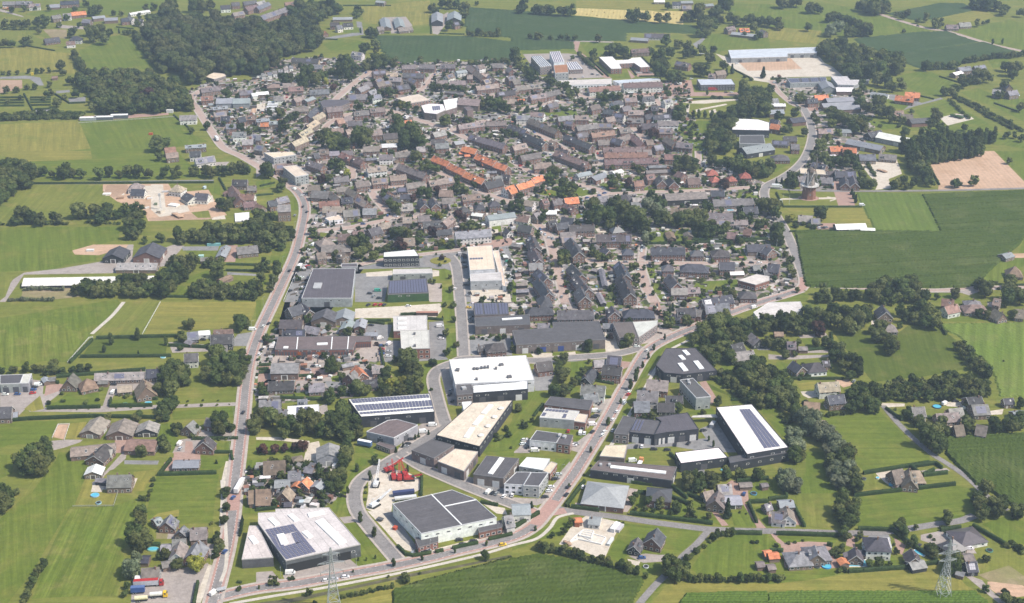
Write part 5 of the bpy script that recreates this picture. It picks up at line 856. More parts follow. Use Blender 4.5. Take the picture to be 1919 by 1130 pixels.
# flat roofed buildings: tile, height, roof, wall, roof corners (zoomed pixels), short reference, label, details
FLAT = [
('D1',8,'g','A','15 455 145 448 145 425 545 415 780 690 222 812 15 530','the ring-solar hall','grey-roofed hall carrying a ring of solar panels at the lower left',{'sky':['105 495 160 545 3','255 468 305 515 3','360 595 410 640 3','470 510 650 685 5','390 475 510 450 4','180 615 215 690 0'],'sol':['65 580 280 538 320 588 105 640','105 640 175 625 215 708 150 722','262 608 320 588 375 655 300 690','150 722 375 655 450 745 225 803'],'bay':['230 812 525 748 5.2','612 728 705 708 5']}),
('F',6,'g','A','467 985 483 985 512 1044 453 1048','','lower grey wing beside the hall with the solar panel ring',{'sky':['470 1005 480 1018 3'],'gates':1}),
('D1',8.5,'d','W','1020 385 1465 282 1640 350 1800 490 1235 610','the big dark-roofed crane depot','big dark-roofed white hall with brick corner offices by the cycle road',{'seam':['1310 315 1540 545','1410 405 1650 355'],'gates':0,'slots':3}),
('D1',4.6,'d','R','1188 640 1362 616 1362 668 1215 712','','small brick and glass corner office below the dark-roofed crane depot',{'win':2}),
('D1',4.6,'d','R','1660 548 1838 508 1842 560 1668 600','','long brick office wing on the crane depot\'s right',{'win':1}),
('C1',7,'d','B','1163 1107 1310 1026 1482 1070 1330 1168','','dark-roofed purple brick hall below the long cream-roofed hall',{'gates':1}),
('D1',7,'t','B','1358 68 1490 -25 1660 -3 1555 142','','cream-roofed brown brick hall in the row beside the side street',{'gates':2}),
('D1',7,'d','B','1625 165 1722 28 1968 48 1850 195','the skylight-striped dark hall','dark-roofed brick hall with one long white skylight strip',{'sky':['1840 45 1752 165 3'],'gates':2}),
('D2',7,'d','W','-62 238 32 148 140 150 82 246','','dark-roofed white and grey office block at the road junction',{'win':2}),
('D2',8,'d','G','82 248 142 152 270 155 200 255','the grey corner office','taller grey corner office with framed windows at the junction',{'win':2}),
('D2',6,'w','G','50 105 110 38 282 50 230 135','','white-roofed grey hall behind the corner office',{'gates':1}),
('D2',5,'t','R','228 140 292 70 336 85 282 160','','small cream-roofed red brick annex beside the parked cars',{'win':1}),
('C1',9,'w','W','1445 430 2020 398 2082 580 1490 612','the big white-roofed hall','largest white-roofed hall in the middle of the business park',{'box':['1495 510 1520 512 3','1625 505 1640 500 2','1650 505 1660 500 2','1680 495 1690 495 2.5','1705 492 1715 492 2.5','1730 490 1740 490 2.5','1790 500 1800 500 2','1645 580 1655 580 2','1880 565 1910 560 2.5','1820 475 1850 470 2'],'gates':1}),
('C1',8,'w','K','1622 622 2034 590 2034 650 1625 680','','narrow pale lower roof along the front of the big white-roofed hall',{'gates':3}),
('C1',8.6,'d','B','1496 622 1612 615 1622 682 1502 692','','dark square office corner on the big white-roofed hall',{'win':2,'box':['1540 650 1570 645 3']}),
('C1',7.5,'t','K','1345 995 1620 752 1920 733 1672 1080','the long cream-roofed hall','long cream-roofed black hall running diagonally beside the lawn',{'sky':['1760 770 1700 835 3','1690 850 1635 920 3','1620 940 1570 1015 3'],'vent':['1832 798','1783 862','1735 930','1683 1000'],'gates':0,'slots':4}),
('C1',6,'w','W','1540 748 1610 742 1614 795 1555 812','','small white flat annex between the white and cream halls',{'win':1}),
('C1',8,'w','K','688 725 1298 683 1335 820 785 858','the striped solar hall','black hall with rows of solar panels on a white roof',{'sol':['705 728 1290 690 1300 715 725 757','735 770 1310 732 1320 775 760 815','770 825 1325 782 1332 797 780 840'],'gates':3}),
('C1',7,'b','G','825 968 985 884 1050 876 1210 918 1030 1015','the brown-roofed grey hall','five-sided grey hall with brown roof near the blue trailer',{'gates':1}),
('C1',3.6,'b','B','898 1062 925 1045 1045 1075 1040 1090 1000 1100','','low brown brick annex in front of the brown-roofed grey hall',{'win':1}),
('C1',6,'g','R','1025 105 1280 98 1282 210 1028 215','','rear half of the pale stepped hall beside the industrial street',{'sky':['1060 125 1125 122 2.5','1060 160 1125 157 2.5','1060 195 1125 192 2.5']}),
('C1',8,'g','R','1078 213 1295 208 1300 345 1086 350','the pale stepped hall','front taller half of the pale stepped hall with brick base',{'win':2,'box':['1180 240 1190 240 1.5','1185 330 1190 330 2']}),
('C1',5,'b','R','165 258 690 255 860 252 858 292 745 295 722 352 560 355 302 355 140 352','the long brown shop garage','long brown-roofed brick shop and garage with orange doors',{'gates':7,'sky':['455 315 535 312 3','205 340 240 340 3'],'orange':1,'seam':['303 352 312 262','562 352 570 260','684 350 692 258']}),
('C1',5,'w','W','235 780 470 765 470 840 235 845','','white flat-roofed building with two solar panel blocks by trees',{'sol':['300 785 345 783 345 838 298 842','360 783 402 780 402 836 360 838'],'win':1}),
('C1',7,'d','B','1625 8 1885 5 1892 88 1636 98','','rear black-panelled roof of the dark double hall',{'sol':['1632 12 1690 10 1700 90 1640 94','1700 10 1800 8 1810 88 1712 92','1812 8 1880 7 1886 86 1822 88']}),
('C1',7,'d','B','1635 116 2045 92 2052 165 1640 180','the dark double hall','front dark roof of the double hall with reddish doors',{'sky':['1840 130 1990 120 2.5'],'gates':3}),
('C2',7.5,'d','B','0 212 305 192 302 150 650 142 697 278 30 318','the blue-doored dark hall','long dark-roofed brown hall with blue loading doors and trees',{'gates':5,'blue':1}),
('C2',7,'b','B','750 152 900 148 945 262 800 266','','brown-roofed half of the wedge-shaped corner building',{'win':2}),
('C2',7,'g','B','902 148 1090 136 1086 168 947 262','the wedge-shaped corner building','pale-roofed wedge half of the corner building by the road',{'win':2}),
('F',5,'g','G','1412 585 1440 567 1500 565 1506 580 1424 601','the grey-white flat hall','flat pale-roofed grey hall half hidden behind big trees',{'gates':1}),
('C2',7,'d','K','1075 470 1150 346 1372 342 1532 512 1280 540 1138 528','the six-sided dark hall','six-sided dark hall with four white skylights beside the tree belt',{'sky':['1285 362 1318 395 3','1255 400 1285 430 3','1255 458 1300 515 3.5','1372 442 1418 500 3.5'],'gates':1}),
('C2',9,'d','G','1255 582 1352 568 1486 706 1376 716','the grey tower-like office','narrow grey office block with dark roof beside brick path',{'win':1,'box':['1310 590 1325 590 2.5','1320 610 1330 612 2']}),
('C2',6,'d','R','240 766 286 706 606 736 577 806','','dark-roofed brick hall above the solar-roofed cube',{'gates':1}),
('C2',7,'g','G','205 862 250 790 502 816 462 882','the solar-roofed cube','light grey cube-like hall with solar panels around a skylight',{'sol':['255 797 425 812 415 828 243 812','230 825 260 830 245 852 215 850','385 835 412 838 400 868 370 865'],'gates':0}),
('C2',6,'t','R','462 890 492 832 566 842 546 902','','tan-roofed brick annex of the solar-roofed cube',{'win':1}),
('C2',6.5,'d','W','130 1032 182 960 370 985 330 1052','','white office with dark roof and a row of small windows',{'win':1,'slots':5}),
('C2',6.5,'d','R','332 1056 372 985 456 995 430 1070','','brick half of the white office beside the road',{'win':2,'box':['380 1010 400 1015 3','350 1000 360 1002 3']}),
('C2',7,'d','B','760 982 830 850 926 865 868 992','','narrow dark-roofed brick front of the blue-walled workshop',{'win':2}),
('C2',7.4,'d','K','876 972 932 868 1112 886 1062 992','','dark-roofed workshop bay with three slanted solar strips',{'sol':['925 880 942 882 908 960 890 958','950 882 965 884 930 962 915 960','972 885 990 887 955 965 938 962'],'gates':2}),
('C2',8,'d','K','1072 860 1312 826 1396 950 1150 975 1064 990 1116 892','the blue-walled workshop','dark-roofed blue-black workshop with white loading doors',{'gates':3}),
('F',9,'w','K','1342 763 1409 757 1478 838 1400 851','the white solar-strip hall','tall white-roofed black hall with one long solar panel strip',{'sol':['1385 767 1405 766 1463 836 1432 840'],'gates':0}),
('F',6.5,'w','K','1265 848 1347 838 1364 857 1276 868','','low white-roofed black wing before the white solar hall',{'gates':1}),
('F',6,'d','K','1364 856 1400 850 1478 838 1480 848 1368 868','','narrow black roof wing joining the white solar hall',{}),
('C2',4,'g','K','1340 862 1350 850 1535 838 1535 862','','grey carport roof bridging two dark halls',{'open':1}),
('C2',5,'t','B','655 1150 700 1072 862 1068 838 1165','','small cream flat roof in front of the blue-walled workshop',{'gates':1}),
('D2',6,'b','K','585 130 642 65 1232 110 1192 210','the skylit brown hall','long brown-roofed hall with a white skylight strip',{'sky':['735 110 1150 155 3'],'gates':1,'box':['660 100 665 100 2','720 100 735 100 2']}),
('B1',7.5,'d','G','425 880 742 878 715 1100 340 1100','the big charcoal hall','big charcoal-roofed hall beside the main road car park',{'sky':[],'box':['430 1010 490 1010 12'],'gates':1}),
('B1',4,'d','G','640 842 755 840 760 866 636 868','','small dark flat roof behind the big charcoal hall',{}),
('B1',9,'w','K','955 757 1185 735 1220 785 952 792','the white-roofed black office','black office with white roof and glass corner near the turning loop',{'win':2}),
('B1',6,'g','G','1025 885 1315 880 1320 912 1022 920','','pale grey-roofed long shed behind the green solar hall',{'gates':2}),
('B1',7,'d','N','990 970 1278 950 1292 1060 984 1072','the green solar hall','green-walled hall with solar panel rows covering its roof',{'sol':['998 975 1270 956 1285 1052 992 1064'],'gates':0}),
('B1',8,'t','W','1580 716 1766 706 1790 882 1600 892','the cream-roofed white hall','cream-roofed white hall beside the turning loop',{'sol':['1598 800 1700 796 1700 808 1598 812'],'win':1}),
('B1',4,'t','W','1770 745 1818 742 1872 1012 1845 1008','','narrow cream strip roof on the cream-roofed hall\'s right side',{}),
('B1',8,'g','G','1600 920 1830 905 1840 965 1604 972','','grey-walled block in front of the cream-roofed white hall',{}),
('B1',7,'t','G','60 12 270 5 300 25 130 50','','wide beige flat-roofed shop block in the village centre',{'win':2}),
('B1',9,'t','G','200 116 302 105 392 175 292 192','the beige-roofed apartments','beige flat-roofed grey apartment block near the main road bend',{'win':3}),
('B1',4,'t','W','515 502 620 476 652 510 546 522','','low white office with beige roof beside small car park',{'win':1}),
('B2',5.5,'g','R','1690 966 1830 920 1925 936 1925 966 1820 1000','the flat red-brick school','flat white-roofed red brick school by the road bend',{'win':1}),
('B3',4.5,'t','B','235 126 420 140 436 176 240 166','','tan low roof beside the windmill garden',{}),
('C0',7,'d','G','0 546 175 540 150 606 0 612','the dark hall at the left edge','dark-roofed grey hall cut by the left picture edge',{'gates':2}),
('C0',7,'g','G','177 540 238 535 212 605 152 606','','light grey roof section ending the dark left-edge hall',{'gates':1}),
('C0',3,'w','W','1482 216 1570 210 1578 246 1482 250','','white flat carport roof between two farmhouse roofs',{}),
('A0',4,'t','B','1530 572 1602 543 1680 550 1692 566 1602 592','','beige flat pavilion at the edge of the forest',{'win':1}),
('A1',8,'d','B','480 762 510 746 690 746 700 766 640 792 500 802','','dark solar-roofed apartment block in the village centre',{'win':2}),
('A1',6,'t','R','1045 736 1220 702 1306 746 1152 772','the beige-roofed school','beige flat-roofed red brick school beside the church',{'win':2}),
('A1',7,'w','B','1400 748 1510 732 1502 802 1420 826','','white-edged grey hall roof beside the church',{}),
('A1',8,'w','B','1235 790 1300 775 1400 780 1418 822 1350 852 1260 842','the white-roofed church hall','white-roofed church hall with solar panels in the village centre',{'sol':['1315 795 1375 790 1380 820 1322 826']}),
('A1',14,'b','B','1555 800 1600 795 1625 815 1580 825','','square brown brick church tower in the village centre',{}),
('A2',10,'s','B','140 422 216 415 296 490 210 502','the striped town hall roofs','left striped white roof of the town hall complex',{'win':3}),
('A2',11,'s','W','280 386 356 382 390 460 312 466','','rear striped white roof of the town hall complex',{'win':2}),
('A2',11,'r','G','310 488 412 480 422 540 320 546','the rust-brown town hall roof','rust-brown roof over the glass front of the town hall',{'win':3}),
('A2',5.5,'s','B','402 466 482 460 530 516 430 522','','low right striped roof of the town hall complex',{'win':1}),
('A2',6.5,'w','R','650 426 750 422 776 450 870 446 900 432 962 428 1030 498 960 503 912 470 800 476 820 512 740 514','the white U-shaped school','white-roofed red brick school with a U-shaped plan',{'win':2}),
('A2',4,'g','W','345 602 745 588 745 628 400 636','','long low grey-roofed row before the town hall',{'win':1}),
('A2',4,'l','W','750 602 1096 582 1110 598 800 625','','blue-grey roof strip behind the brown-roofed long buildings',{}),
('A2',7,'l','K','1382 592 1640 590 1668 632 1410 636','the pale-roofed supermarket','pale-roofed dark glass supermarket by the red brick square',{'win':2}),
('F',6,'l','G','1365 94 1533 88 1531 99 1476 100 1476 106 1370 109','the long riding hall','long pale riding hall beside the sandy arena',{'gates':3}),
('A2',8,'w','K','1650 886 1742 888 1840 892 1925 916 1925 976 1645 970','the white-topped sports hall','white-roofed sports hall with dark walls beside the tree belt',{'win':1}),
('A2',7,'d','G','1702 1012 1880 1010 1892 1075 1700 1072','','dark flat roof in front of the white-topped sports hall',{}),
('A3',6,'d','G','140 586 430 576 440 610 165 620','','long hall with blue solar panels beside the sandy arena',{'sol':['148 588 225 586 235 614 168 617','245 585 295 583 305 612 255 614','312 583 368 581 378 609 322 611','382 580 428 578 436 606 392 608']}),
('A3',5,'g','G','470 572 590 570 612 597 755 596 640 636 520 632','','pale irregular shed roof behind the gabled hall',{}),
('D3',3.4,'w','W','708 662 745 640 905 640 925 718 868 718 862 748 792 758 780 718 710 718','','white flat veranda roof wrapping the hipped villa',{'win':1}),
('B0',1.2,'w','G','1756 466 1865 456 1866 520 1760 526','','white covered pool basin beside the tree belt at left',{}),
]
# ---------------- read the survey ----------------
HS, TS, RS, WS, KS, GS, SS, RD, PT = [], [], [], [], [], [], [], [], []
tile = None
for line in SURVEY.strip().split('\n'):
    line = line.strip()
    if not line: continue
    if line[0] == '@': tile = line[1:]; continue
    op, rest = line[0], line[2:]
    if op == 'H':
        for e in rest.split(';'):
            q = e.split(); n = 1
            if q[-1][0] == 'n': n = int(q.pop()[1:])
            x1, y1, x2, y2 = map(float, q[:4]); W = float(q[5]) if len(q) > 5 else 8.5; E = float(q[6]) if len(q) > 6 else 5.0
            HS.append((tp(tile, x1, y1), tp(tile, x2, y2), q[4], W, E, n))
    elif op == 'T':
        k, rest = rest[0], rest[2:]
        for e in rest.split(','):
            x, y, r = map(float, e.split()); TS.append((k, tp(tile, x, y), r/3.9935 if tile != 'F' else r))
    elif op in 'RWKGSABEJ':
        head, rest = rest.split(' ', 1); kind = None
        if op in 'RW': kind = head; head, rest = rest.split(' ', 1)
        if op == 'G': kind = head[0]; gdir = [tp(tile, *map(float, head[2:].split(',')[i:i+2])) for i in (0, 2)] if '@' in head else None
        for e in rest.split(';'):
            q = list(map(float, e.split())); pts = [tp(tile, q[i], q[i+1]) for i in range(0, len(q)-1, 2)]
            if op == 'R': RS.append((kind, float(head)/3.9935, pts))
            elif op == 'W': WS.append((kind, float(head)/3.9935, pts))
            elif op == 'K': KS.append((float(head), pts))
            elif op == 'G': GS.append((kind, pts, gdir))
            else: RD.append((op, float(head), pts))
# ---------------- the land ----------------
def sheet(name, pts, z, mat, ang=0.0):
    w = [at(px, py, 0) for px, py in pts]; c = sum(w, Vector())/len(w); ca, sa = math.cos(-ang), math.sin(-ang)
    v = [((p.x-c.x)*ca - (p.y-c.y)*sa, (p.x-c.x)*sa + (p.y-c.y)*ca, 0) for p in w]; v = ccw([(a, b) for a, b, _ in v])
    me = mesh(name, [(a, b, 0) for a, b in v], [tuple(range(len(v)))], [mat])
    return add(name, me, None, (c.x, c.y, z), (0, 0, ang))
gm = mesh('ground', [(-9000, -3000, 0), (9000, -3000, 0), (9000, 16000, 0), (-9000, 16000, 0)], [(0, 1, 2, 3)], [G['m'][1]])
struct(add('ground', gm))
VILLAGE = [[(352,172),(395,150),(470,150),(520,112),(600,108),(690,112),(760,118),(960,112),(990,140),(1060,146),(1180,160),(1290,150),(1300,215),(1335,300),(1440,345),(1425,370),(1460,410),(1480,470),(1500,535),(1440,558),(1330,600),(1240,625),(1190,640),(1100,640),(890,640),(875,520),(800,470),(700,480),(560,470),(575,395),(560,350),(480,305),(420,275),(390,240)],
  [(560,470),(700,480),(560,560),(495,640),(470,700),(480,760),(660,745),(700,690),(740,640),(540,590)], [(1440,140),(1520,150),(1640,170),(1640,240),(1600,300),(1600,360),(1500,355),(1490,310),(1520,270),(1500,210)], [(455,880),(610,860),(640,930),(600,955),(465,955)]]
for k, poly in enumerate(VILLAGE): struct(add_o := sheet('garden_ground', poly, 0.008+0.003*k, M['garden']))
def crop(name, pts, mat, ang, h, step, track=0):
    w = [at(px, py, h*0.8) for px, py in pts]; c = sum(w, Vector())/len(w); ca, sa = math.cos(-ang), math.sin(-ang)
    loc = [((p.x-c.x)*ca - (p.y-c.y)*sa, (p.x-c.x)*sa + (p.y-c.y)*ca) for p in w]; P = np.array(loc)
    x0, y0 = P.min(0) - step; x1, y1 = P.max(0) + step; nx, ny = int((x1-x0)/step)+1, int((y1-y0)/step)+1
    X, Y = np.meshgrid(x0+np.arange(nx)*step, y0+np.arange(ny)*step, indexing='ij'); ins = inside(loc, X, Y)
    jx = nrs.uniform(-.3, .3, X.shape)*step; jy = nrs.uniform(-.3, .3, X.shape)*step
    Z = h*(0.8 + 0.26*nrs.rand(*X.shape))
    if track: Z[(Y % track) < step] *= .25
    Z[~ins] = 0
    V = np.stack([X+jx, Y+jy, Z], -1).reshape(-1, 3); I = np.arange(nx*ny).reshape(nx, ny)
    q = np.stack([I[:-1, :-1], I[1:, :-1], I[1:, 1:], I[:-1, 1:]], -1).reshape(-1, 4)
    keep = ins.reshape(-1)[q].any(1); q = q[keep]; u, inv = np.unique(q, return_inverse=True)
    return add(name, npmesh(name, V[u], inv.reshape(-1, 4), mat, None, True), None, (c.x, c.y, 0.02), (0, 0, ang))
LEV = []
for kind, pts, gdir in GS:
    name, mat = G[kind]; w = [at(x, y) for x, y in pts]
    e = max(range(len(w)), key=lambda i: (w[(i+1) % len(w)] - w[i]).length); d = w[(e+1) % len(w)] - w[e]; ang = math.atan2(d.y, d.x)
    cy = sum(p.y for p in w)/len(w)
    if gdir: d = at(*gdir[1]) - at(*gdir[0]); ang = math.atan2(d.y, d.x)
    if kind in 'bcti e':
        h = {'b': 2.0, 'c': 0.9, 't': 0.7, 'i': 0.7, 'e': 1.9}[kind]
        struct(crop(name, pts, mat, ang, h, 1.1 if cy < 800 else 1.4 if cy < 1180 else 3.0, 15.0 if gdir else 0), 'stuff')
    else:
        bb = (min(p.x for p in w), max(p.x for p in w), min(p.y for p in w), max(p.y for p in w))
        lv = 1 + max([l for b, l in LEV if b[0] < bb[1] and bb[0] < b[1] and b[2] < bb[3] and bb[2] < b[3]], default=0)
        LEV.append((bb, lv)); struct(sheet(name, pts, 0.02 + 0.005*lv, mat, ang))
ZR = 0.02 + 0.005*max(l for b, l in LEV) + 0.01
# ---------------- roads ----------------
def smooth(pts, n=5):
    w = [at(x, y) for x, y in pts]; out = []
    for i in range(len(w)-1):
        p0, p1, p2, p3 = w[max(i-1, 0)], w[i], w[i+1], w[min(i+2, len(w)-1)]
        for j in range(n):
            t = j/n; out.append(0.5*((2*p1) + (p2-p0)*t + (2*p0-5*p1+4*p2-p3)*t*t + (3*p1-p0-3*p2+p3)*t**3))
    out.append(w[-1]); return out
def normals(c):
    out = []
    for i in range(len(c)):
        d = c[min(i+1, len(c)-1)] - c[max(i-1, 0)]; d.z = 0
        d = d.normalized() if d.length > 1e-6 else Vector((1, 0, 0)); out.append(Vector((-d.y, d.x, 0)))
    return out
def ribbon(name, c, a, b, z, mat, kerb=0):
    nn = normals(c); v = []; f = []
    for p, q in zip(c, nn):
        for s in ((a, b) if not kerb else (a, a, b, b)):
            v.append(p + q*s)
    if not kerb:
        v = [(p.x, p.y, z) for p in v]; f = [(2*i+1, 2*i, 2*i+2, 2*i+3) for i in range(len(c)-1)]
    else:
        v = [(p.x, p.y, z if i % 4 in (1, 2) else z-kerb) for i, p in enumerate(v)]
        for i in range(len(c)-1):
            for j in range(3): f.append((4*i+j+1, 4*i+j, 4*i+4+j, 4*i+5+j))
    return struct(add(name, mesh(name, v, f, [mat])))
def mark_road(c, w):
    for i in range(len(c)-1):
        a, b = c[i], c[i+1]; m = (a+b)/2; occ_rect(m, math.atan2(b.y-a.y, b.x-a.x), (b-a).length, w, 0.3)
ROADC = []
dash_v, dash_f = [], []
def dashes(c, off, wd_, ln, gap, z):
    nn = normals(c); P = [p + q*off for p, q in zip(c, nn)]
    for i in range(len(P)-1):
        L = (P[i+1]-P[i]).length; m = int(L/(ln+gap))
        if not m: continue
        d = (P[i+1]-P[i])/L; n = Vector((-d.y, d.x, 0))
        for j in range(m):
            s = L*j/m; e = s + ln; k0 = len(dash_v)
            for q in (P[i]+d*s-n*wd_/2, P[i]+d*e-n*wd_/2, P[i]+d*e+n*wd_/2, P[i]+d*s+n*wd_/2): dash_v.append((q.x, q.y, z))
            dash_f.append((k0, k0+1, k0+2, k0+3))
for k, (op, w, pts) in enumerate(RD):
    c = smooth(pts); z = ZR + 0.0015*k; ROADC.append((op, w, c)); mark_road(c, w+3)
    if op == 'A':
        ribbon('pavement', c, w/2+0.1, w/2+1.7, z+0.10, M['pavement'], 0.14)
        ribbon('pavement', c, -w/2-1.7, -w/2-0.1, z+0.10, M['pavement'], 0.14)
        ribbon('road', c, -w/2+1.3, w/2-1.3, z+0.004, M['asphalt'])
        ribbon('cycle_lane', c, w/2-1.3, w/2+0.1, z, M['lane']); ribbon('cycle_lane', c, -w/2-0.1, -w/2+1.3, z, M['lane'])
        dashes(c, w/2-1.3, 0.16, 1.2, 1.4, z+0.008); dashes(c, -w/2+1.3, 0.16, 1.2, 1.4, z+0.008)
    elif op == 'B':
        ribbon('road', c, -w/2, w/2, z, M['asphalt'])
        if w >= 6:
            for s in (-1, 1): ribbon('pavement', c, min(s*(w/2), s*(w/2+1.3)), max(s*(w/2), s*(w/2+1.3)), z+0.08, M['pavement'], 0.11)
    elif op == 'S':
        ribbon('street', c, -w/2, w/2, z, M['street'])
        for s in (-1, 1): ribbon('pavement', c, min(s*(w/2), s*(w/2+1.5)), max(s*(w/2), s*(w/2+1.5)), z+0.08, M['pavement'], 0.11)
    elif op == 'J': ribbon('junction', c, -w/2, w/2, z, M['lane'])
    else: ribbon('path', c, -w/2, w/2, z, M['path'])
struct(add('road_marking', mesh('road_marking', dash_v, dash_f, [M['marking']])), 'stuff')
ip = at(*tp('B1', 1380, 822)); iv_, if_ = prism([(8.5*math.cos(2*math.pi*k/24), 7.5*math.sin(2*math.pi*k/24)) for k in range(24)], 0, ZR+.22)
struct(add('grass_island', mesh('grass_island', iv_, if_, [G['v'][1]]), None, (ip.x, ip.y, 0)))
# ---------------- houses ----------------
ROOFC = {'d': (0.072, 0.072, 0.082), 'g': (0.205, 0.20, 0.205), 'b': (0.195, 0.165, 0.152), 'o': (0.56, 0.205, 0.10), 'e': (0.34, 0.115, 0.085), 'r': (0.205, 0.132, 0.112), 'a': (0.255, 0.24, 0.222), 't': (0.20, 0.165, 0.13), 'w': (0.74, 0.72, 0.69), 'l': (0.275, 0.292, 0.305), 'y': (0.38, 0.31, 0.235)}
ROOFW = {'d': 'dark slate-roofed', 'g': 'grey-roofed', 'b': 'brown-tiled', 'o': 'orange-roofed', 'e': 'red-tiled', 'r': 'russet-roofed', 'a': 'weathered ash-grey-roofed', 't': 'thatched', 'w': 'white-roofed', 'l': 'pale grey-roofed', 'y': 'tan-roofed'}
WALLC = {'r': (0.20, 0.115, 0.09), 'b': (0.20, 0.145, 0.115), 'w': (0.72, 0.70, 0.66), 'd': (0.05, 0.05, 0.053), 'y': (0.42, 0.33, 0.23), 'g': (0.30, 0.31, 0.31)}
WALLW = {'r': 'red-brick', 'b': 'brown-brick', 'w': 'white-walled', 'd': 'black-walled', 'y': 'yellow-brick', 'g': 'grey-walled'}
wb = MB(); wb.box(-.5, .5, -.05, .02, 0, 1, 0); wb.box(-.4, .4, -.06, .0, .1, .9, 1)
fb = MB(); fb.box(-.5, .5, -.05, .02, 0, 1, 0); FRAMEM = fb.mesh('window', M['frame']); pb_ = MB(); pb_.box(-.4, .4, -.06, .0, .1, .9, 0); PANEM = pb_.mesh('pane', M['glass'])
def window(root, loc, rot, scl, near=False):
    if not near: return add('window', WINDOW, root, loc, rot, scl)
    o = add('window', FRAMEM, root, loc, rot, scl); add('pane', PANEM, o); return o
WINDOW = wb.mesh('window', M['frame'], M['glass'])
db = MB(); db.box(-.5, .5, -.05, .02, 0, 1, 0); db.box(-.36, .36, -.065, 0, .04, .94, 1); DOOR = db.mesh('door', M['frame'], M['plain'])
cb = MB(); cb.box(-.35, .35, -.35, .35, 0, 1, 0); cb.box(-.42, .42, -.42, .42, .9, 1.05, 0); CHIM = cb.mesh('chimney', M['wall'])
sb = MB(); sb.box(-.5, .5, -.5, .5, 0, .06, 0); sb.box(-.42, .42, -.42, .42, .05, .09, 1); SKYL = sb.mesh('skylight', M['frame'], M['glass'])
dm = MB(); dm.box(-.5, .5, -1, .2, 0, .9, 0); dm.box(-.56, .56, -1.12, .3, .9, 1.0, 2); DORMER = dm.mesh('dormer', M['frame'], M['frame'], M['roof'])
def vary(c, s=0.14): k = 1 + rnd.uniform(-s, s); return tuple(max(0.01, x*k*(1+rnd.uniform(-.04, .04))) for x in c)
def facade(root, ax, ay, bx, by, E, floors, cam_dir, dens=2.9, door=True, zoff=0.9, wh=1.45, near=False):
    """windows and a door on one wall from a to b (local), outward normal to its right"""
    L = math.hypot(bx-ax, by-ay); ang = math.atan2(by-ay, bx-ax)
    if L < 2.4: return
    n = max(1, int(L/dens)); di = rnd.randrange(n) if door else -1
    for fl in range(floors):
        for i in range(n):
            t = (i+.5)/n; x, y = ax+(bx-ax)*t, ay+(by-ay)*t; z = zoff + fl*2.75
            if z + 1.3 > E + (0.05 if floors == 1 else 0.6): continue
            if fl == 0 and i == di: add('door', DOOR, root, (x, y, 0.05), (0, 0, ang), (1.1, 1, 2.1), rnd.choice([(0.08,.1,.09),(.2,.07,.05),(.06,.07,.12),(.5,.48,.45)]))
            else: window(root, (x, y, z), (0, 0, ang), (min(L/n*.66, rnd.choice([1.3, 1.7, 2.1])), 1, wh), near)
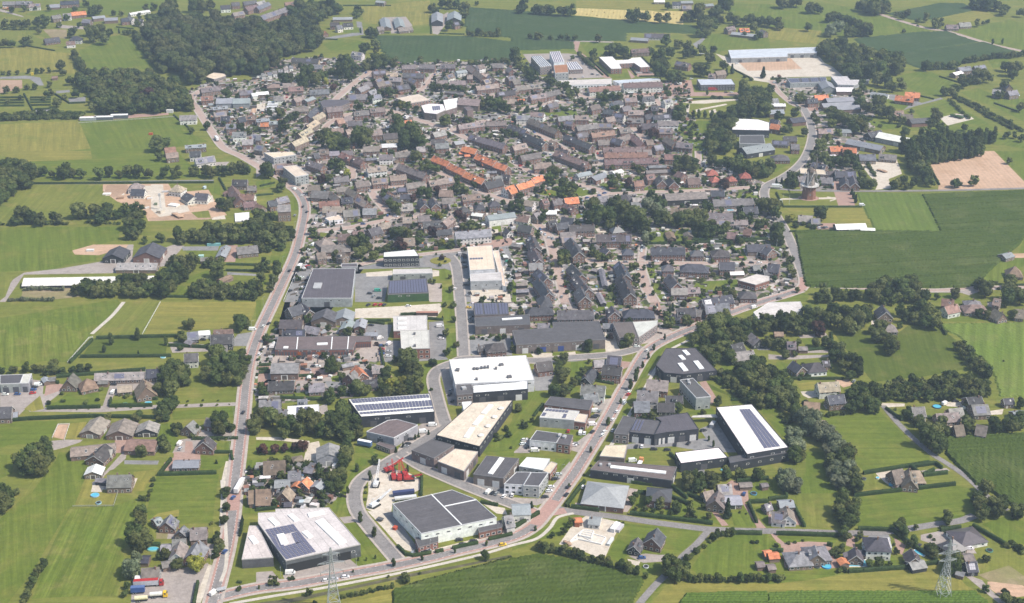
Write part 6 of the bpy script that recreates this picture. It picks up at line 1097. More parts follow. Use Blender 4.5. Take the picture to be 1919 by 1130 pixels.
def house(p1, p2, code, W, E, n):
    rc, wc = code[0], code[1]; hip = 'h' in code[2:]; RM = M['glazed'] if 'z' in code else M['flatroof'] if rc in 'lw' else M['roof']
    slope = R(24) if (rc in 'lwa' or W >= 14 or E < 2.7) else R(48) if rc == 't' else R(42)
    if W > 11.5 and rc in 'gbdro': slope = min(slope, R(32))
    rise = W/2*math.tan(slope); H = E + rise
    A, B = at(*p1, H), at(*p2, H); d = B - A; L = max(d.length, 4.0); c = (A+B)/2; ang = math.atan2(d.y, d.x)
    if hip: L = max(L, W)
    if ang > math.pi/2 or ang <= -math.pi/2: ang += math.pi
    s = scale_at(c.x, c.y); py = to_px(c.x, c.y, 0)[1]
    barn = rc in 'lwa' and W >= 10 or W >= 14; shed = E < 2.75 and W < 8.1
    kind = 'shed' if shed else 'barn' if barn else 'terrace' if n > 1 else 'bungalow' if E < 4.2 else 'house'
    root = empty({'shed': 'garden_shed', 'barn': 'barn', 'terrace': 'terrace', 'bungalow': 'bungalow', 'house': 'house'}[kind], (c.x, c.y, 0), ang)
    later(root, f"{ROOFW[rc]} {WALLW[wc]} {'terrace row' if kind == 'terrace' else kind}" if not shed else f"{ROOFW[rc]} shed", kind, f"{kind}s of the village".replace('houses', 'houses'))
    occ_rect(c, ang, L+1, W+1)
    hl, hw = L/2, W/2; wcol = vary(WALLC[wc]); tn = rnd.choice([(1, 1, 1), (1.35, 1.28, 1.2), (.8, .84, .92), (1.2, 1.04, .94), (1.1, 1.08, 1.12), (.9, .86, .8)]) if rc in 'bgdrta' else (1, 1, 1); rcol = vary(tuple(a*b for a, b in zip(ROOFC[rc], tn)), .16)
    if hip:
        v, f = prism([(-hl, -hw), (hl, -hw), (hl, hw), (-hl, hw)], 0, E)
        add('wall', mesh('wall', v, f[1:], [M['wall']]), root, col=wcol)
        o = .45; k = min(hl, hw)*0.95; ez = E - o*math.tan(slope)*.6; rz = E + k*math.tan(slope)
        v = [(-hl-o, -hw-o, ez), (hl+o, -hw-o, ez), (hl+o, hw+o, ez), (-hl-o, hw+o, ez), (-hl+k, 0, rz), (hl-k+.01, 0, rz)]
        v += [(x, y, z-.2) for x, y, z in v[:4]]
        add('roof', mesh('roof', v, [(0, 1, 5, 4), (2, 3, 4, 5), (1, 2, 5), (3, 0, 4), (0, 6, 7, 1), (1, 7, 8, 2), (2, 8, 9, 3), (3, 9, 6, 0), (9, 8, 7, 6)], [RM]), root, col=rcol)
    else:
        v = [(-hl, -hw, 0), (-hl, hw, 0), (-hl, hw, E), (-hl, 0, H), (-hl, -hw, E), (hl, -hw, 0), (hl, hw, 0), (hl, hw, E), (hl, 0, H), (hl, -hw, E)]
        add('wall', mesh('wall', v, [(0, 4, 3, 2, 1), (5, 6, 7, 8, 9), (0, 5, 9, 4), (1, 2, 7, 6)], [M['wall']]), root, col=wcol)
        o, e, t = .4, .35, .17; mb = MB(); tz = o*math.tan(slope)
        for sg in (-1, 1):
            a = [(-hl-e, 0, H+.06), (hl+e, 0, H+.06), (hl+e, sg*(hw+o), E-tz+.06), (-hl-e, sg*(hw+o), E-tz+.06)]
            if sg > 0: a = a[::-1]
            q = a + [(x, y, z+t) for x, y, z in a]
            mb.add(q, [(0, 1, 2, 3), (7, 6, 5, 4), (0, 4, 5, 1), (1, 5, 6, 2), (2, 6, 7, 3), (3, 7, 4, 0)])
        add('roof', mb.mesh('roof', RM), root, col=rcol)
        if (rc in 'do' or wc == 'w') and kind in ('house', 'terrace', 'bungalow') and py > 230:
            mb = MB()
            for sx in (-1, 1):
                for sg in (-1, 1):
                    x = sx*(hl+e+.03)
                    q = [(x, 0, H+.22), (x, sg*(hw+o), E-tz+.22), (x, sg*(hw+o), E-tz-.12), (x, 0, H-.12)]; q2 = [(x+sx*.06, b, z) for _, b, z in q]
                    mb.add(q+q2, [(0, 1, 2, 3), (7, 6, 5, 4), (0, 4, 5, 1), (1, 5, 6, 2), (2, 6, 7, 3), (3, 7, 4, 0)])
            add('fascia', mb.mesh('fascia', M['frame']), root)
    if shed: return root
    # which walls can be seen: the ones turned to the viewer
    ca, sa = math.cos(ang), math.sin(ang); fl = 2 if E > 4.6 else 1
    walls = [((-hl, -hw), (hl, -hw), (0, -1)), ((hl, -hw), (hl, hw), (1, 0)), ((hl, hw), (-hl, hw), (0, 1)), ((-hl, hw), (-hl, -hw), (-1, 0))]
    for (a, b, nrm) in walls:
        wn = Vector((nrm[0]*ca - nrm[1]*sa, nrm[0]*sa + nrm[1]*ca)); tc = Vector((-c.x, -c.y)).normalized()
        if wn.dot(tc) < 0.12: continue
        if barn:
            LL = math.hypot(b[0]-a[0], b[1]-a[1]); m_ = ((a[0]+b[0])/2, (a[1]+b[1])/2); an = math.atan2(b[1]-a[1], b[0]-a[0])
            if LL > 8 and py > 250:
                add('barn_door', DOOR, root, (m_[0], m_[1], 0.05), (0, 0, an), (min(4.5, LL*.35), 1, min(E-.2, 3.6)), rnd.choice([(.05, .06, .05), (.12, .1, .09), (.3, .3, .3), (.55, .54, .5)]))
                for q in (.18, .82): window(root, (a[0]+(b[0]-a[0])*q, a[1]+(b[1]-a[1])*q, 1.1), (0, 0, an), (1.6, 1, 1.0), py > 640)
        else:
            facade(root, *a, *b, E, fl, wn, 2.9 if py > 300 else 3.6, nrm[0] == 0, near=py > 640)
            if nrm[0] and not hip and rise > 2.6 and py > 330: add('window', WINDOW, root, (a[0], 0, E+.1), (0, 0, math.atan2(b[1]-a[1], b[0]-a[0])), (1.3, 1, 1.2))
    def onroof(x, q, sg):    # point on a slope, q from ridge to eave
        y = sg*hw*q; return (x, y, E + (hw-abs(y))*math.tan(slope) + .24)
    if not barn and kind != 'shed':
        units = max(1, n if n > 1 else int(L/11)+1 if L > 13 else 1)
        for u in range(units):
            x = -hl + L*(u+.5)/units
            if rnd.random() < .75 and not (hip and abs(x) > hl-hw):
                add('chimney', CHIM, root, (x + L/units*rnd.choice([-.3, .3]) if not hip else 0, rnd.choice([-.6, .6]), H-.9), None, (1, 1, 1.9), vary((.2, .13, .1)))
            sg = -1
            if rnd.random() < .5 and not hip and E > 2.8:
                if rnd.random() < .35 and W < 11:
                    dd = add('dormer', DORMER, root, onroof(x, .62, sg), None, (min(3.0, L/units*.45), 1.2, 1.5), rcol); add('window', WINDOW, dd, (0, -1.01, .12), None, (.86, 1, .7))
                else:
                    for j in range(rnd.randint(1, 2)): add('skylight', SKYL, root, onroof(x + rnd.uniform(-.25, .25)*L/units, rnd.uniform(.35, .6), sg), (slope, 0, 0), (.9, 1.2, 1))
            if rnd.random() < .14 and not hip and rc in 'dgb':
                solar_part(root, x, L/units, hw, E, slope)
    elif rc in 'lba' and W >= 12 and L > 16 and not hip and py > 260:
        for j in range(int(L/6)): 
            if rnd.random() < .7: add('skylight', SKYL, root, onroof(-hl+3+j*6, .5, -1), (slope, 0, 0), (1.2, 2.4, 1))
    return root
PANEL = None
def solar_part(root, x, ln, hw, E, slope):
    mb = MB(); nx = max(2, int(ln*.7/1.1)); ny = 2 if hw < 5 else 3; w = hw/math.cos(slope)
    for i in range(nx):
        for j in range(ny):
            s0 = w*.2 + j*1.75; s1 = s0 + 1.65; xx = x - nx*.55 + i*1.1
            if s1 > w - .2: continue
            pts = []
            for s_, dx in ((s1, 0), (s1, 1.02), (s0, 1.02), (s0, 0)):
                y = -s_*math.cos(slope); z = E + (hw + y)*math.tan(slope) + .32; pts.append((xx+dx, y, z))
            mb.add(pts + [(a, b, z-.06) for a, b, z in pts], [(0, 1, 2, 3), (0, 4, 5, 1), (1, 5, 6, 2), (2, 6, 7, 3), (3, 7, 4, 0)])
    if mb.v: struct(add('solar_panels', mb.mesh('solar_panels', M['solar']), root), 'stuff')
# ---------------- flat-roofed buildings ----------------
FROOF = {'w': (0.80, 0.78, 0.75), 'd': (0.105, 0.100, 0.106), 't': (0.66, 0.55, 0.43), 'g': (0.56, 0.525, 0.49), 'b': (0.15, 0.12, 0.115), 's': (0.74, 0.73, 0.72), 'r': (0.35, 0.17, 0.09), 'l': (0.50, 0.54, 0.58)}
FWALL = {'K': (0.045, 0.048, 0.058), 'B': (0.19, 0.15, 0.14), 'R': (0.25, 0.12, 0.09), 'W': (0.80, 0.79, 0.79), 'G': (0.33, 0.34, 0.345), 'N': (0.05, 0.10, 0.035), 'A': (0.12, 0.122, 0.132)}
gb = MB(); gb.box(-.5, .5, -.06, .02, 0, 1, 0)
for q in range(4): gb.box(-.47, .47, -.09, -.05, .04+q*.24, .04+q*.24+.2, 0)
GATE = gb.mesh('loading_door', M['plain'])
vb = MB(); vb.tube((0, 0, 0), (0, 0, .8), 1.5, 1.4, 14); vb.tube((0, 0, .8), (0, 0, 1.3), 1.9, .9, 14); VENT = vb.mesh('roof_vent', M['plain'])
ub = MB(); ub.box(-.5, .5, -.5, .5, 0, 1, 0); ub.box(-.4, .4, -.52, .52, .2, .8, 0); UNIT = ub.mesh('roof_unit', M['plain'])
lb_ = MB(); lb_.box(-.5, .5, -.5, .5, 0, .6, 0); LIGHT = lb_.mesh('skylight', M['skylight'])
def flat_building(tile, h, roof, wall, poly, ref, label, opt):
    q = list(map(float, poly.split())); px = [tp(tile, q[i], q[i+1]) for i in range(0, len(q), 2)]
    w = [at(x, y, h) for x, y in px]; c = sum(w, Vector())/len(w); c.z = 0
    root = empty('hall' if opt.get('win') is None else 'office_building', (c.x, c.y, 0)); loc = ccw([(p.x-c.x, p.y-c.y) for p in w]); n = len(loc)
    thing(root, label, 'building')
    if ref: MARKS.append((ref, *to_px(c.x, c.y, h)))
    xs = [p[0] for p in loc]; ys = [p[1] for p in loc]
    e = max(range(n), key=lambda i: math.hypot(loc[(i+1) % n][0]-loc[i][0], loc[(i+1) % n][1]-loc[i][1])); ea = math.atan2(loc[(e+1) % n][1]-loc[e][1], loc[(e+1) % n][0]-loc[e][0])
    u = [x*math.cos(ea)+y*math.sin(ea) for x, y in loc]; v_ = [-x*math.sin(ea)+y*math.cos(ea) for x, y in loc]
    mu, mv = (max(u)+min(u))/2, (max(v_)+min(v_))/2
    occ_rect((c.x + mu*math.cos(ea)-mv*math.sin(ea), c.y + mu*math.sin(ea)+mv*math.cos(ea)), ea, max(u)-min(u), max(v_)-min(v_))
    wc = vary(FWALL[wall], .08); rc = vary(FROOF[roof], .06)
    if opt.get('open'):
        for (x, y) in loc:
            mb = MB(); mb.box(-.15, .15, -.15, .15, 0, h-.3); add('post', mb.mesh('post', M['plain']), root, (x*.96, y*.96, 0), col=(.2, .2, .2))
        v, f = prism(loc, h-.3, h); add('roof', mesh('roof', v, f, [M['flatroof']]), root, col=rc); return root
    v, f = prism(loc, 0, h-.25); add('wall', mesh('wall', v, f[2:], [M['wall']]), root, col=wc)
    v, f = prism(loc, h-.3, h-.25); add('roof', mesh('roof', v, f, [M['flatroof']]), root, col=rc)
    # parapet: a ring standing proud of roof and wall
    cx, cy = sum(xs)/n, sum(ys)/n; mb = MB()
    nrm = []
    for i in range(n):
        a, b = loc[i-1], loc[i]; d = loc[(i+1) % n]
        n1 = Vector((b[1]-a[1], a[0]-b[0])).normalized(); n2 = Vector((d[1]-b[1], b[0]-d[0])).normalized(); m = n1+n2
        m = m/max(m.dot(n1), .3) if m.length > 1e-3 else n1; nrm.append(m)
    ring = [[(loc[i][0]+nrm[i].x*o, loc[i][1]+nrm[i].y*o, z) for i in range(n)] for o, z in ((.06, h-.55), (.06, h+.05), (-.22, h+.05), (-.22, h-.3))]
    vv = sum(ring, []); ff = []
    for a in range(3):
        for i in range(n): j = (i+1) % n; ff.append((a*n+i, a*n+j, (a+1)*n+j, (a+1)*n+i))
    tc = FWALL['K'] if wall == 'K' and roof in 'wtd' else (.62, .62, .62) if wall in 'WG' else (.45, .43, .41) if roof in 'wgts' else (.2, .19, .19)
    add('parapet', mesh('parapet', vv, ff, [M['trim']]), root, col=tc)
    def rp(x, y, z=0): p = at(*tp(tile, x, y), h); return Vector((p.x-c.x, p.y-c.y, h-.25+z))
    for s in opt.get('sky', []):
        x1, y1, x2, y2, wd_ = map(float, s.split())
        if not wd_: wd_ = 4.0
        a, b = rp(x1, y1), rp(x2, y2); d = b-a
        add('skylight', LIGHT, root, (a+b)/2, (0, 0, math.atan2(d.y, d.x)), (d.length, wd_, 1))
    for s in opt.get('seam', []):
        x1, y1, x2, y2 = map(float, s.split()); a, b = rp(x1, y1), rp(x2, y2); d = b-a
        add('roof_ridge_strip', LIGHT, root, (a+b)/2, (0, 0, math.atan2(d.y, d.x)), (d.length, .7, .5))
    for s in opt.get('box', []):
        x1, y1, x2, y2, hh = map(float, s.split()); a, b = rp(x1, y1), rp(x2, y2); d = b-a
        add('roof_unit', UNIT, root, (a+b)/2, (0, 0, math.atan2(d.y, d.x)), (max(1.6, d.length), max(1.6, min(hh, 10)), .9 if hh > 6 else 1.4), (.13, .13, .14) if roof in 'wgt' else (.4, .4, .4))
    for s in opt.get('vent', []):
        x1, y1 = map(float, s.split()); add('roof_vent', VENT, root, rp(x1, y1), col=(.75, .7, .62))
    sols = list(opt.get('sol', []))
    if roof == 's':
        P = [px[0], px[1], px[2], px[3]]
        for k in range(5):
            t0, t1 = .08+k*.18, .08+k*.18+.1; L_ = lambda a, b, t: (a[0]+(b[0]-a[0])*t, a[1]+(b[1]-a[1])*t)
            sols.append([L_(P[0], P[1], t0), L_(P[0], P[1], t1), L_(P[3], P[2], t1), L_(P[3], P[2], t0)])
    for s in sols:
        if isinstance(s, str): z = list(map(float, s.split())); Q = [tp(tile, z[i], z[i+1]) for i in range(0, 8, 2)]
        else: Q = s
        W4 = [at(a, b, h) - c for a, b in Q]; U = ((W4[1]-W4[0]).length + (W4[2]-W4[3]).length)/2; Vv = ((W4[3]-W4[0]).length + (W4[2]-W4[1]).length)/2
        nu, nv = max(1, round(U/2.1)), max(1, round(Vv/1.5)); mb = MB()
        bil = lambda a, b: (W4[0]*(1-a) + W4[1]*a)*(1-b) + (W4[3]*(1-a) + W4[2]*a)*b
        for i in range(nu):
            for j in range(nv):
                p = [bil((i+.09)/nu, (j+.14)/nv), bil((i+.91)/nu, (j+.14)/nv), bil((i+.91)/nu, (j+.86)/nv), bil((i+.09)/nu, (j+.86)/nv)]
                hi = [(a.x, a.y, h+.12) for a in p]; lo = [(a.x, a.y, h-.2) for a in p]
                mb.add(hi+lo, [(0, 1, 2, 3), (3, 2, 1, 0)][:1] + [(0, 4, 5, 1), (1, 5, 6, 2), (2, 6, 7, 3), (3, 7, 4, 0)])
        struct(add('solar_panels', mb.mesh('solar_panels', M['solar']), root), 'stuff')
    if (max(u)-min(u))*(max(v_)-min(v_)) > 380 and roof not in 's':
        mb = MB(); step = 4.6; vv_ = math.ceil((min(v_)+1.5)/step)*step; ce, se = math.cos(ea), math.sin(ea)
        while vv_ < max(v_)-1.2:
            xs_ = []
            for i in range(n):
                a0, a1 = v_[i]-vv_, v_[(i+1) % n]-vv_
                if (a0 > 0) != (a1 > 0): xs_.append(u[i] + (u[(i+1) % n]-u[i])*a0/(a0-a1))
            xs_.sort()
            for a0, a1 in zip(xs_[::2], xs_[1::2]):
                if a1-a0 > 2:
                    q = [(a0+.5, vv_-.12), (a1-.5, vv_-.12), (a1-.5, vv_+.12), (a0+.5, vv_+.12)]; q = [(x*ce-y*se, x*se+y*ce) for x, y in q]; pv_, pf_ = prism(q, h-.25, h-.17); mb.add(pv_, pf_[:1]+pf_[2:])
            vv_ += step
        if mb.v: struct(add('roof_seams', mb.mesh('roof_seams', M['flatroof']), root, col=tuple(x*.88 if sum(rc) > .6 else x*1.35 for x in rc)), 'stuff')
    for s in opt.get('bay', []):
        x1, y1, x2, y2, hh = map(float, s.split()); a, b = rp(x1, y1), rp(x2, y2); a.z = b.z = .05; d = b-a; mb = MB(); mb.box(0, d.length, -.12, .6, 0, hh); add('bay_shade_block', mb.mesh('bay_shade_block', M['tyre']), root, a, (0, 0, math.atan2(d.y, d.x)))  # solid near-black box; its colour stands in for the shade inside an open bay
    # openings on the walls that face the viewer
    for i in range(n):
        a, b = loc[i], loc[(i+1) % n]; L = math.hypot(b[0]-a[0], b[1]-a[1]); an = math.atan2(b[1]-a[1], b[0]-a[0])
        nn = Vector((b[1]-a[1], a[0]-b[0])); tcv = Vector((-c.x, -c.y))
        if L < 5 or nn.normalized().dot(tcv.normalized()) < .12: continue
        fls = opt.get('win')
        if fls:
            m = max(1, int(L/3.4)); fh = (h-.8)/fls
            for fl in range(fls):
                for k in range(m):
                    t = (k+.5)/m; window(root, (a[0]+(b[0]-a[0])*t, a[1]+(b[1]-a[1])*t, .8+fl*fh), (0, 0, an), (min(2.2, L/m*.72), 1, min(1.7, fh-.9)), px[0][1] > 560)
        elif 'gates' in opt:
            g = opt['gates'] or 0; m = max(g, 1)
            for k in range(g):
                t = (k+.5)/g
                colr = (.45, .12, .03) if opt.get('orange') and k in (0, 4) and L > 20 else (.05, .08, .25) if opt.get('blue') and k in (1, 2) else (.62, .61, .6) if wall in 'KB' and rnd.random() < .55 else (.1, .1, .11)
                add('loading_door', GATE, root, (a[0]+(b[0]-a[0])*t, a[1]+(b[1]-a[1])*t, .05), (0, 0, an), (min(4.2, L/max(g, 1)*.6), 1, min(4.2, h*.6)), colr)
            mm = int(L/6)
            for k in range(mm):
                t = (k+.5)/mm
                if opt.get('slots') or rnd.random() < .6: window(root, (a[0]+(b[0]-a[0])*t, a[1]+(b[1]-a[1])*t, h*.66), (0, 0, an), (2.4, 1, .9), px[0][1] > 560)
        elif L > 8:
            for k in range(int(L/7)):
                t = (k+.5)/int(L/7); window(root, (a[0]+(b[0]-a[0])*t, a[1]+(b[1]-a[1])*t, h*.45), (0, 0, an), (2.0, 1, 1.2))
    return root
for r in FLAT: flat_building(*r)
EXTRA_MARKS = [('the windmill', 1513, 345), ('the left-hand power pylon', 627, 1085), ('the right-hand power pylon', 1768, 1070), ('the red cranes', 745, 880), ('the orange-tiled terraces', 860, 300), ('the upper left forest', 400, 90), ('the football field', 180, 265), ('the cemetery garden', 70, 195), ('the sandy building site', 310, 375), ('the pale foundation site', 1110, 1005), ('the lower left mown field', 150, 1030), ('the bottom maize field', 960, 1095), ('the bare sandy field', 1840, 320), ('the big right-hand crop field', 1700, 470), ('the turning loop', 825, 490), ('the main road junction', 1010, 970), ('the red-tiled villa', 1705, 177), ('the straw field', 1180, 30), ('the thatched villa', 1710, 892), ('the pyramid-roofed villa', 1820, 1000), ('the yellow-roofed cottage', 232, 725), ('the twin dark barns', 240, 470), ('the long white farm shed', 110, 520), ('the parked tanker trucks', 290, 1105), ('the main road bend', 560, 360), ('the bright striped crop field', 1860, 660), ('the white-fenced paddock', 380, 590), ('the long poplar belt', 1780, 265), ('the church tower', 876, 205), ('the two-tree meadow', 1680, 660), ('the black-roofed new house', 1222, 1015), ('the white terrace', 885, 435), ('the two-hut lawn', 1265, 440), ('the top left orange-roofed barn', 148, 24), ('the twin far barns', 835, 35), ('the red-roofed hip houses', 1370, 325), ('the upper right farm pair', 1800, 45), ('the far blue-green crop field', 900, 90), ('the dirt bike track', 1330, 195)]
for e in EXTRA_MARKS: MARKS.append(e)
for hs in HS: house(*hs)
# ---------------- trees ----------------
def icos(sub):
    t = (1+5**.5)/2; v = [(-1,t,0),(1,t,0),(-1,-t,0),(1,-t,0),(0,-1,t),(0,1,t),(0,-1,-t),(0,1,-t),(t,0,-1),(t,0,1),(-t,0,-1),(-t,0,1)]
    f = [(0,11,5),(0,5,1),(0,1,7),(0,7,10),(0,10,11),(1,5,9),(5,11,4),(11,10,2),(10,7,6),(7,1,8),(3,9,4),(3,4,2),(3,2,6),(3,6,8),(3,8,9),(4,9,5),(2,4,11),(6,2,10),(8,6,7),(9,8,1)]
    v = [np.array(p)/np.linalg.norm(p) for p in v]
    for _ in range(sub):
        mid = {}; nf = []
        def mp(a, b):
            k = (min(a, b), max(a, b))
            if k not in mid: m = v[a]+v[b]; v.append(m/np.linalg.norm(m)); mid[k] = len(v)-1
            return mid[k]
        for a, b, c in f: x, y, z = mp(a, b), mp(b, c), mp(c, a); nf += [(a, x, z), (b, y, x), (c, z, y), (x, y, z)]
        f = nf
    return np.array(v), np.array(f)
ICO1 = icos(1); ICO0 = icos(0)
def crown(seed, shape, nl, nleaf, leaf, core=True, ico=None):
    """leafy crown of unit radius standing on z=0..: lobes of leaf clumps round a dense heart"""
    r = np.random.RandomState(seed); V, Q = [], []; base = 0
    lob = []
    for i in range(nl):
        if shape == 'round':
            th = r.uniform(0, 2*np.pi); z = r.uniform(.28, 1.5); rr = .62*np.sqrt(max(0.02, 1-((z-.85)/.95)**2))*r.uniform(.55, 1.08); lob.append((rr*np.cos(th), rr*np.sin(th), z, r.uniform(.34, .52)))
        elif shape == 'tall':
            th = r.uniform(0, 2*np.pi); z = .35 + 3.1*(i+.5)/nl; k = (1-abs((z-1.5)/2.6)**1.5); rr = .38*k*r.uniform(.5, 1.1); lob.append((rr*np.cos(th), rr*np.sin(th), z, .3+.35*k))
        elif shape == 'cone':
            z = .3 + 3.0*(i+.5)/nl; k = max(.1, 1-z/3.5); th = r.uniform(0, 2*np.pi); lob.append((.3*k*np.cos(th), .3*k*np.sin(th), z, .2+.62*k))
        else:   # shrub
            th = r.uniform(0, 2*np.pi); rr = r.uniform(.1, .55); lob.append((rr*np.cos(th), rr*np.sin(th), r.uniform(.3, .75), r.uniform(.3, .5)))
    lob = np.array(lob)
    if core:
        iv, fi = ico or ICO1
        for (x, y, z, s) in lob:
            d = 1 + r.uniform(-.22, .18, len(iv)); P = iv*(s*.84*d)[:, None]; P[:, 2] *= .85; P += (x, y, z); V.append(P)
            Q.append(np.concatenate([fi, fi[:, 2:3]], 1) + base); base += len(P)
    w = lob[:, 3]**2; pick = r.choice(len(lob), nleaf, p=w/w.sum()); d = r.normal(size=(nleaf, 3)); d[:, 2] = d[:, 2]*.9 + .25
    d /= np.linalg.norm(d, axis=1)[:, None]; c = lob[pick, :3] + d*(lob[pick, 3]*r.uniform(.78, 1.12, nleaf))[:, None]*np.array([1, 1, .9])
    n = d + r.normal(size=(nleaf, 3))*.55; n /= np.linalg.norm(n, axis=1)[:, None]
    a = np.cross(n, r.normal(size=(nleaf, 3))); a /= np.linalg.norm(a, axis=1)[:, None]; b = np.cross(n, a); sz = leaf*r.uniform(.6, 1.35, nleaf)
    a *= sz[:, None]; b *= (sz*r.uniform(.55, 1, nleaf))[:, None]
    P = np.stack([c-a-b, c+a-b*.6, c+a+b, c-a*.7+b], 1).reshape(-1, 3); V.append(P); Q.append(np.arange(nleaf*4).reshape(-1, 4) + base)
    V = np.concatenate(V); V[:, 2] = np.maximum(V[:, 2], .02)
    return V, np.concatenate(Q)
def qfix(Q):     # core triangles are stored as quads with a doubled corner
    t = Q[Q[:, 2] == Q[:, 3]][:, :3]; q = Q[Q[:, 2] != Q[:, 3]]
    return np.concatenate([t, q[:, [0, 1, 2]], q[:, [0, 2, 3]]])
SPEC = {'b': ('round', 15, 1100, .085, 5), 'p': ('tall', 12, 900, .11, 3), 'c': ('cone', 10, 800, .10, 2), 's': ('shrub', 7, 520, .10, 4)}
PROTO = {}; LOW = {}
for k, (shp, nl, nq, lf, cnt) in SPEC.items():
    PROTO[k] = []; LOW[k] = []
    for i in range(cnt):
        V, Q = crown(100+i*7+ord(k), shp, nl, nq, lf); PROTO[k].append(npmesh('crown', V, qfix(Q), M['leaf']))
        V, Q = crown(300+i*7+ord(k), shp, max(6, nl*2//3), nq//4, lf*1.75, True, ICO0); LOW[k].append((V, qfix(Q)))
def trunk_mesh(h):
    mb = MB(); mb.tube((0, 0, -.05), (0, 0, h*.55), .085, .06, 7); mb.tube((0, 0, h*.55), (.05, .03, h), .06, .03, 6)
    for i in range(4):
        t = 1.6*i + .4; mb.tube((0, 0, h*.5), (.42*math.cos(t), .42*math.sin(t), h*.9), .04, .015, 5)
    return mb.mesh('trunk', M['bark'])
TRUNK = {'b': trunk_mesh(1.1), 'p': trunk_mesh(2.6), 'c': trunk_mesh(2.4), 's': trunk_mesh(.5)}
SHAPE = {'b': 'b', 'f': 'b', 'w': 'b', 'u': 'b', 'y': 'b', 'p': 'p', 'c': 'c', 's': 's'}
LIFT = {'b': .3, 'p': .25, 'c': .1, 's': -.02}; MID = {'b': 1.12, 'p': 1.95, 'c': 1.6, 's': .55}
TONE = {'b': [((0.060, 0.084, 0.028), 'dark green'), ((0.081, 0.107, 0.034), 'mid green'), ((0.113, 0.128, 0.047), 'olive green'), ((0.116, 0.132, 0.045), 'light green')],
        'f': [((0.060, 0.081, 0.031), 'dark green'), ((0.081, 0.101, 0.036), 'mid green'), ((0.114, 0.126, 0.052), 'olive green'), ((0.110, 0.119, 0.052), 'pale green')],
        'w': [((0.177, 0.195, 0.124), 'silvery green'), ((0.150, 0.177, 0.105), 'grey green')], 'u': [((0.076, 0.044, 0.044), 'purple'), ((0.091, 0.049, 0.040), 'copper red')],
        'y': [((0.261, 0.261, 0.052), 'yellow green'), ((0.195, 0.235, 0.059), 'light green')], 'p': [((0.063, 0.088, 0.030), 'dark green'), ((0.088, 0.114, 0.037), 'mid green')],
        'c': [((0.034, 0.055, 0.026), 'blackish green'), ((0.047, 0.071, 0.030), 'dark green')], 's': [((0.081, 0.109, 0.034), 'mid green'), ((0.060, 0.084, 0.029), 'dark green'), ((0.130, 0.154, 0.049), 'fresh green')]}
trees = []       # kind, world xy, radius, pixel radius, source
def tree_at(kind, px, py, r, src):
    sh = SHAPE[kind]; g = at(px, py); z = 0
    for _ in range(3):
        Rm = r/scale_at(g.x, g.y, z); z = MID[sh]*Rm; g = at(px, py, z)
    Rm = min(max(Rm, .6), 11.0 if sh == 'b' else 5.0)
    trees.append((kind, g.x, g.y, Rm, Rm*scale_at(g.x, g.y), src))
for k, (px, py), r in TS: tree_at(k, px, py, r, 'T')
for k, r, pts in RS:
    sh = SHAPE[k]; g = at(*pts[0]); Rm = r/scale_at(g.x, g.y); w = [at(x, y, MID[sh]*Rm) for x, y in pts]; s = 0
    for i in range(len(w)-1):
        L = (w[i+1]-w[i]).length; st = Rm*1.35
        while s < L:
            p = w[i] + (w[i+1]-w[i])*(s/L); rr = Rm*rnd.uniform(.8, 1.15); trees.append((k, p.x+rnd.uniform(-.3, .3)*Rm, p.y+rnd.uniform(-.3, .3)*Rm, rr, rr*scale_at(p.x, p.y), 'R')); s += st*rnd.uniform(.85, 1.15)
        s -= L
for k, r, pts in WS:
    sh = SHAPE[k]; cx, cy = np.mean(pts, 0); g = at(cx, cy); Rm = r/scale_at(g.x, g.y); w = [at(x, y, MID[sh]*Rm) for x, y in pts]
    xs = [p.x for p in w]; ys = [p.y for p in w]; ex, ey = max(xs)-min(xs), max(ys)-min(ys); got = np.zeros((0, 2)); pl = [(p.x, p.y) for p in w]
    cand = nrs.uniform(0, 1, (int(ex*ey/(Rm*Rm)*14)+20, 2))*(ex, ey) + (min(xs), min(ys)); cand = cand[inside(pl, cand[:, 0], cand[:, 1])]
    hu = {'b': .9, 'p': 1.8, 'c': 1.5, 's': .5}[sh]*Rm; cpx = np.array([to_px(q[0], q[1], MID[sh]*Rm) for q in cand]) if len(cand) else np.zeros((0, 2))
    sp = hu*scale_at(g.x, g.y)*.92
    for fk in (.95, .6, .3, 0):
        ok = inside(pts, cpx[:, 0], cpx[:, 1]-sp*fk) & inside(pts, cpx[:, 0], cpx[:, 1]+sp*fk) if len(cpx) else np.zeros(0, bool)
        if ok.sum() >= .18*len(cand): break
    cand = cand[ok] if ok.any() else cand
    md = Rm*1.22
    for c_ in cand:
        if len(got) and ((got-c_)**2).sum(1).min() < md*md: continue
        got = np.vstack([got, c_]); rr = Rm*rnd.uniform(.82, 1.25); trees.append((k, c_[0], c_[1], rr, rr*scale_at(*c_), 'W'))
NAMES = {('b', 'T'): 'leafy_tree', ('b', 'R'): 'hedgerow_tree', ('b', 'W'): 'woodland_tree', 'f': 'forest_tree', 'w': 'willow_tree', 'u': 'copper_tree', 'y': 'pale_tree', 'p': 'poplar_tree', 'c': 'conifer_tree', 's': 'shrub'}
WORD = {'leafy_tree': 'leafy tree', 'hedgerow_tree': 'hedgerow tree', 'woodland_tree': 'woodland tree', 'forest_tree': 'forest tree', 'willow_tree': 'willow-like tree', 'copper_tree': 'broad tree', 'pale_tree': 'bright tree', 'poplar_tree': 'slender tree', 'conifer_tree': 'pointed tree', 'shrub': 'round shrub', 'young_tree': 'small tree'}
byname = {}
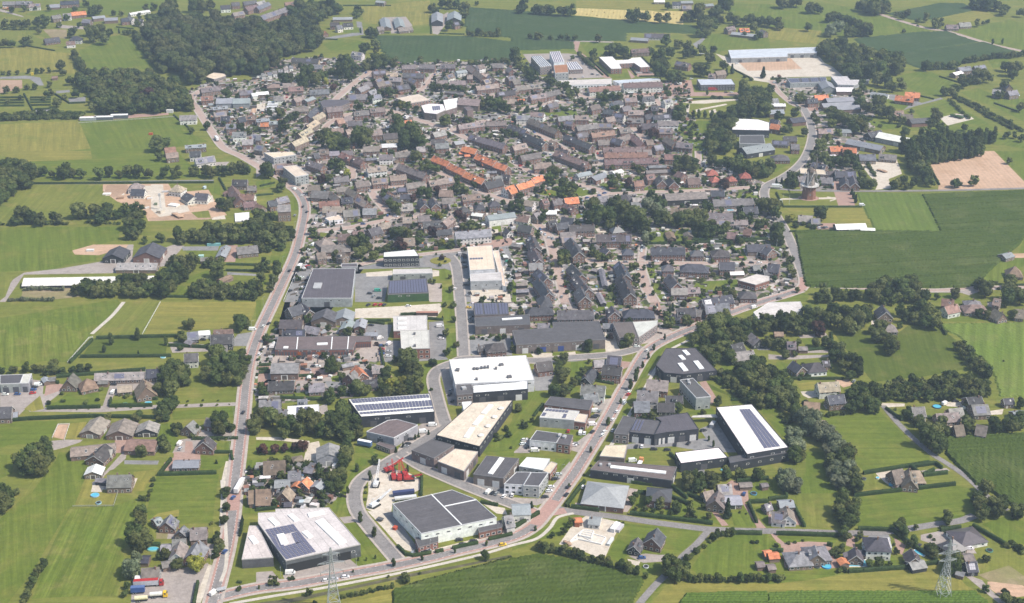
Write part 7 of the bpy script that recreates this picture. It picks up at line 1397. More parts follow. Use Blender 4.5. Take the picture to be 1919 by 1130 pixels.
for t in trees:
    nm = NAMES.get((t[0], t[5])) or NAMES.get(t[0]) or 'leafy_tree'
    if nm == 'leafy_tree' and t[3] < 4.6: nm = 'young_tree'
    u, v = to_px(t[1], t[2], t[3])
    if not (-40 < u < PW+40 and -30 < v < PH+40): continue
    byname.setdefault(nm, []).append(t)
MASS = []        # (low crown, x, y, R, tint) joined into one body of foliage
for nm, L in byname.items():
    L.sort(key=lambda t: -t[4])
    for i, (k, x, y, Rm, pr, src) in enumerate(L):
        sh = SHAPE[k]; tint, tone = rnd.choice(TONE[k]); tint = vary(tint, .32)
        if i >= 285: MASS.append((sh, x, y, Rm, tint)); continue
        root = empty(nm, (x, y, 0), rnd.uniform(0, 6.28)); q = Rm*rnd.choice([.82, .92, 1, 1.1, 1.28])
        if sh != 's': add('trunk', TRUNK[sh], root, None, None, (Rm, Rm, Rm))
        add('crown', rnd.choice(PROTO[sh]), root, (0, 0, LIFT[sh]*Rm), None, (Rm, Rm, q), tint)
        size = 'large ' if Rm > 6.8 else 'small ' if Rm < 3.2 and sh != 's' else ''
        later(root, f"{size}{tone} {WORD[nm]}", 'shrub' if sh == 's' else 'tree', {'shrub': 'shrubs in gardens and verges'}.get(nm, WORD[nm] + 's around the village'))
        occ_rect((x, y), 0, Rm*.8, Rm*.8, 0)
def foliage_mass(name, items):
    VV, QQ, TT = [], [], []; base = 0
    for (sh, x, y, Rm, tint) in items:
        V, Q = LOW[sh][rnd.randrange(len(LOW[sh]))]; a = rnd.uniform(0, 6.28); ca, sa = math.cos(a)*Rm, math.sin(a)*Rm
        P = np.stack([V[:, 0]*ca - V[:, 1]*sa + x, V[:, 0]*sa + V[:, 1]*ca + y, (V[:, 2] + LIFT[sh])*Rm], 1)
        VV.append(P); QQ.append(Q + base); TT.append(np.tile(tint, (len(P), 1))); base += len(P)
    if VV: struct(add(name, npmesh(name, np.concatenate(VV), np.concatenate(QQ), M['leafmass'], np.concatenate(TT))), 'stuff')
foliage_mass('woodland', MASS)
# ---------------- hedges ----------------
def hedge(num, pts):
    h = 1.5 if num <= 30 else 1.9 if num <= 50 else 2.4; wdt = 1.6
    w = [at(x, y, h*.5) for x, y in pts]; c = sum(w, Vector())/len(w); V, Q = [], []; base = 0
    for i in range(len(w)-1):
        a, b = w[i]-c, w[i+1]-c; L = (b-a).length
        if L < .5: continue
        d = (b-a)/L; n = Vector((-d.y, d.x, 0)); m = max(2, int(L/1.6)); prof = [(-.5, 0), (-.52, .6), (-.36, 1), (.36, 1), (.52, .6), (.5, 0)]
        P = []
        for s in range(m+1):
            for (o, z) in prof:
                j = nrs.uniform(-.12, .12, 3); p = a + d*(L*s/m + j[0]) + n*(o*wdt + j[1]); P.append((p.x, p.y, max(0, z*h + (j[2] if z else 0))))
        V.append(np.array(P)); q = [(s*6+j, s*6+j+1, s*6+7+j, s*6+6+j) for s in range(m) for j in range(5)]; q += [(0, 1, 2, 5), (2, 3, 4, 5), (m*6, m*6+1, m*6+2, m*6+5), (m*6+2, m*6+3, m*6+4, m*6+5)]
        Q.append(np.array(q)+base); base += len(P)
        k = int(L*7); cc = np.stack([nrs.uniform(0, L, k), nrs.uniform(-.55, .55, k)*wdt, nrs.uniform(.25, 1.05, k)*h], 1)
        X = a.x + d.x*cc[:, 0] + n.x*cc[:, 1]; Y = a.y + d.y*cc[:, 0] + n.y*cc[:, 1]; ctr = np.stack([X, Y, cc[:, 2]], 1)
        u = nrs.normal(size=(k, 3)); u /= np.linalg.norm(u, axis=1)[:, None]; v = np.cross(u, nrs.normal(size=(k, 3))); v /= np.linalg.norm(v, axis=1)[:, None]
        u *= .26; v *= .2; V.append(np.stack([ctr-u-v, ctr+u-v, ctr+u+v, ctr-u+v], 1).reshape(-1, 3)); Q.append(np.arange(k*4).reshape(-1, 4)+base); base += k*4
    if not V: return
    me = npmesh('hedge', np.concatenate(V), np.concatenate(Q), M['leaf']); o = add('hedge', me, None, (c.x, c.y, 0), col=vary((.046, .074, .028), .15))
    later(o, 'long clipped green hedge' if sum((w[i+1]-w[i]).length for i in range(len(w)-1)) > 45 else 'short clipped green hedge', 'hedge', 'clipped hedges round gardens')
for num, pts in KS: hedge(num, pts)
# ---------------- vehicles ----------------
def loft(mb, prof, hw, mi=0, tuck=.0):
    n = len(prof); v = [(x, -hw, z) for x, z in prof] + [(x, hw, z) for x, z in prof]
    mb.add(v, [tuple(range(n)), tuple(range(2*n-1, n-1, -1))] + [((i+1) % n, i, n+i, n+(i+1) % n) for i in range(n)], mi)
def wheel_mesh(r=.33, w=.22):
    mb = MB(); mb.tube((0, -w/2, 0), (0, w/2, 0), r, r, 10, 0); mb.tube((0, -w/2-.01, 0), (0, w/2+.01, 0), r*.58, r*.58, 8, 1); return mb.mesh('wheel', M['tyre'], M['steel'])
WHEEL = wheel_mesh(); BIGW = wheel_mesh(.5, .3)
def car_meshes(kind):
    b, g, t = MB(), MB(), MB()
    if kind == 'car':
        loft(b, [(-2.1, .35), (-2.15, .75), (-2.0, .95), (-1.2, 1.0), (1.0, .98), (1.9, .82), (2.15, .6), (2.15, .3), (1.7, .22), (-1.7, .22)], .88)
        v = [(-1.95, -.8, .96), (1.15, -.8, .96), (.45, -.66, 1.44), (-1.5, -.66, 1.46), (-1.95, .8, .96), (1.15, .8, .96), (.45, .66, 1.44), (-1.5, .66, 1.46)]
        g.add(v, [(0, 1, 2, 3), (5, 4, 7, 6), (1, 5, 6, 2), (4, 0, 3, 7), (3, 2, 6, 7)]); t.box(-1.5, .42, -.67, .67, 1.44, 1.5)
        wh = [(-1.3, .8), (1.35, .8), (-1.3, -.8), (1.35, -.8)]
    else:
        loft(b, [(-2.6, .35), (-2.65, 2.0), (-2.5, 2.25), (1.2, 2.25), (1.55, 2.1), (2.1, 1.25), (2.65, 1.05), (2.7, .35), (2.2, .25), (-2.2, .25)], .98)
        g.add([(1.6, -.85, 2.02), (1.6, .85, 2.02), (2.1, .88, 1.3), (2.1, -.88, 1.3)], [(0, 1, 2, 3)]); g.box(1.0, 1.7, -1.0, 1.0, 1.3, 1.9); t.box(-2.4, 1.1, -.8, .8, 2.24, 2.29)
        wh = [(-1.7, .9), (1.8, .9), (-1.7, -.9), (1.8, -.9)]
    return b.mesh('body', M['paint']), g.mesh('glass', M['glass']), t.mesh('roof', M['paint']), wh
CARM = {k: car_meshes(k) for k in ('car', 'van')}
PAINT = {'w': ((.78, .78, .77), 'white'), 'k': ((.03, .03, .035), 'black'), 'g': ((.28, .29, .3), 'grey'), 'b': ((.04, .09, .25), 'blue'), 'r': ((.45, .03, .03), 'red'), 'y': ((.75, .5, .03), 'yellow'), 's': ((.5, .52, .54), 'silver'), 'n': ((.05, .3, .22), 'green')}
def car(px, py, ang, col, kind='car'):
    p = at(px, py, .7); b, g, t, wh = CARM[kind]; root = empty('parked_' + kind, (p.x, p.y, ZR+.1), R(ang)); c, w = PAINT[col]; c = vary(c, .08)
    add('body', b, root, col=c); add('glass', g, root); add('roof', t, root, col=c)
    for x, y in wh: add('wheel', WHEEL, root, (x, y, .33))
    later(root, f"{w} {'parked car' if kind == 'car' else 'delivery van'}", kind, 'cars and vans about the village'); return root
CARS = '''B1 250 895 75 k,350 415 80 k,380 455 75 k,290 930 60 k,285 960 60 g,255 1045 60 k,340 945 30 w,360 990 30 k,350 1020 30 w,345 1055 30 s,395 870 0 r v,455 485 80 g,485 485 80 s,440 540 70 w,500 550 80 w,425 545 80 k,800 545 10 b,1555 775 5 k,1555 830 5 k,1565 860 5 g,1570 1000 5 k,1585 1080 5 g,1870 795 10 w,1880 825 10 n,1880 855 10 w,1885 890 10 k,1890 925 10 w,1900 960 10 s,920 1100 0 k,850 1065 0 k,880 1085 60 g,910 1045 0 n v,290 285 70 w v,430 355 10 s,345 330 20 w,380 330 20 g,1490 1030 80 w,430 700 60 w v,390 740 60 w,200 480 80 s,290 480 80 g
C0 850 615 0 k,848 675 80 w v,245 680 20 r,250 655 20 b,260 635 20 k,285 620 20 w v,1820 825 80 k,1345 1060 80 w v,1350 1095 80 s,40 690 0 w,860 590 10 y,130 688 0 b,1010 570 0 y,1890 205 0 w v,1520 280 0 k
C1 325 412 80 k,355 412 80 k,430 405 80 w,455 405 80 g,485 405 80 k,530 408 80 s,660 410 80 k,245 415 80 w,280 415 80 r,940 325 5 b,940 350 5 r,940 368 5 k,940 385 5 b,995 312 60 w v,992 370 5 s,988 405 5 w,1375 180 10 w v,1385 272 0 w,1380 250 0 k,860 172 0 k,1320 920 5 w v,1250 970 10 w v,1160 1025 20 k,1135 1060 20 k,1120 1080 20 g,1450 690 70 k,1470 740 70 k,1455 660 70 g,55 180 70 w,95 160 70 k,40 355 70 k,25 390 70 w,430 480 0 k,460 480 0 w,390 508 0 g,345 500 0 k,1140 28 0 w,960 20 60 k,930 18 60 r,890 18 60 r,840 20 60 k,1590 40 0 y,1600 120 80 g,1610 145 80 k,700 395 80 w,925 270 30 w v,680 405 80 k
C2 1010 360 60 w,875 670 55 w,835 740 55 w,785 820 55 w,610 860 0 k,620 815 0 w v,655 815 70 g,600 970 55 k,510 980 80 w v,540 980 80 w,420 965 80 r,755 880 55 w,690 970 55 w,675 995 55 w,755 960 55 s,930 1080 80 k,970 1080 80 w,1320 1055 60 k,1220 1065 80 k,170 1112 0 w v,600 915 10 w v,930 330 0 w,650 760 60 k,630 850 10 k,1060 1100 0 k,1160 1105 10 k,1430 960 20 k,840 755 60 s,115 1085 60 k,90 1030 20 w,80 1060 20 w,870 690 55 r,1810 40 30 w v,1660 30 60 w,475 1060 0 g,460 1070 0 w
D1 255 905 5 w v,525 960 10 w,585 950 10 s,668 933 10 w,1170 755 80 g,1265 742 15 k,1285 735 15 g,1545 690 15 k,1625 665 10 k,1845 692 10 y,1740 300 60 w v,1770 305 60 k,1800 310 60 g,1855 330 60 w,1520 655 15 k,590 105 80 w v,365 85 80 w
D2 290 260 15 w,275 290 15 w,245 335 10 k,330 195 15 g,345 165 15 s,320 200 15 k,405 318 65 k,970 790 5 b,1735 312 70 b,900 65 10 w v,420 260 60 k,0 320 80 w,530 260 60 w
D3 1495 720 0 w v,1130 700 60 k
D0 1745 340 70 b,1683 745 70 b,1598 1055 60 w v
A1 1310 630 60 k,1320 590 60 g,340 560 0 w,1290 650 60 s,1620 690 0 w v,1600 695 0 w v,1700 850 20 k
A2 335 762 0 w v,380 735 0 k,435 770 0 w,120 775 0 w,100 820 0 s,960 545 0 w,985 545 0 k,1010 545 0 k,1035 545 0 g,935 545 0 w,560 470 70 k,640 560 10 g,470 590 5 k,530 575 80 w,1220 630 80 k,1240 630 80 w,1190 630 80 g,1680 475 0 w,90 440 60 k,110 470 60 k,130 490 60 s,600 555 10 k,1260 600 0 s,1150 660 0 k,1340 590 0 w,540 480 60 w,70 570 40 k,30 560 40 w,1600 690 0 k,1640 690 0 w
B2 80 320 0 w,100 325 0 k,220 610 70 w,340 1050 80 k,570 250 10 k,130 180 30 k,60 110 40 r,1240 270 0 w,1080 825 0 w,850 830 0 g,380 900 75 s,370 1090 80 g,980 940 75 k,1000 1090 75 s,1850 835 0 w,1790 835 0 k
B3 390 550 0 k,385 575 0 w,410 575 0 k,430 570 0 g,90 370 60 w,90 740 60 w,80 1105 20 k,800 60 60 w,880 60 60 k,930 70 0 w,700 405 0 w v
C3 1400 740 0 k,1320 760 40 w v,1480 790 40 w v,1550 820 40 w v,640 590 60 g'''
for ln in CARS.split('\n'):
    tl, rest = ln.split(' ', 1)
    for e in rest.split(','):
        q = e.split(); x, y = tp(tl, float(q[0]), float(q[1])); car(x, y, float(q[2]), q[3], 'van' if len(q) > 4 else 'car')
nst = [(w, c) for op, w, c in ROADC if op == 'S']
for q in range(78):
    w, c = rnd.choice(nst); i = rnd.randrange(len(c)-1); a, b = c[i], c[i+1]; d = b-a; n = Vector((-d.y, d.x, 0)).normalized(); p = a + d*rnd.random() + n*(w/2-1.1)*rnd.choice([-1, 1]); u, v = to_px(p.x, p.y, .7)
    if 0 < u < PW and 0 < v < PH: car(u, v, math.degrees(math.atan2(d.y, d.x)), rnd.choice('wkggskbsr'))
def box_truck(name, tile, x, y, ang, L, box_col, cab_col, label, tank=False, cab=True, H=3.9):
    p = at(*tp(tile, x, y), 1.5); root = empty(name, (p.x, p.y, ZR+.1), R(ang)); c0 = L/2 - (2.4 if cab else 0)
    mb = MB()
    if tank: mb.tube((-L/2, 0, 2.2), (c0-.4, 0, 2.2), 1.15, 1.15, 14)
    else: mb.box(-L/2, c0-.3, -1.25, 1.25, 1.1, H)
    add('cargo_body', mb.mesh('cargo_body', M['paint']), root, col=box_col)
    mb = MB(); mb.box(-L/2, L/2-.4, -.5, .5, .6, 1.05); add('chassis', mb.mesh('chassis', M['tyre']), root)
    if not tank:
        mb = MB(); mb.box(-L/2+.05, c0-.35, -1.2, 1.2, H, H+.06); add('roof', mb.mesh('roof', M['paint']), root, col=cab_col if box_col[0] < .7 else (.8, .8, .8))
    if cab:
        mb = MB(); loft(mb, [(c0, .5), (c0, 3.1), (c0+.3, 3.3), (c0+1.7, 3.2), (c0+2.2, 2.2), (c0+2.3, .5)], 1.2); add('cab', mb.mesh('cab', M['paint']), root, col=cab_col)
        mb = MB(); mb.add([(c0+1.76, -1.05, 3.1), (c0+1.76, 1.05, 3.1), (c0+2.25, 1.05, 2.2), (c0+2.25, -1.05, 2.2)], [(0, 3, 2, 1)]); mb.box(c0+.5, c0+1.5, -1.22, 1.22, 2.1, 2.9); add('windscreen', mb.mesh('windscreen', M['glass']), root)
    for x_ in ([-L/2+1.2, -L/2+2.5] + ([L/2-1.4] if cab else []) + ([c0-1.2] if L > 9 else [])):
        for s in (-1, 1): add('wheel', BIGW, root, (x_, s*1.0, .5))
    return thing(root, label, 'truck' if cab else 'trailer')
box_truck('lorry', 'D0', 1795, 255, 82, 15, (.78, .77, .75), (.75, .75, .75), 'white articulated lorry driving on the main road at lower left')
box_truck('lorry', 'D0', 1115, 985, 6, 15.5, (.48, .49, .52), (.40, .03, .03), 'grey-sided lorry with red roof and red cab in the paved yard')
box_truck('trailer', 'D0', 1035, 1038, 6, 7.5, (.04, .09, .26), (.1, .15, .3), 'blue box trailer beside the red-cabbed lorry', cab=False)
box_truck('tanker_truck', 'D0', 1190, 1070, 8, 9, (.66, .64, .58), (.72, .45, .02), 'yellow-cabbed tanker truck in the paved yard bottom left', tank=True)
box_truck('trailer', 'D0', 1060, 1100, 8, 7, (.68, .62, .4), (.6, .5, .3), 'pale yellow tank trailer at the very bottom left yard', tank=True, cab=False)
box_truck('trailer', 'D0', 1657, 1023, 20, 5, (.4, .4, .4), (.4, .4, .4), 'grey low trailer towed behind a white van', cab=False, H=1.5)
box_truck('trailer', 'C1', 815, 1065, -20, 9.5, (.10, .17, .34), (.8, .8, .8), 'blue curtain trailer with white roof under the trees', cab=False)
box_truck('trailer', 'D1', 1105, 308, 12, 13, (.05, .06, .14), (.05, .06, .14), 'dark blue trailer parked behind the crane depot', cab=False, H=3)
box_truck('trailer', 'D1', 1120, 342, 12, 13, (.6, .6, .6), (.6, .6, .6), 'white flat trailer next to the dark blue one', cab=False, H=2.2)
box_truck('trailer', 'D1', 930, 498, -25, 4, (.12, .12, .12), (.1, .1, .1), 'small dark flat trailer in the depot forecourt', cab=False, H=1.4)
box_truck('lorry', 'B1', 330, 866, 80, 8, (.74, .74, .73), (.74, .74, .73), 'white box lorry beside the main road car park')
box_truck('coach', 'A0', 1620, 1038, 115, 11, (.74, .74, .74), (.74, .74, .74), 'white coach driving on the upper left village road')
box_truck('lorry', 'B3', 65, 268, -5, 10, (.74, .74, .73), (.7, .7, .7), 'white lorry on the lane left of the windmill')
box_truck('lorry', 'D2', 960, 72, 70, 7, (.7, .66, .62), (.7, .3, .1), 'flatbed lorry with orange loading crane behind the brown hall', H=1.7)
box_truck('lorry', 'A2', 1500, 668, 5, 11, (.42, .05, .05), (.4, .04, .04), 'red lorry in front of the supermarket')
box_truck('lorry', 'A2', 1600, 662, 5, 7, (.76, .76, .75), (.7, .7, .7), 'white lorry in front of the supermarket')
box_truck('lorry', 'A0', 45, 66, -10, 9, (.7, .4, .2), (.6, .2, .05), 'orange and white lorry on the top left road')
for i, (x, y) in enumerate([(130, 772), (125, 790), (120, 810), (115, 830)]):
    box_truck('caravan', 'A1', x, y, 5, 12, (.76, .76, .75), (.76, .76, .75), f"long white parked coach, {ordinal(i+1)} from the back of four in the yard", cab=False, H=3.2)
# ---------------- cranes in the depot yard ----------------
def crawler_crane(tile, x, y, ang, label, col=(.42, .035, .03), boom=14, lift=35):
    p = at(*tp(tile, x, y), 1); root = empty('mobile_crane', (p.x, p.y, ZR), R(ang)); paint = M['paint']
    for s in (-1, 1):
        mb = MB(); loft(mb, [(-3, .25), (-2.6, 0), (2.6, 0), (3, .25), (3, .75), (2.6, 1), (-2.6, 1), (-3, .75)], .4); add('track', mb.mesh('track', M['tyre']), root, (0, s*1.5, 0))
    mb = MB(); mb.box(-2.8, 2.2, -1.4, 1.4, 1.1, 2.6); mb.box(-3.6, -2.8, -1.3, 1.3, 1.2, 2.9); add('machine_house', mb.mesh('machine_house', paint), root, col=col)
    mb = MB(); mb.box(1.2, 2.7, -1.5, -.4, 2.6, 3.6); add('cab', mb.mesh('cab', M['glass']), root)
    mb = MB(); a = R(lift); e = (1.5+boom*math.cos(a), 0, 2.6+boom*math.sin(a)); 
    for dy in (-.6, .6):
        for dz in (0, .9): mb.bar((1.5, dy, 2.4+dz*.4), (e[0], dy*.5, e[2]+dz*.3), .22)
    for k in range(9):
        t0, t1 = k/9, (k+1)/9; q = lambda t, dy: (1.5+(e[0]-1.5)*t, dy*(1-.5*t), 2.4+(e[2]-2.4)*t)
        mb.bar(q(t0, -.6), q(t1, .6), .14); mb.bar(q(t0, .6), q(t1, .6), .2)
    add('boom', mb.mesh('boom', paint), root, col=col)
    mb = MB(); mb.bar((-2.5, -.8, 2.6), (-1.5, -.5, 5.5), .2); mb.bar((-2.5, .8, 2.6), (-1.5, .5, 5.5), .2); mb.bar((-1.5, -.5, 5.5), (-1.5, .5, 5.5), .2); mb.bar((-1.5, 0, 5.5), e, .09); add('gantry', mb.mesh('gantry', paint), root, col=col)
    return thing(root, label, 'crane')
crawler_crane('D1', 1030, 185, 100, 'leftmost red lattice-boom crane in the depot yard', boom=9, lift=36)
crawler_crane('D1', 1075, 190, 95, 'middle red lattice-boom crane in the depot yard', boom=9, lift=32)
crawler_crane('D1', 1115, 170, 110, 'rightmost red lattice-boom crane in the depot yard', boom=8, lift=28)
crawler_crane('D1', 1000, 130, 40, 'rear red crane lying low behind the other red cranes', boom=9, lift=15)
crawler_crane('D1', 1150, 200, 5, 'low red crane base at the right of the depot yard', boom=6, lift=8)
crawler_crane('D1', 898, 240, 85, 'white telescopic crane with raised boom in the depot yard', (.7, .7, .7), 14, 30)
crawler_crane('D1', 890, 395, 50, 'white mobile crane with folded boom near the depot gate', (.68, .7, .72), 12, 12)
# ---------------- windmill ----------------
def windmill():
    g = at(*tp('B3', 300, 350)); root = empty('windmill', (g.x, g.y, 0)); ng = 8
    def ringmesh(name, prof, mat):
        v, f = [], []
        for r, z in prof: v += [(r*math.cos(2*math.pi*(k+.5)/ng), r*math.sin(2*math.pi*(k+.5)/ng), z) for k in range(ng)]
        for a in range(len(prof)-1): f += [(a*ng+k, a*ng+(k+1) % ng, (a+1)*ng+(k+1) % ng, (a+1)*ng+k) for k in range(ng)]
        f.append(tuple(range((len(prof)-1)*ng, len(prof)*ng))); return mesh(name, v, f, [mat])
    add('brick_base', ringmesh('brick_base', [(6.6, 0), (5.6, 12.5)], M['wall']), root, col=(.24, .12, .085))
    mb = MB(); v, f = prism([(8.6*math.cos(2*math.pi*k/16), 8.6*math.sin(2*math.pi*k/16)) for k in range(16)], 12.5, 12.8); mb.add(v, f)
    for k in range(16):
        t = 2*math.pi*k/16; t2 = 2*math.pi*(k+1)/16; mb.bar((8.5*math.cos(t), 8.5*math.sin(t), 12.8), (8.5*math.cos(t), 8.5*math.sin(t), 14), .16)
        mb.bar((8.5*math.cos(t), 8.5*math.sin(t), 14), (8.5*math.cos(t2), 8.5*math.sin(t2), 14), .16)
        if k % 2 == 0: mb.bar((8.3*math.cos(t), 8.3*math.sin(t), 12.5), (5.8*math.cos(t), 5.8*math.sin(t), 9), .2)
    add('stage', mb.mesh('stage', M['plain']), root, col=(.55, .53, .5))
    add('thatched_body', ringmesh('thatched_body', [(5.0, 12.8), (3.9, 18), (2.9, 24.5)], M['roof']), root, col=(.25, .215, .19))
    add('cap', ringmesh('cap', [(3.6, 24.5), (3.7, 25.6), (2.9, 27.6), (1.2, 29)], M['roof']), root, col=(.14, .11, .09))
    for k in range(5): add('window', WINDOW, root, ((5.9-k*.1)*math.cos(-1.5+k*.02)*.2, -5.75+.17*(k > 1), 2+k*2.2) if k < 2 else (0, -4.6+.32*(k-2), 14.6+(k-2)*2.6), (0, 0, 0), (1.1, 1.6, 1.5))
    hub = Vector((4.4, .9, 26.2)); mb = MB(); mb.tube((1, .2, 26.2), hub, .5, .4, 8); add('windshaft', mb.mesh('windshaft', M['plain']), root, col=(.3, .1, .06))
    for k in range(4):
        a = R(90*k + 4); mb = MB(); d = Vector((.06*math.cos(a), math.cos(a), math.sin(a))); s = Vector((.25, -math.sin(a), math.cos(a))).normalized(); L = 12.5
        mb.bar(hub, hub + d*L, .5)
        for q in range(12): t = 2.4 + q*.88; mb.bar(hub + d*t - s*.5, hub + d*t + s*2.1, .2)
        for o in (.7, 1.4, 2.1): mb.bar(hub + d*2.4 + s*o, hub + d*12.1 + s*o, .2)
        add('sail', mb.mesh('sail', M['plain']), root, col=(.30, .26, .23))
    mb = MB(); tail = Vector((-3.5, -8.0, 13.4))
    for q in ((-2.8, -1.5, 26), (2.8, -2.4, 26)): mb.bar(q, tail, .38)
    mb.bar((-4.2, 1, 24.5), (-7.9, -2.5, 13.2), .38); mb.bar((3.4, -2.6, 25), (7.6, -3.2, 13.2), .38)
    add('tail_pole', mb.mesh('tail_pole', M['plain']), root, col=(.66, .64, .62))
    thing(root, 'tall brick and thatch windmill with four sails and a gallery', 'windmill')
    c = at(*tp('B3', 300, 352)); v, f = prism([(9.5*math.cos(2*math.pi*k/20), 7.5*math.sin(2*math.pi*k/20)) for k in range(20)], 0, ZR+.05)
    struct(add('mill_terrace', mesh('mill_terrace', v, f, [G['k'][1]]), None, (c.x, c.y, 0)))
windmill()
# ---------------- power pylons ----------------
def pylon(px, py, top_py, label):
    g = at(px, py); s = scale_at(g.x, g.y); H = (py-top_py)/s/math.cos(PITCH+.12); root = empty('power_pylon', (g.x, g.y, 0), R(12))
    b0, b1, tw = H*.095, H*.028, .24
    half = lambda z: b0 + (b1-b0)*min(1, z/(H*.62)) if z < H*.62 else b1 + (H*.008-b1)*(z-H*.62)/(H*.38)
    for sx in (-1, 1):
        for sy in (-1, 1):
            mb = MB(); zs = [0, H*.31, H*.62, H]
            for a, b in zip(zs, zs[1:]): mb.bar((sx*half(a), sy*half(a), a), (sx*half(b), sy*half(b), b), tw)
            add('leg', mb.mesh('leg', M['steel']), root)
    mb = MB(); n = 11
    zz = [H*(1-(1-k/n)**1.35) for k in range(n+1)]
    for a, b in zip(zz, zz[1:]):
        for (x0, y0, x1, y1) in ((-1, -1, 1, -1), (1, -1, 1, 1), (1, 1, -1, 1), (-1, 1, -1, -1)):
            mb.bar((x0*half(a), y0*half(a), a), (x1*half(b), y1*half(b), b), .13); mb.bar((x1*half(a), y1*half(a), a), (x0*half(b), y0*half(b), b), .13); mb.bar((x0*half(b), y0*half(b), b), (x1*half(b), y1*half(b), b), .12)
    add('lattice', mb.mesh('lattice', M['steel']), root)
    for z, w in ((H*.64, H*.14), (H*.77, H*.17), (H*.9, H*.11)):
        mb = MB(); h = half(z)
        for sx in (-1, 1):
            for sy in (-1, 1): mb.bar((sx*h, sy*h, z), (sx*w, 0, z+.3), .16); mb.bar((sx*h, sy*h, z+H*.035), (sx*w, 0, z+.3), .14)
            for k in range(3): t = (k+1)/4; mb.bar((sx*(h+(w-h)*t), h*(1-t), z), (sx*(h+(w-h)*t), -h*(1-t), z), .16)
        a = add('cross_arm', mb.mesh('cross_arm', M['steel']), root)
        for sx in (-1, 1): 
            mb = MB(); mb.tube((sx*w, 0, z+.3), (sx*w, 0, z-1.6), .14, .14, 6); add('insulator', mb.mesh('insulator', M['plain']), a, col=(.2, .22, .2))
    thing(root, label, 'pylon')
pylon(627, 1150, 1024, 'steel lattice power pylon in front of the hall with the solar ring')
pylon(1766, 1118, 1010, 'steel lattice power pylon standing in the strip of maize at lower right')
# ---------------- small things ----------------
def pool(tile, x, y, rx, ry, label, rim=(.7, .72, .75), rect=False, ang=0, water=(.1, .42, .55), tramp=False):
    p = at(*tp(tile, x, y), .8 if not rect else .3); root = empty('trampoline' if tramp else 'swimming_pool', (p.x, p.y, 0), R(ang)); h = .75 if not rect else .45
    pl = [(-rx, -ry), (rx, -ry), (rx, ry), (-rx, ry)] if rect else [(rx*math.cos(2*math.pi*k/20), ry*math.sin(2*math.pi*k/20)) for k in range(20)]
    n = len(pl); v = []
    for f_, z in ((1.0, ZR*0), (1.0, h), (.88, h), (.88, h-.15)): v += [(a*f_, b*f_, z) for a, b in pl]
    f = [(a*n+i, a*n+(i+1) % n, (a+1)*n+(i+1) % n, (a+1)*n+i) for a in range(3) for i in range(n)]
    add('rim', mesh('rim', v, f, [M['plain']]), root, col=rim)
    add('mat' if tramp else 'water', mesh('water', [(a*.9, b*.9, h-.1) for a, b in pl], [tuple(range(n))], [M['tyre'] if tramp else M['water']]), root)
    thing(root, label, 'trampoline' if tramp else 'pool')
pool('D0', 1145, 722, 3.4, 1.9, 'oval green-rimmed swimming pool left of the gambrel house', (.35, .65, .5))
pool('D0', 710, 318, 2.5, 2.2, 'round blue-rimmed garden pool below the farmhouse lawn', (.25, .45, .65))
pool('D0', 737, 376, 1.6, 1.6, 'dark trampoline below the blue-rimmed pool', (.3, .5, .6), tramp=True)
pool('C3', 1262, 778, 2.9, 2.6, 'round dark-edged blue pool beside a black-roofed house at right', (.05, .12, .2))
pool('C3', 1368, 74, 4, 1.8, 'rectangular pool in front of a red-roofed bungalow at right', rect=True)
pool('C3', 1320, 888, 2.8, 1.6, 'pale oval pool behind the thatched cottages at right')
pool('D3', 650, 832, 6.5, 3.2, 'rectangular swimming pool with white deck beside a red hut', (.8, .8, .78), rect=True)
pool('D3', 435, 850, 2.6, 2.4, 'round blue pool on the terrace of the thatched double house', (.05, .3, .6))
pool('D3', 1130, 755, 3.6, 1.6, 'narrow bright blue pool beside the dark-roofed garage', rect=True, ang=-45)
pool('D3', 920, 240, 1.5, 1.5, 'round light blue pool on the thatched villa terrace', (.1, .35, .6))
pool('D3', 818, 190, 1.1, 1.1, 'small white round pool left of the thatched villa', (.8, .8, .8))
pool('D3', 1655, 732, 1.9, 1.9, 'dark round trampoline on the pyramid-roof villa lawn', (.1, .25, .2), tramp=True)
pool('D3', 716, 196, 1.4, 1.4, 'dark trampoline left of the thatched villa', (.15, .2, .2), tramp=True)
pool('D3', 365, 852, 1.6, 1.6, 'dark trampoline beside the round blue pool', (.08, .1, .1), tramp=True)
pool('D2', 1808, 306, 1.9, 1.9, 'blue-edged trampoline on the hedged lawn at right', (.1, .3, .45), tramp=True)
pool('D2', 1001, 853, 1.5, 1.5, 'white-edged trampoline near the black-roofed new house', (.6, .62, .65), tramp=True)
pool('D2', 1570, 130+0, 0.9, 0.9, 'tiny green pool behind the brick villa row', (.3, .5, .4))
pool('C0', 1110, 748, 2.4, 1.3, 'oval garden pool below the thatched farm cottages', (.45, .6, .65))
pool('C0', 935, 760, 1.7, 1.7, 'green-rimmed trampoline on the lawn below the yellow-roofed cottage', (.2, .45, .3), tramp=True)
pool('C0', 1220, 410, 1.9, 1.3, 'pale blue oval pool on the hedged lawn at left', (.5, .65, .7))
pool('D1', 45, 195, 2.2, 1.9, 'round pool with grey rim among the lower left gardens', (.6, .65, .65))
pool('B2', 1632, 442, 3, 1.4, 'bright blue pool behind the long brown barn', rect=True)
pool('B3', 455, 250, 2.4, 1.5, 'small pool inside a hedge right of the windmill', rect=True)
pool('A3', 1868, 710, 2.2, 1.6, 'blue pool at the upper right picture edge')
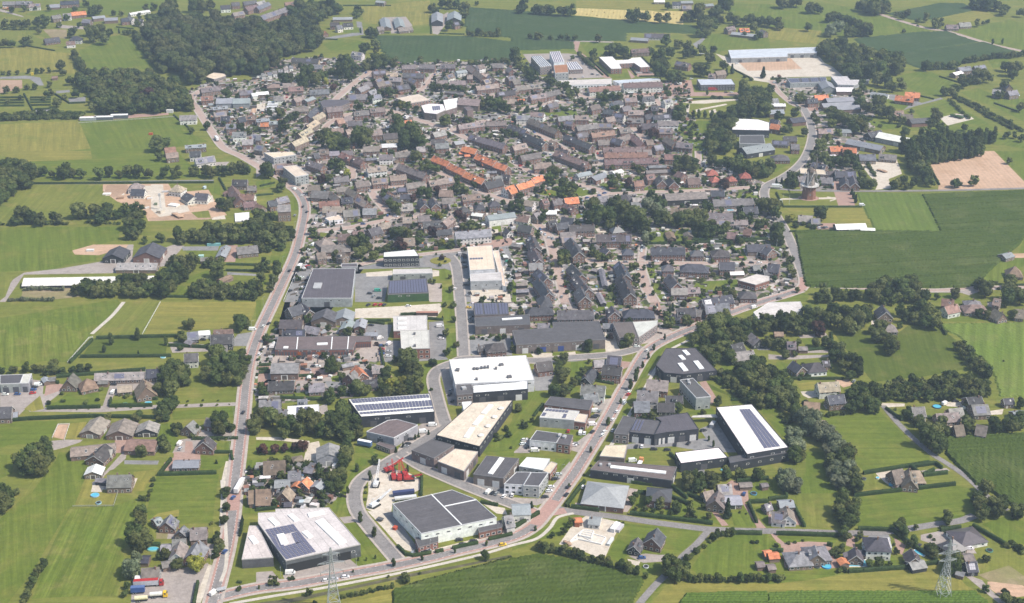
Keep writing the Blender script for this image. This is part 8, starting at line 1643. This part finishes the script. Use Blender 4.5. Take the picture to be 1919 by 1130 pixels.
def block(name, tile, x, y, L, W, H, ang, col, label, cat, mat='plain', roof=None):
    p = at(*tp(tile, x, y), H); root = empty(name, (p.x, p.y, 0), R(ang)); mb = MB(); mb.box(-L/2, L/2, -W/2, W/2, 0, H)
    for k in range(max(2, int(L/1.2))):
        q = -L/2 + (k+.5)*L/max(2, int(L/1.2)); mb.box(q-.08, q+.08, -W/2-.05, W/2+.05, .1, H-.15)
    add('body', mb.mesh('body', M[mat]), root, col=col)
    mb = MB(); mb.box(-L/2-.1, L/2+.1, -W/2-.1, W/2+.1, H+.01, H+.16); add('roof', mb.mesh('roof', M['plain']), root, col=roof or col); thing(root, label, cat)
block('pavilion', 'A0', 658, 878, 17, 5, 3.2, 5, (.35, .37, .38), 'leftmost white stand pavilion at the football field', 'pavilion', roof=(.8, .8, .78))
block('pavilion', 'A0', 775, 872, 20, 5, 3.2, 5, (.12, .13, .15), 'middle white-topped stand pavilion at the football field', 'pavilion', roof=(.8, .8, .78))
block('pavilion', 'A0', 892, 858, 18, 5, 3.8, 5, (.12, .13, .15), 'rightmost white-topped stand pavilion at the football field', 'pavilion', roof=(.8, .8, .78))
block('dugout', 'A0', 1128, 995, 4, 1.6, 2, 0, (.5, .1, .04), 'small orange dugout on the football field', 'dugout')
block('gatehouse', 'A0', 1270, 822, 7, 4, 3, 0, (.6, .6, .58), 'small white kiosk at the football field path end', 'kiosk')
block('site_hut', 'D2', 490, 512, 6, 2.6, 2.6, 80, (.33, .12, .06), 'rust-red container at the pale foundation site', 'container')
block('container', 'D2', 770, 550, 8, 2.6, 2.4, 62, (.7, .68, .68), 'white container at the pale foundation site', 'container', roof=(.75, .74, .72))
block('container', 'D2', 800, 560, 7, 3, 1.6, 62, (.5, .48, .5), 'low grey stack of panels right of the foundation site', 'panels')
block('container', 'D2', 735, 665, 7, 1.6, 1.2, 65, (.6, .62, .62), 'pale pallet row at the foundation site edge', 'pallets')
block('container', 'B0', 675, 738, 6, 3, 1.2, 5, (.6, .6, .58), 'white feed bunker left of the twin dark barns', 'bunker')
block('container', 'B0', 1505, 780, 4, 3, 1.5, 5, (.4, .6, .55), 'pale green bale stack by the farm pond', 'bales')
block('container', 'B0', 1600, 692, 11, 2, 2, 5, (.2, .42, .42), 'long turquoise bale row under the tree belt', 'bales')
block('container', 'B0', 800, 318, 7, 5, .8, 2, (.7, .66, .6), 'white slab stack at the upper left building site', 'slabs')
block('container', 'B0', 1300, 400, 9, 6, 1.2, -20, (.72, .70, .66), 'white wall panels stacked on the upper left building site', 'panels')
block('container', 'B0', 1200, 440, 6, 4, 2.4, 70, (.55, .5, .42), 'scaffold block on the upper left building site', 'scaffold')
block('greenhouse', 'D1', 345, 368, 3.5, 3, 2.4, 5, (.45, .52, .55), 'small glass greenhouse at the lower left gardens', 'greenhouse', 'plain')
block('container', 'D1', 1040, 560, 2.4, 2.0, 1.6, 60, (.45, .08, .04), 'small red skip in the crane depot forecourt', 'skip')
block('container', 'C2', 1790, 1000, 3, 2.5, 2.4, 60, (.5, .5, .5), 'grey container beside the white solar hall yard', 'container')
block('container', 'C2', 1500, 905, 6, 2.4, 2.4, 65, (.45, .45, .46), 'grey container row under the carport roof', 'container')
block('container', 'C1', 1280, 75, 16, 2.6, 2.8, 0, (.10, .07, .06), 'long dark container row behind the pale stepped hall', 'container', roof=(.4, .2, .15))
block('container', 'A0', 240, 545, 3, 2, 2.6, 10, (.6, .45, .05), 'yellow machine beside the sandy ring at upper left', 'machine')
block('container', 'D1', 395, 130, 4, 3, 2.2, 30, (.35, .38, .4), 'grey clutter of crates behind the lower left barn', 'crates')
def foundation(tile, quads, label, hs=.45):
    px = [tp(tile, *q) for q in quads]; w = [at(x, y, .6) for x, y in px]; c = sum(w, Vector())/len(w); root = empty('foundation', (c.x, c.y, 0)); n = len(w)
    loc = [(p.x-c.x, p.y-c.y) for p in w]
    v, f = prism(ccw([(a*.97, b*.97) for a, b in loc]), 0, hs); add('slab', mesh('slab', v, f, [M['plain']]), root, col=(.62, .56, .48))
    for i in range(n):
        a, b = Vector((*loc[i], 0)), Vector((*loc[(i+1) % n], 0)); mb = MB(); d = (b-a); L = d.length; mb.box(0, L, -.2, .2, 0, hs+.5); add('wall', mb.mesh('wall', M['plain']), root, a, (0, 0, math.atan2(d.y, d.x)), col=(.78, .77, .74))
    for t in (.35, .68):
        a = Vector((*loc[0], 0)).lerp(Vector((*loc[1], 0)), t); b = Vector((*loc[-1], 0)).lerp(Vector((*loc[-2], 0)), t); d = b-a; mb = MB(); mb.box(0, d.length, -.15, .15, 0, hs+.46); add('wall', mb.mesh('wall', M['plain']), root, a, (0, 0, math.atan2(d.y, d.x)), col=(.76, .74, .7))
    thing(root, label, 'foundation')
foundation('D2', [(430, 670), (520, 590), (700, 640), (665, 690), (490, 650)], 'pale block foundation of a new house with low white walls')
foundation('D2', [(500, 630), (530, 590), (610, 600), (590, 650)], 'brighter raised floor slab within the new house foundation', 1.1)
def heap(name, tile, x, y, r, h, mat, label, col=None):
    p = at(*tp(tile, x, y)); V, Q = crown(9, 'shrub', 6, 4, .01); V = V*np.array([r, r, h/.9]); V[:, 2] = np.maximum(V[:, 2]-.1*h, 0)
    o = add(name, npmesh(name, V, qfix(Q), mat), None, (p.x, p.y, ZR*.5), col=col); thing(o, label, 'heap')
heap('sand_heap', 'D2', 412, 695, 3.6, 2.2, G['n'][1], 'brown heap of earth at the foundation site corner')
heap('earth_heap', 'B0', 1330, 490, 9, 2.5, G['s'][1], 'long brown earth heap on the upper left building site')
heap('silage_heap', 'A3', 1410, 880, 10, 3, M['leaf'], 'round green-covered heap ringed by pale concrete at upper right', (.06, .1, .04))
heap('scrap_heap', 'B3', 850, 155, 7, 2, G['n'][1], 'brown scrap heap in the pale yard right of the windmill')
heap('earth_heap', 'C1', 1000, 560, 3, 1, G['d'][1], 'small earth heap among trees near the pale stepped hall')
def tower_crane(tile, x, y, y_top, jx, label, H=None):
    g = at(*tp(tile, x, y)); s = scale_at(g.x, g.y); H = (y-y_top)/3.9935/s/.93; jl = (jx-x)/3.9935/s; root = empty('tower_crane', (g.x, g.y, 0)); mb = MB()
    for dx in (-.5, .5):
        for dy in (-.5, .5): mb.bar((dx, dy, 0), (dx, dy, H), .22)
    for k in range(int(H/1.5)): z = k*1.5; mb.bar((-.5, -.5, z), (.5, -.5, z+1.5), .16); mb.bar((.5, .5, z), (-.5, .5, z+1.5), .16)
    add('mast', mb.mesh('mast', M['plain']), root, col=(.75, .74, .72)); mb = MB()
    for dy, dz in ((-.4, 0), (.4, 0), (0, .9)): mb.bar((-jl*.25, dy, H+dz*.4), (jl, dy, H+dz*.4), .22)
    for k in range(14): t = -jl*.25 + k*jl*1.25/14; mb.bar((t, -.4, H), (t+jl*1.25/14, .4, H), .16)
    add('jib', mb.mesh('jib', M['plain']), root, col=(.75, .74, .72)); mb = MB(); mb.box(-1, 1, -.8, .8, H-2.2, H-.2); add('cab', mb.mesh('cab', M['plain']), root, col=(.5, .5, .5)); thing(root, label, 'crane')
tower_crane('A2', 1462, 472, 405, 1395, 'slim white tower crane rising among trees in the upper village')
tower_crane('B0', 1205, 440, 320, 1215, 'slim tan mast crane on the upper left building site')
for i, (x, y, a, b, hh, an, cl, lb) in enumerate([(900, 345, 6, 3, 1.5, 10, (.34, .22, .14), 'brown soil mound left of the solar-roofed new bungalow'), (1120, 350, 5, 2.5, 1, 20, (.62, .6, .57), 'pale block pallets beside the building site track'), (1165, 390, 2.5, 2, 1.8, 0, (.16, .2, .12), 'dark green site machine on the sandy building site'), (1100, 420, 4, 2, 1.2, 40, (.55, .52, .48), 'grey rubble pallets at the left of the sandy building site'), (1450, 405, 5, 2, 1, 15, (.6, .5, .36), 'timber stack below the white new house'), (1240, 300, 6, 2.5, 1.1, 5, (.5, .5, .5), 'grey paving stack between the new houses'), (1530, 265, 3, 2, 2, 60, (.5, .6, .66), 'pale blue site cabin at the right of the sandy building site')]):
    block('building_material', 'B0', x, y, a, b, hh, an, cl, lb, 'materials')
# hay bales on the straw field
bm_ = MB(); bm_.tube((0, -.6, .65), (0, .6, .65), .65, .65, 12); BALE = bm_.mesh('hay_bale', G['a'][1])
for (x, y) in [(560, 110), (635, 118), (720, 130), (760, 100), (665, 70), (1060, 100), (1210, 110), (1230, 140), (690, 95), (600, 90), (810, 130)]:
    g = at(*tp('A2', x, y)); later(add('hay_bale', BALE, None, (g.x, g.y, 0.2), (0, 0, rnd.uniform(0, 3))), 'round straw bale', 'bale', 'bales on the straw field')
def fence(tile, pts, label, col=(.75, .75, .73), rails=(.5, 1.0), h=1.2):
    w = [at(*tp(tile, x, y), .6) for x, y in pts]; c = sum(w, Vector())/len(w); root = empty('paddock_fence', (c.x, c.y, 0)); pm_ = MB(); pm_.box(-.09, .09, -.09, .09, 0, h); pmm = pm_.mesh('post', M['plain'])
    for i in range(len(w)-1):
        a, b = w[i]-c, w[i+1]-c; a.z = b.z = 0; d = b-a; n = max(1, int(d.length/4))
        for k in range(n+1): p = a + d*(k/n); add('post', pmm, root, (p.x, p.y, 0.05), None, None, col)
        for z in rails:
            mb = MB(); mb.box(0, d.length, -.04, .04, z, z+.2); add('rail', mb.mesh('rail', M['plain']), root, a, (0, 0, math.atan2(d.y, d.x)), None, col)
    thing(root, label, 'fence')
fence('C0', [(1200, 0), (1065, 240)], 'white paddock fence running away from the hedge in the left meadows')
fence('C0', [(695, 262), (665, 268), (505, 450)], 'white paddock fence beside the hedged garden lawn at left')
fence('D0', [(545, 405), (850, 402), (885, 290)], 'wire garden fence round the lawn with two round pools', (.35, .36, .3))
fence('C0', [(390, 1015), (435, 915), (520, 912), (482, 1030)], 'white rail fence round the small riding arena at left', (.7, .68, .64))
fence('A0', [(590, 920), (1310, 872)], 'low rail fence between the pavilions and the football field', (.5, .5, .48))
fence('B1', [(205, 1120), (300, 910)], 'white rail along the car park edge of the main road', (.7, .7, .7))
# flagpoles and lamp posts
pm = MB(); pm.tube((0, 0, 0), (0, 0, 8), .09, .06, 6); pm.tube((0, 0, 8), (1.3, 0, 8.25), .06, .05, 6); pm.box(1.0, 1.7, -.14, .14, 8.18, 8.3); LAMP = pm.mesh('street_lamp', M['steel'])
for op, w, c in ROADC:
    if op not in 'A': continue
    run = 0; nn = normals(c)
    for i in range(len(c)-1):
        run += (c[i+1]-c[i]).length
        if run > 38:
            run = 0; p = c[i] + nn[i]*(w/2+2.0); o = add('street_lamp', LAMP, None, (p.x, p.y, ZR), (0, 0, math.atan2(-nn[i].y, -nn[i].x))); later(o, 'slim grey street lamp', 'street lamp', 'street lamps along the main roads')
for i, (x, y) in enumerate([(62, 715), (105, 400), (155, 400)]):
    g = at(*tp('B3', x, y)); mb = MB(); mb.tube((0, 0, 0), (0, 0, 9 if i else 7), .12, .07, 6); o = add('flagpole', mb.mesh('flagpole', M['plain']), None, (g.x, g.y, 0), col=(.8, .8, .8)); later(o, 'white flagpole', 'flagpole', 'white flagpoles')
# ---------------- gardens of the village: sheds, clutter, shrubs ----------------
houses = [(o, o.location.x, o.location.y, o.rotation_euler.z) for o, lk, cat, g in THINGS if cat in ('house', 'terrace', 'bungalow')]
hx = np.array([(h[1], h[2]) for h in houses]); vp = [[(p.x, p.y) for p in (at(a, b) for a, b in poly)] for poly in VILLAGE]
def free_spots(n, tries):
    out = []; xs = [p[0] for q in vp for p in q]; ys = [p[1] for q in vp for p in q]
    while len(out) < n and tries:
        tries -= 1; v = vp[0] if rnd.random() < .8 else rnd.choice(vp); bx = [p[0] for p in v]; by = [p[1] for p in v]
        x, y = rnd.uniform(min(bx), max(bx)), rnd.uniform(min(by), max(by))
        if occ_at(x, y) or not inside(v, x, y): continue
        out.append((x, y))
    return out
def shed_protos():
    out = []
    for i, (L, W, E, rs) in enumerate([(3.2, 2.4, 2.1, .7), (4, 3, 2.3, .0), (6, 3.2, 2.5, .0), (3, 2.6, 2.1, .9)]):
        wv, wf = prism([(-L/2, -W/2), (L/2, -W/2), (L/2, W/2), (-L/2, W/2)], 0, E); wm = mesh('wall', wv, wf[2:], [M['wall']]); mb = MB(); a = .25
        if rs:
            v = [(-L/2-a, -W/2-a, E-.1), (L/2+a, -W/2-a, E-.1), (L/2+a, 0, E+rs), (-L/2-a, 0, E+rs), (-L/2-a, W/2+a, E-.1), (L/2+a, W/2+a, E-.1)]
            mb.add(v, [(0, 1, 2, 3), (3, 2, 5, 4), (0, 3, 4), (1, 5, 2)])
        else: mb.box(-L/2-a, L/2+a, -W/2-a, W/2+a, E, E+.15)
        out.append((wm, mb.mesh('roof', M['roof']), L, W))
    return out
SHED = shed_protos(); SR = [((.12, .12, .125), 'dark'), ((.3, .29, .28), 'grey'), ((.5, .48, .45), 'pale'), ((.34, .16, .1), 'reddish'), ((.7, .69, .67), 'white')]
for (x, y) in free_spots(270, 30000):
    k = int(np.argmin(((hx-(x, y))**2).sum(1))); wm, rm, L, W = rnd.choice(SHED)
    if occ_at(x+1.5, y) or occ_at(x-1.5, y): continue
    an = houses[k][3] + rnd.choice([0, math.pi/2]); root = empty('garden_shed', (x, y, 0), an); rc, rw = SR[min(4, int(rnd.random()**1.4*5))]
    add('wall', wm, root, col=vary(rnd.choice([(.18, .12, .08), (.1, .09, .08), (.3, .25, .2), (.2, .12, .09)]))); add('roof', rm, root, col=vary(rc)); occ_rect((x, y), an, L+1, W+1, 0)
    later(root, f"small {rw}-roofed garden shed", 'shed', 'garden sheds of the village')
sh = []
for (x, y) in free_spots(3400, 120000):
    r = rnd.choice([.7, .9, 1, 1.2, 1.5, 1.9, 2.4]); sh.append(('s' if rnd.random() < .8 else 'b', x, y, r, vary(rnd.choice([(.05, .08, .028), (.04, .065, .025), (.08, .105, .035), (.06, .085, .04), (.05, .035, .035)]), .2)))
for (x, y) in free_spots(420, 40000): sh.append(('b', x, y, rnd.uniform(1.8, 3.6), vary(rnd.choice([(.06, .085, .028), (.05, .07, .025), (.085, .105, .035)]), .2)))
foliage_mass('garden_shrubbery', sh)
# garden clutter: low fences and bits of furniture too many and too small to count
mbf = MB(); cols = []
for (x, y) in free_spots(900, 40000):
    k = int(np.argmin(((hx-(x, y))**2).sum(1))); an = houses[k][3] + rnd.choice([0, math.pi/2]); L = rnd.uniform(3, 8); dx, dy = math.cos(an)*L/2, math.sin(an)*L/2; nx, ny = -math.sin(an)*.06, math.cos(an)*.06; h = rnd.uniform(1.2, 1.9)
    mbf.add([(x-dx-nx, y-dy-ny, 0), (x+dx-nx, y+dy-ny, 0), (x+dx+nx, y+dy+ny, 0), (x-dx+nx, y-dy+ny, 0), (x-dx-nx, y-dy-ny, h), (x+dx-nx, y+dy-ny, h), (x+dx+nx, y+dy+ny, h), (x-dx+nx, y-dy+ny, h)], BOXF)
struct(add('garden_fencing', mbf.mesh('garden_fencing', M['plain']), col=(.13, .11, .095)), 'stuff')
V_, Q_, T_ = [], [], []
def clutter(n, tries, size, cols):
    for (x, y) in free_spots(n, tries):
        k = int(np.argmin(((hx-(x, y))**2).sum(1))); an = houses[k][3] + rnd.choice([0, math.pi/2]); a, b, h = size()
        P = np.array(boxv(-a, a, -b, b, 0, h)); ca, sa = math.cos(an), math.sin(an)
        P = np.stack([P[:, 0]*ca - P[:, 1]*sa + x, P[:, 0]*sa + P[:, 1]*ca + y, P[:, 2]], 1); Q_.append(np.array(BOXF) + 8*len(V_)); V_.append(P); T_.append(np.tile(vary(rnd.choice(cols), .2), (8, 1)))
clutter(650, 40000, lambda: (rnd.uniform(1.2, 2.6), rnd.uniform(1, 1.7), rnd.uniform(2, 2.7)), [(.1, .1, .105), (.2, .19, .185), (.3, .29, .28), (.14, .115, .1), (.24, .13, .1), (.5, .48, .46)])
clutter(900, 40000, lambda: (rnd.uniform(.4, 1.3), rnd.uniform(.4, 1), rnd.uniform(.4, 1.2)), [(.62, .6, .58), (.7, .69, .67), (.35, .33, .3), (.1, .1, .1), (.5, .2, .1), (.2, .3, .4)])
struct(add('garden_clutter', npmesh('garden_clutter', np.concatenate(V_), np.concatenate(Q_), M['mass'], np.concatenate(T_), True)), 'stuff')
write_labels()
# ---------------- haze ----------------
hv, hf = [(-8000, -2500, -1), (8000, -2500, -1), (8000, 15000, -1), (-8000, 15000, -1)], None
ho = add('haze', mesh('haze', boxv(-9500, 9500, -3500, 16500, -1, CAM_H+12), BOXF, ()))
hm = bpy.data.materials.new('haze_air'); hm.use_nodes = True; ht = hm.node_tree
for n_ in list(ht.nodes): ht.nodes.remove(n_)
ov = ht.nodes.new('ShaderNodeOutputMaterial'); pv = ht.nodes.new('ShaderNodeVolumePrincipled'); pv.inputs['Color'].default_value = (.66, .82, 1, 1); pv.inputs['Density'].default_value = HAZE; pv.inputs['Anisotropy'].default_value = 0.2
ht.links.new(pv.outputs[0], ov.inputs['Volume']); ho.data.materials.append(hm); struct(ho, 'stuff')
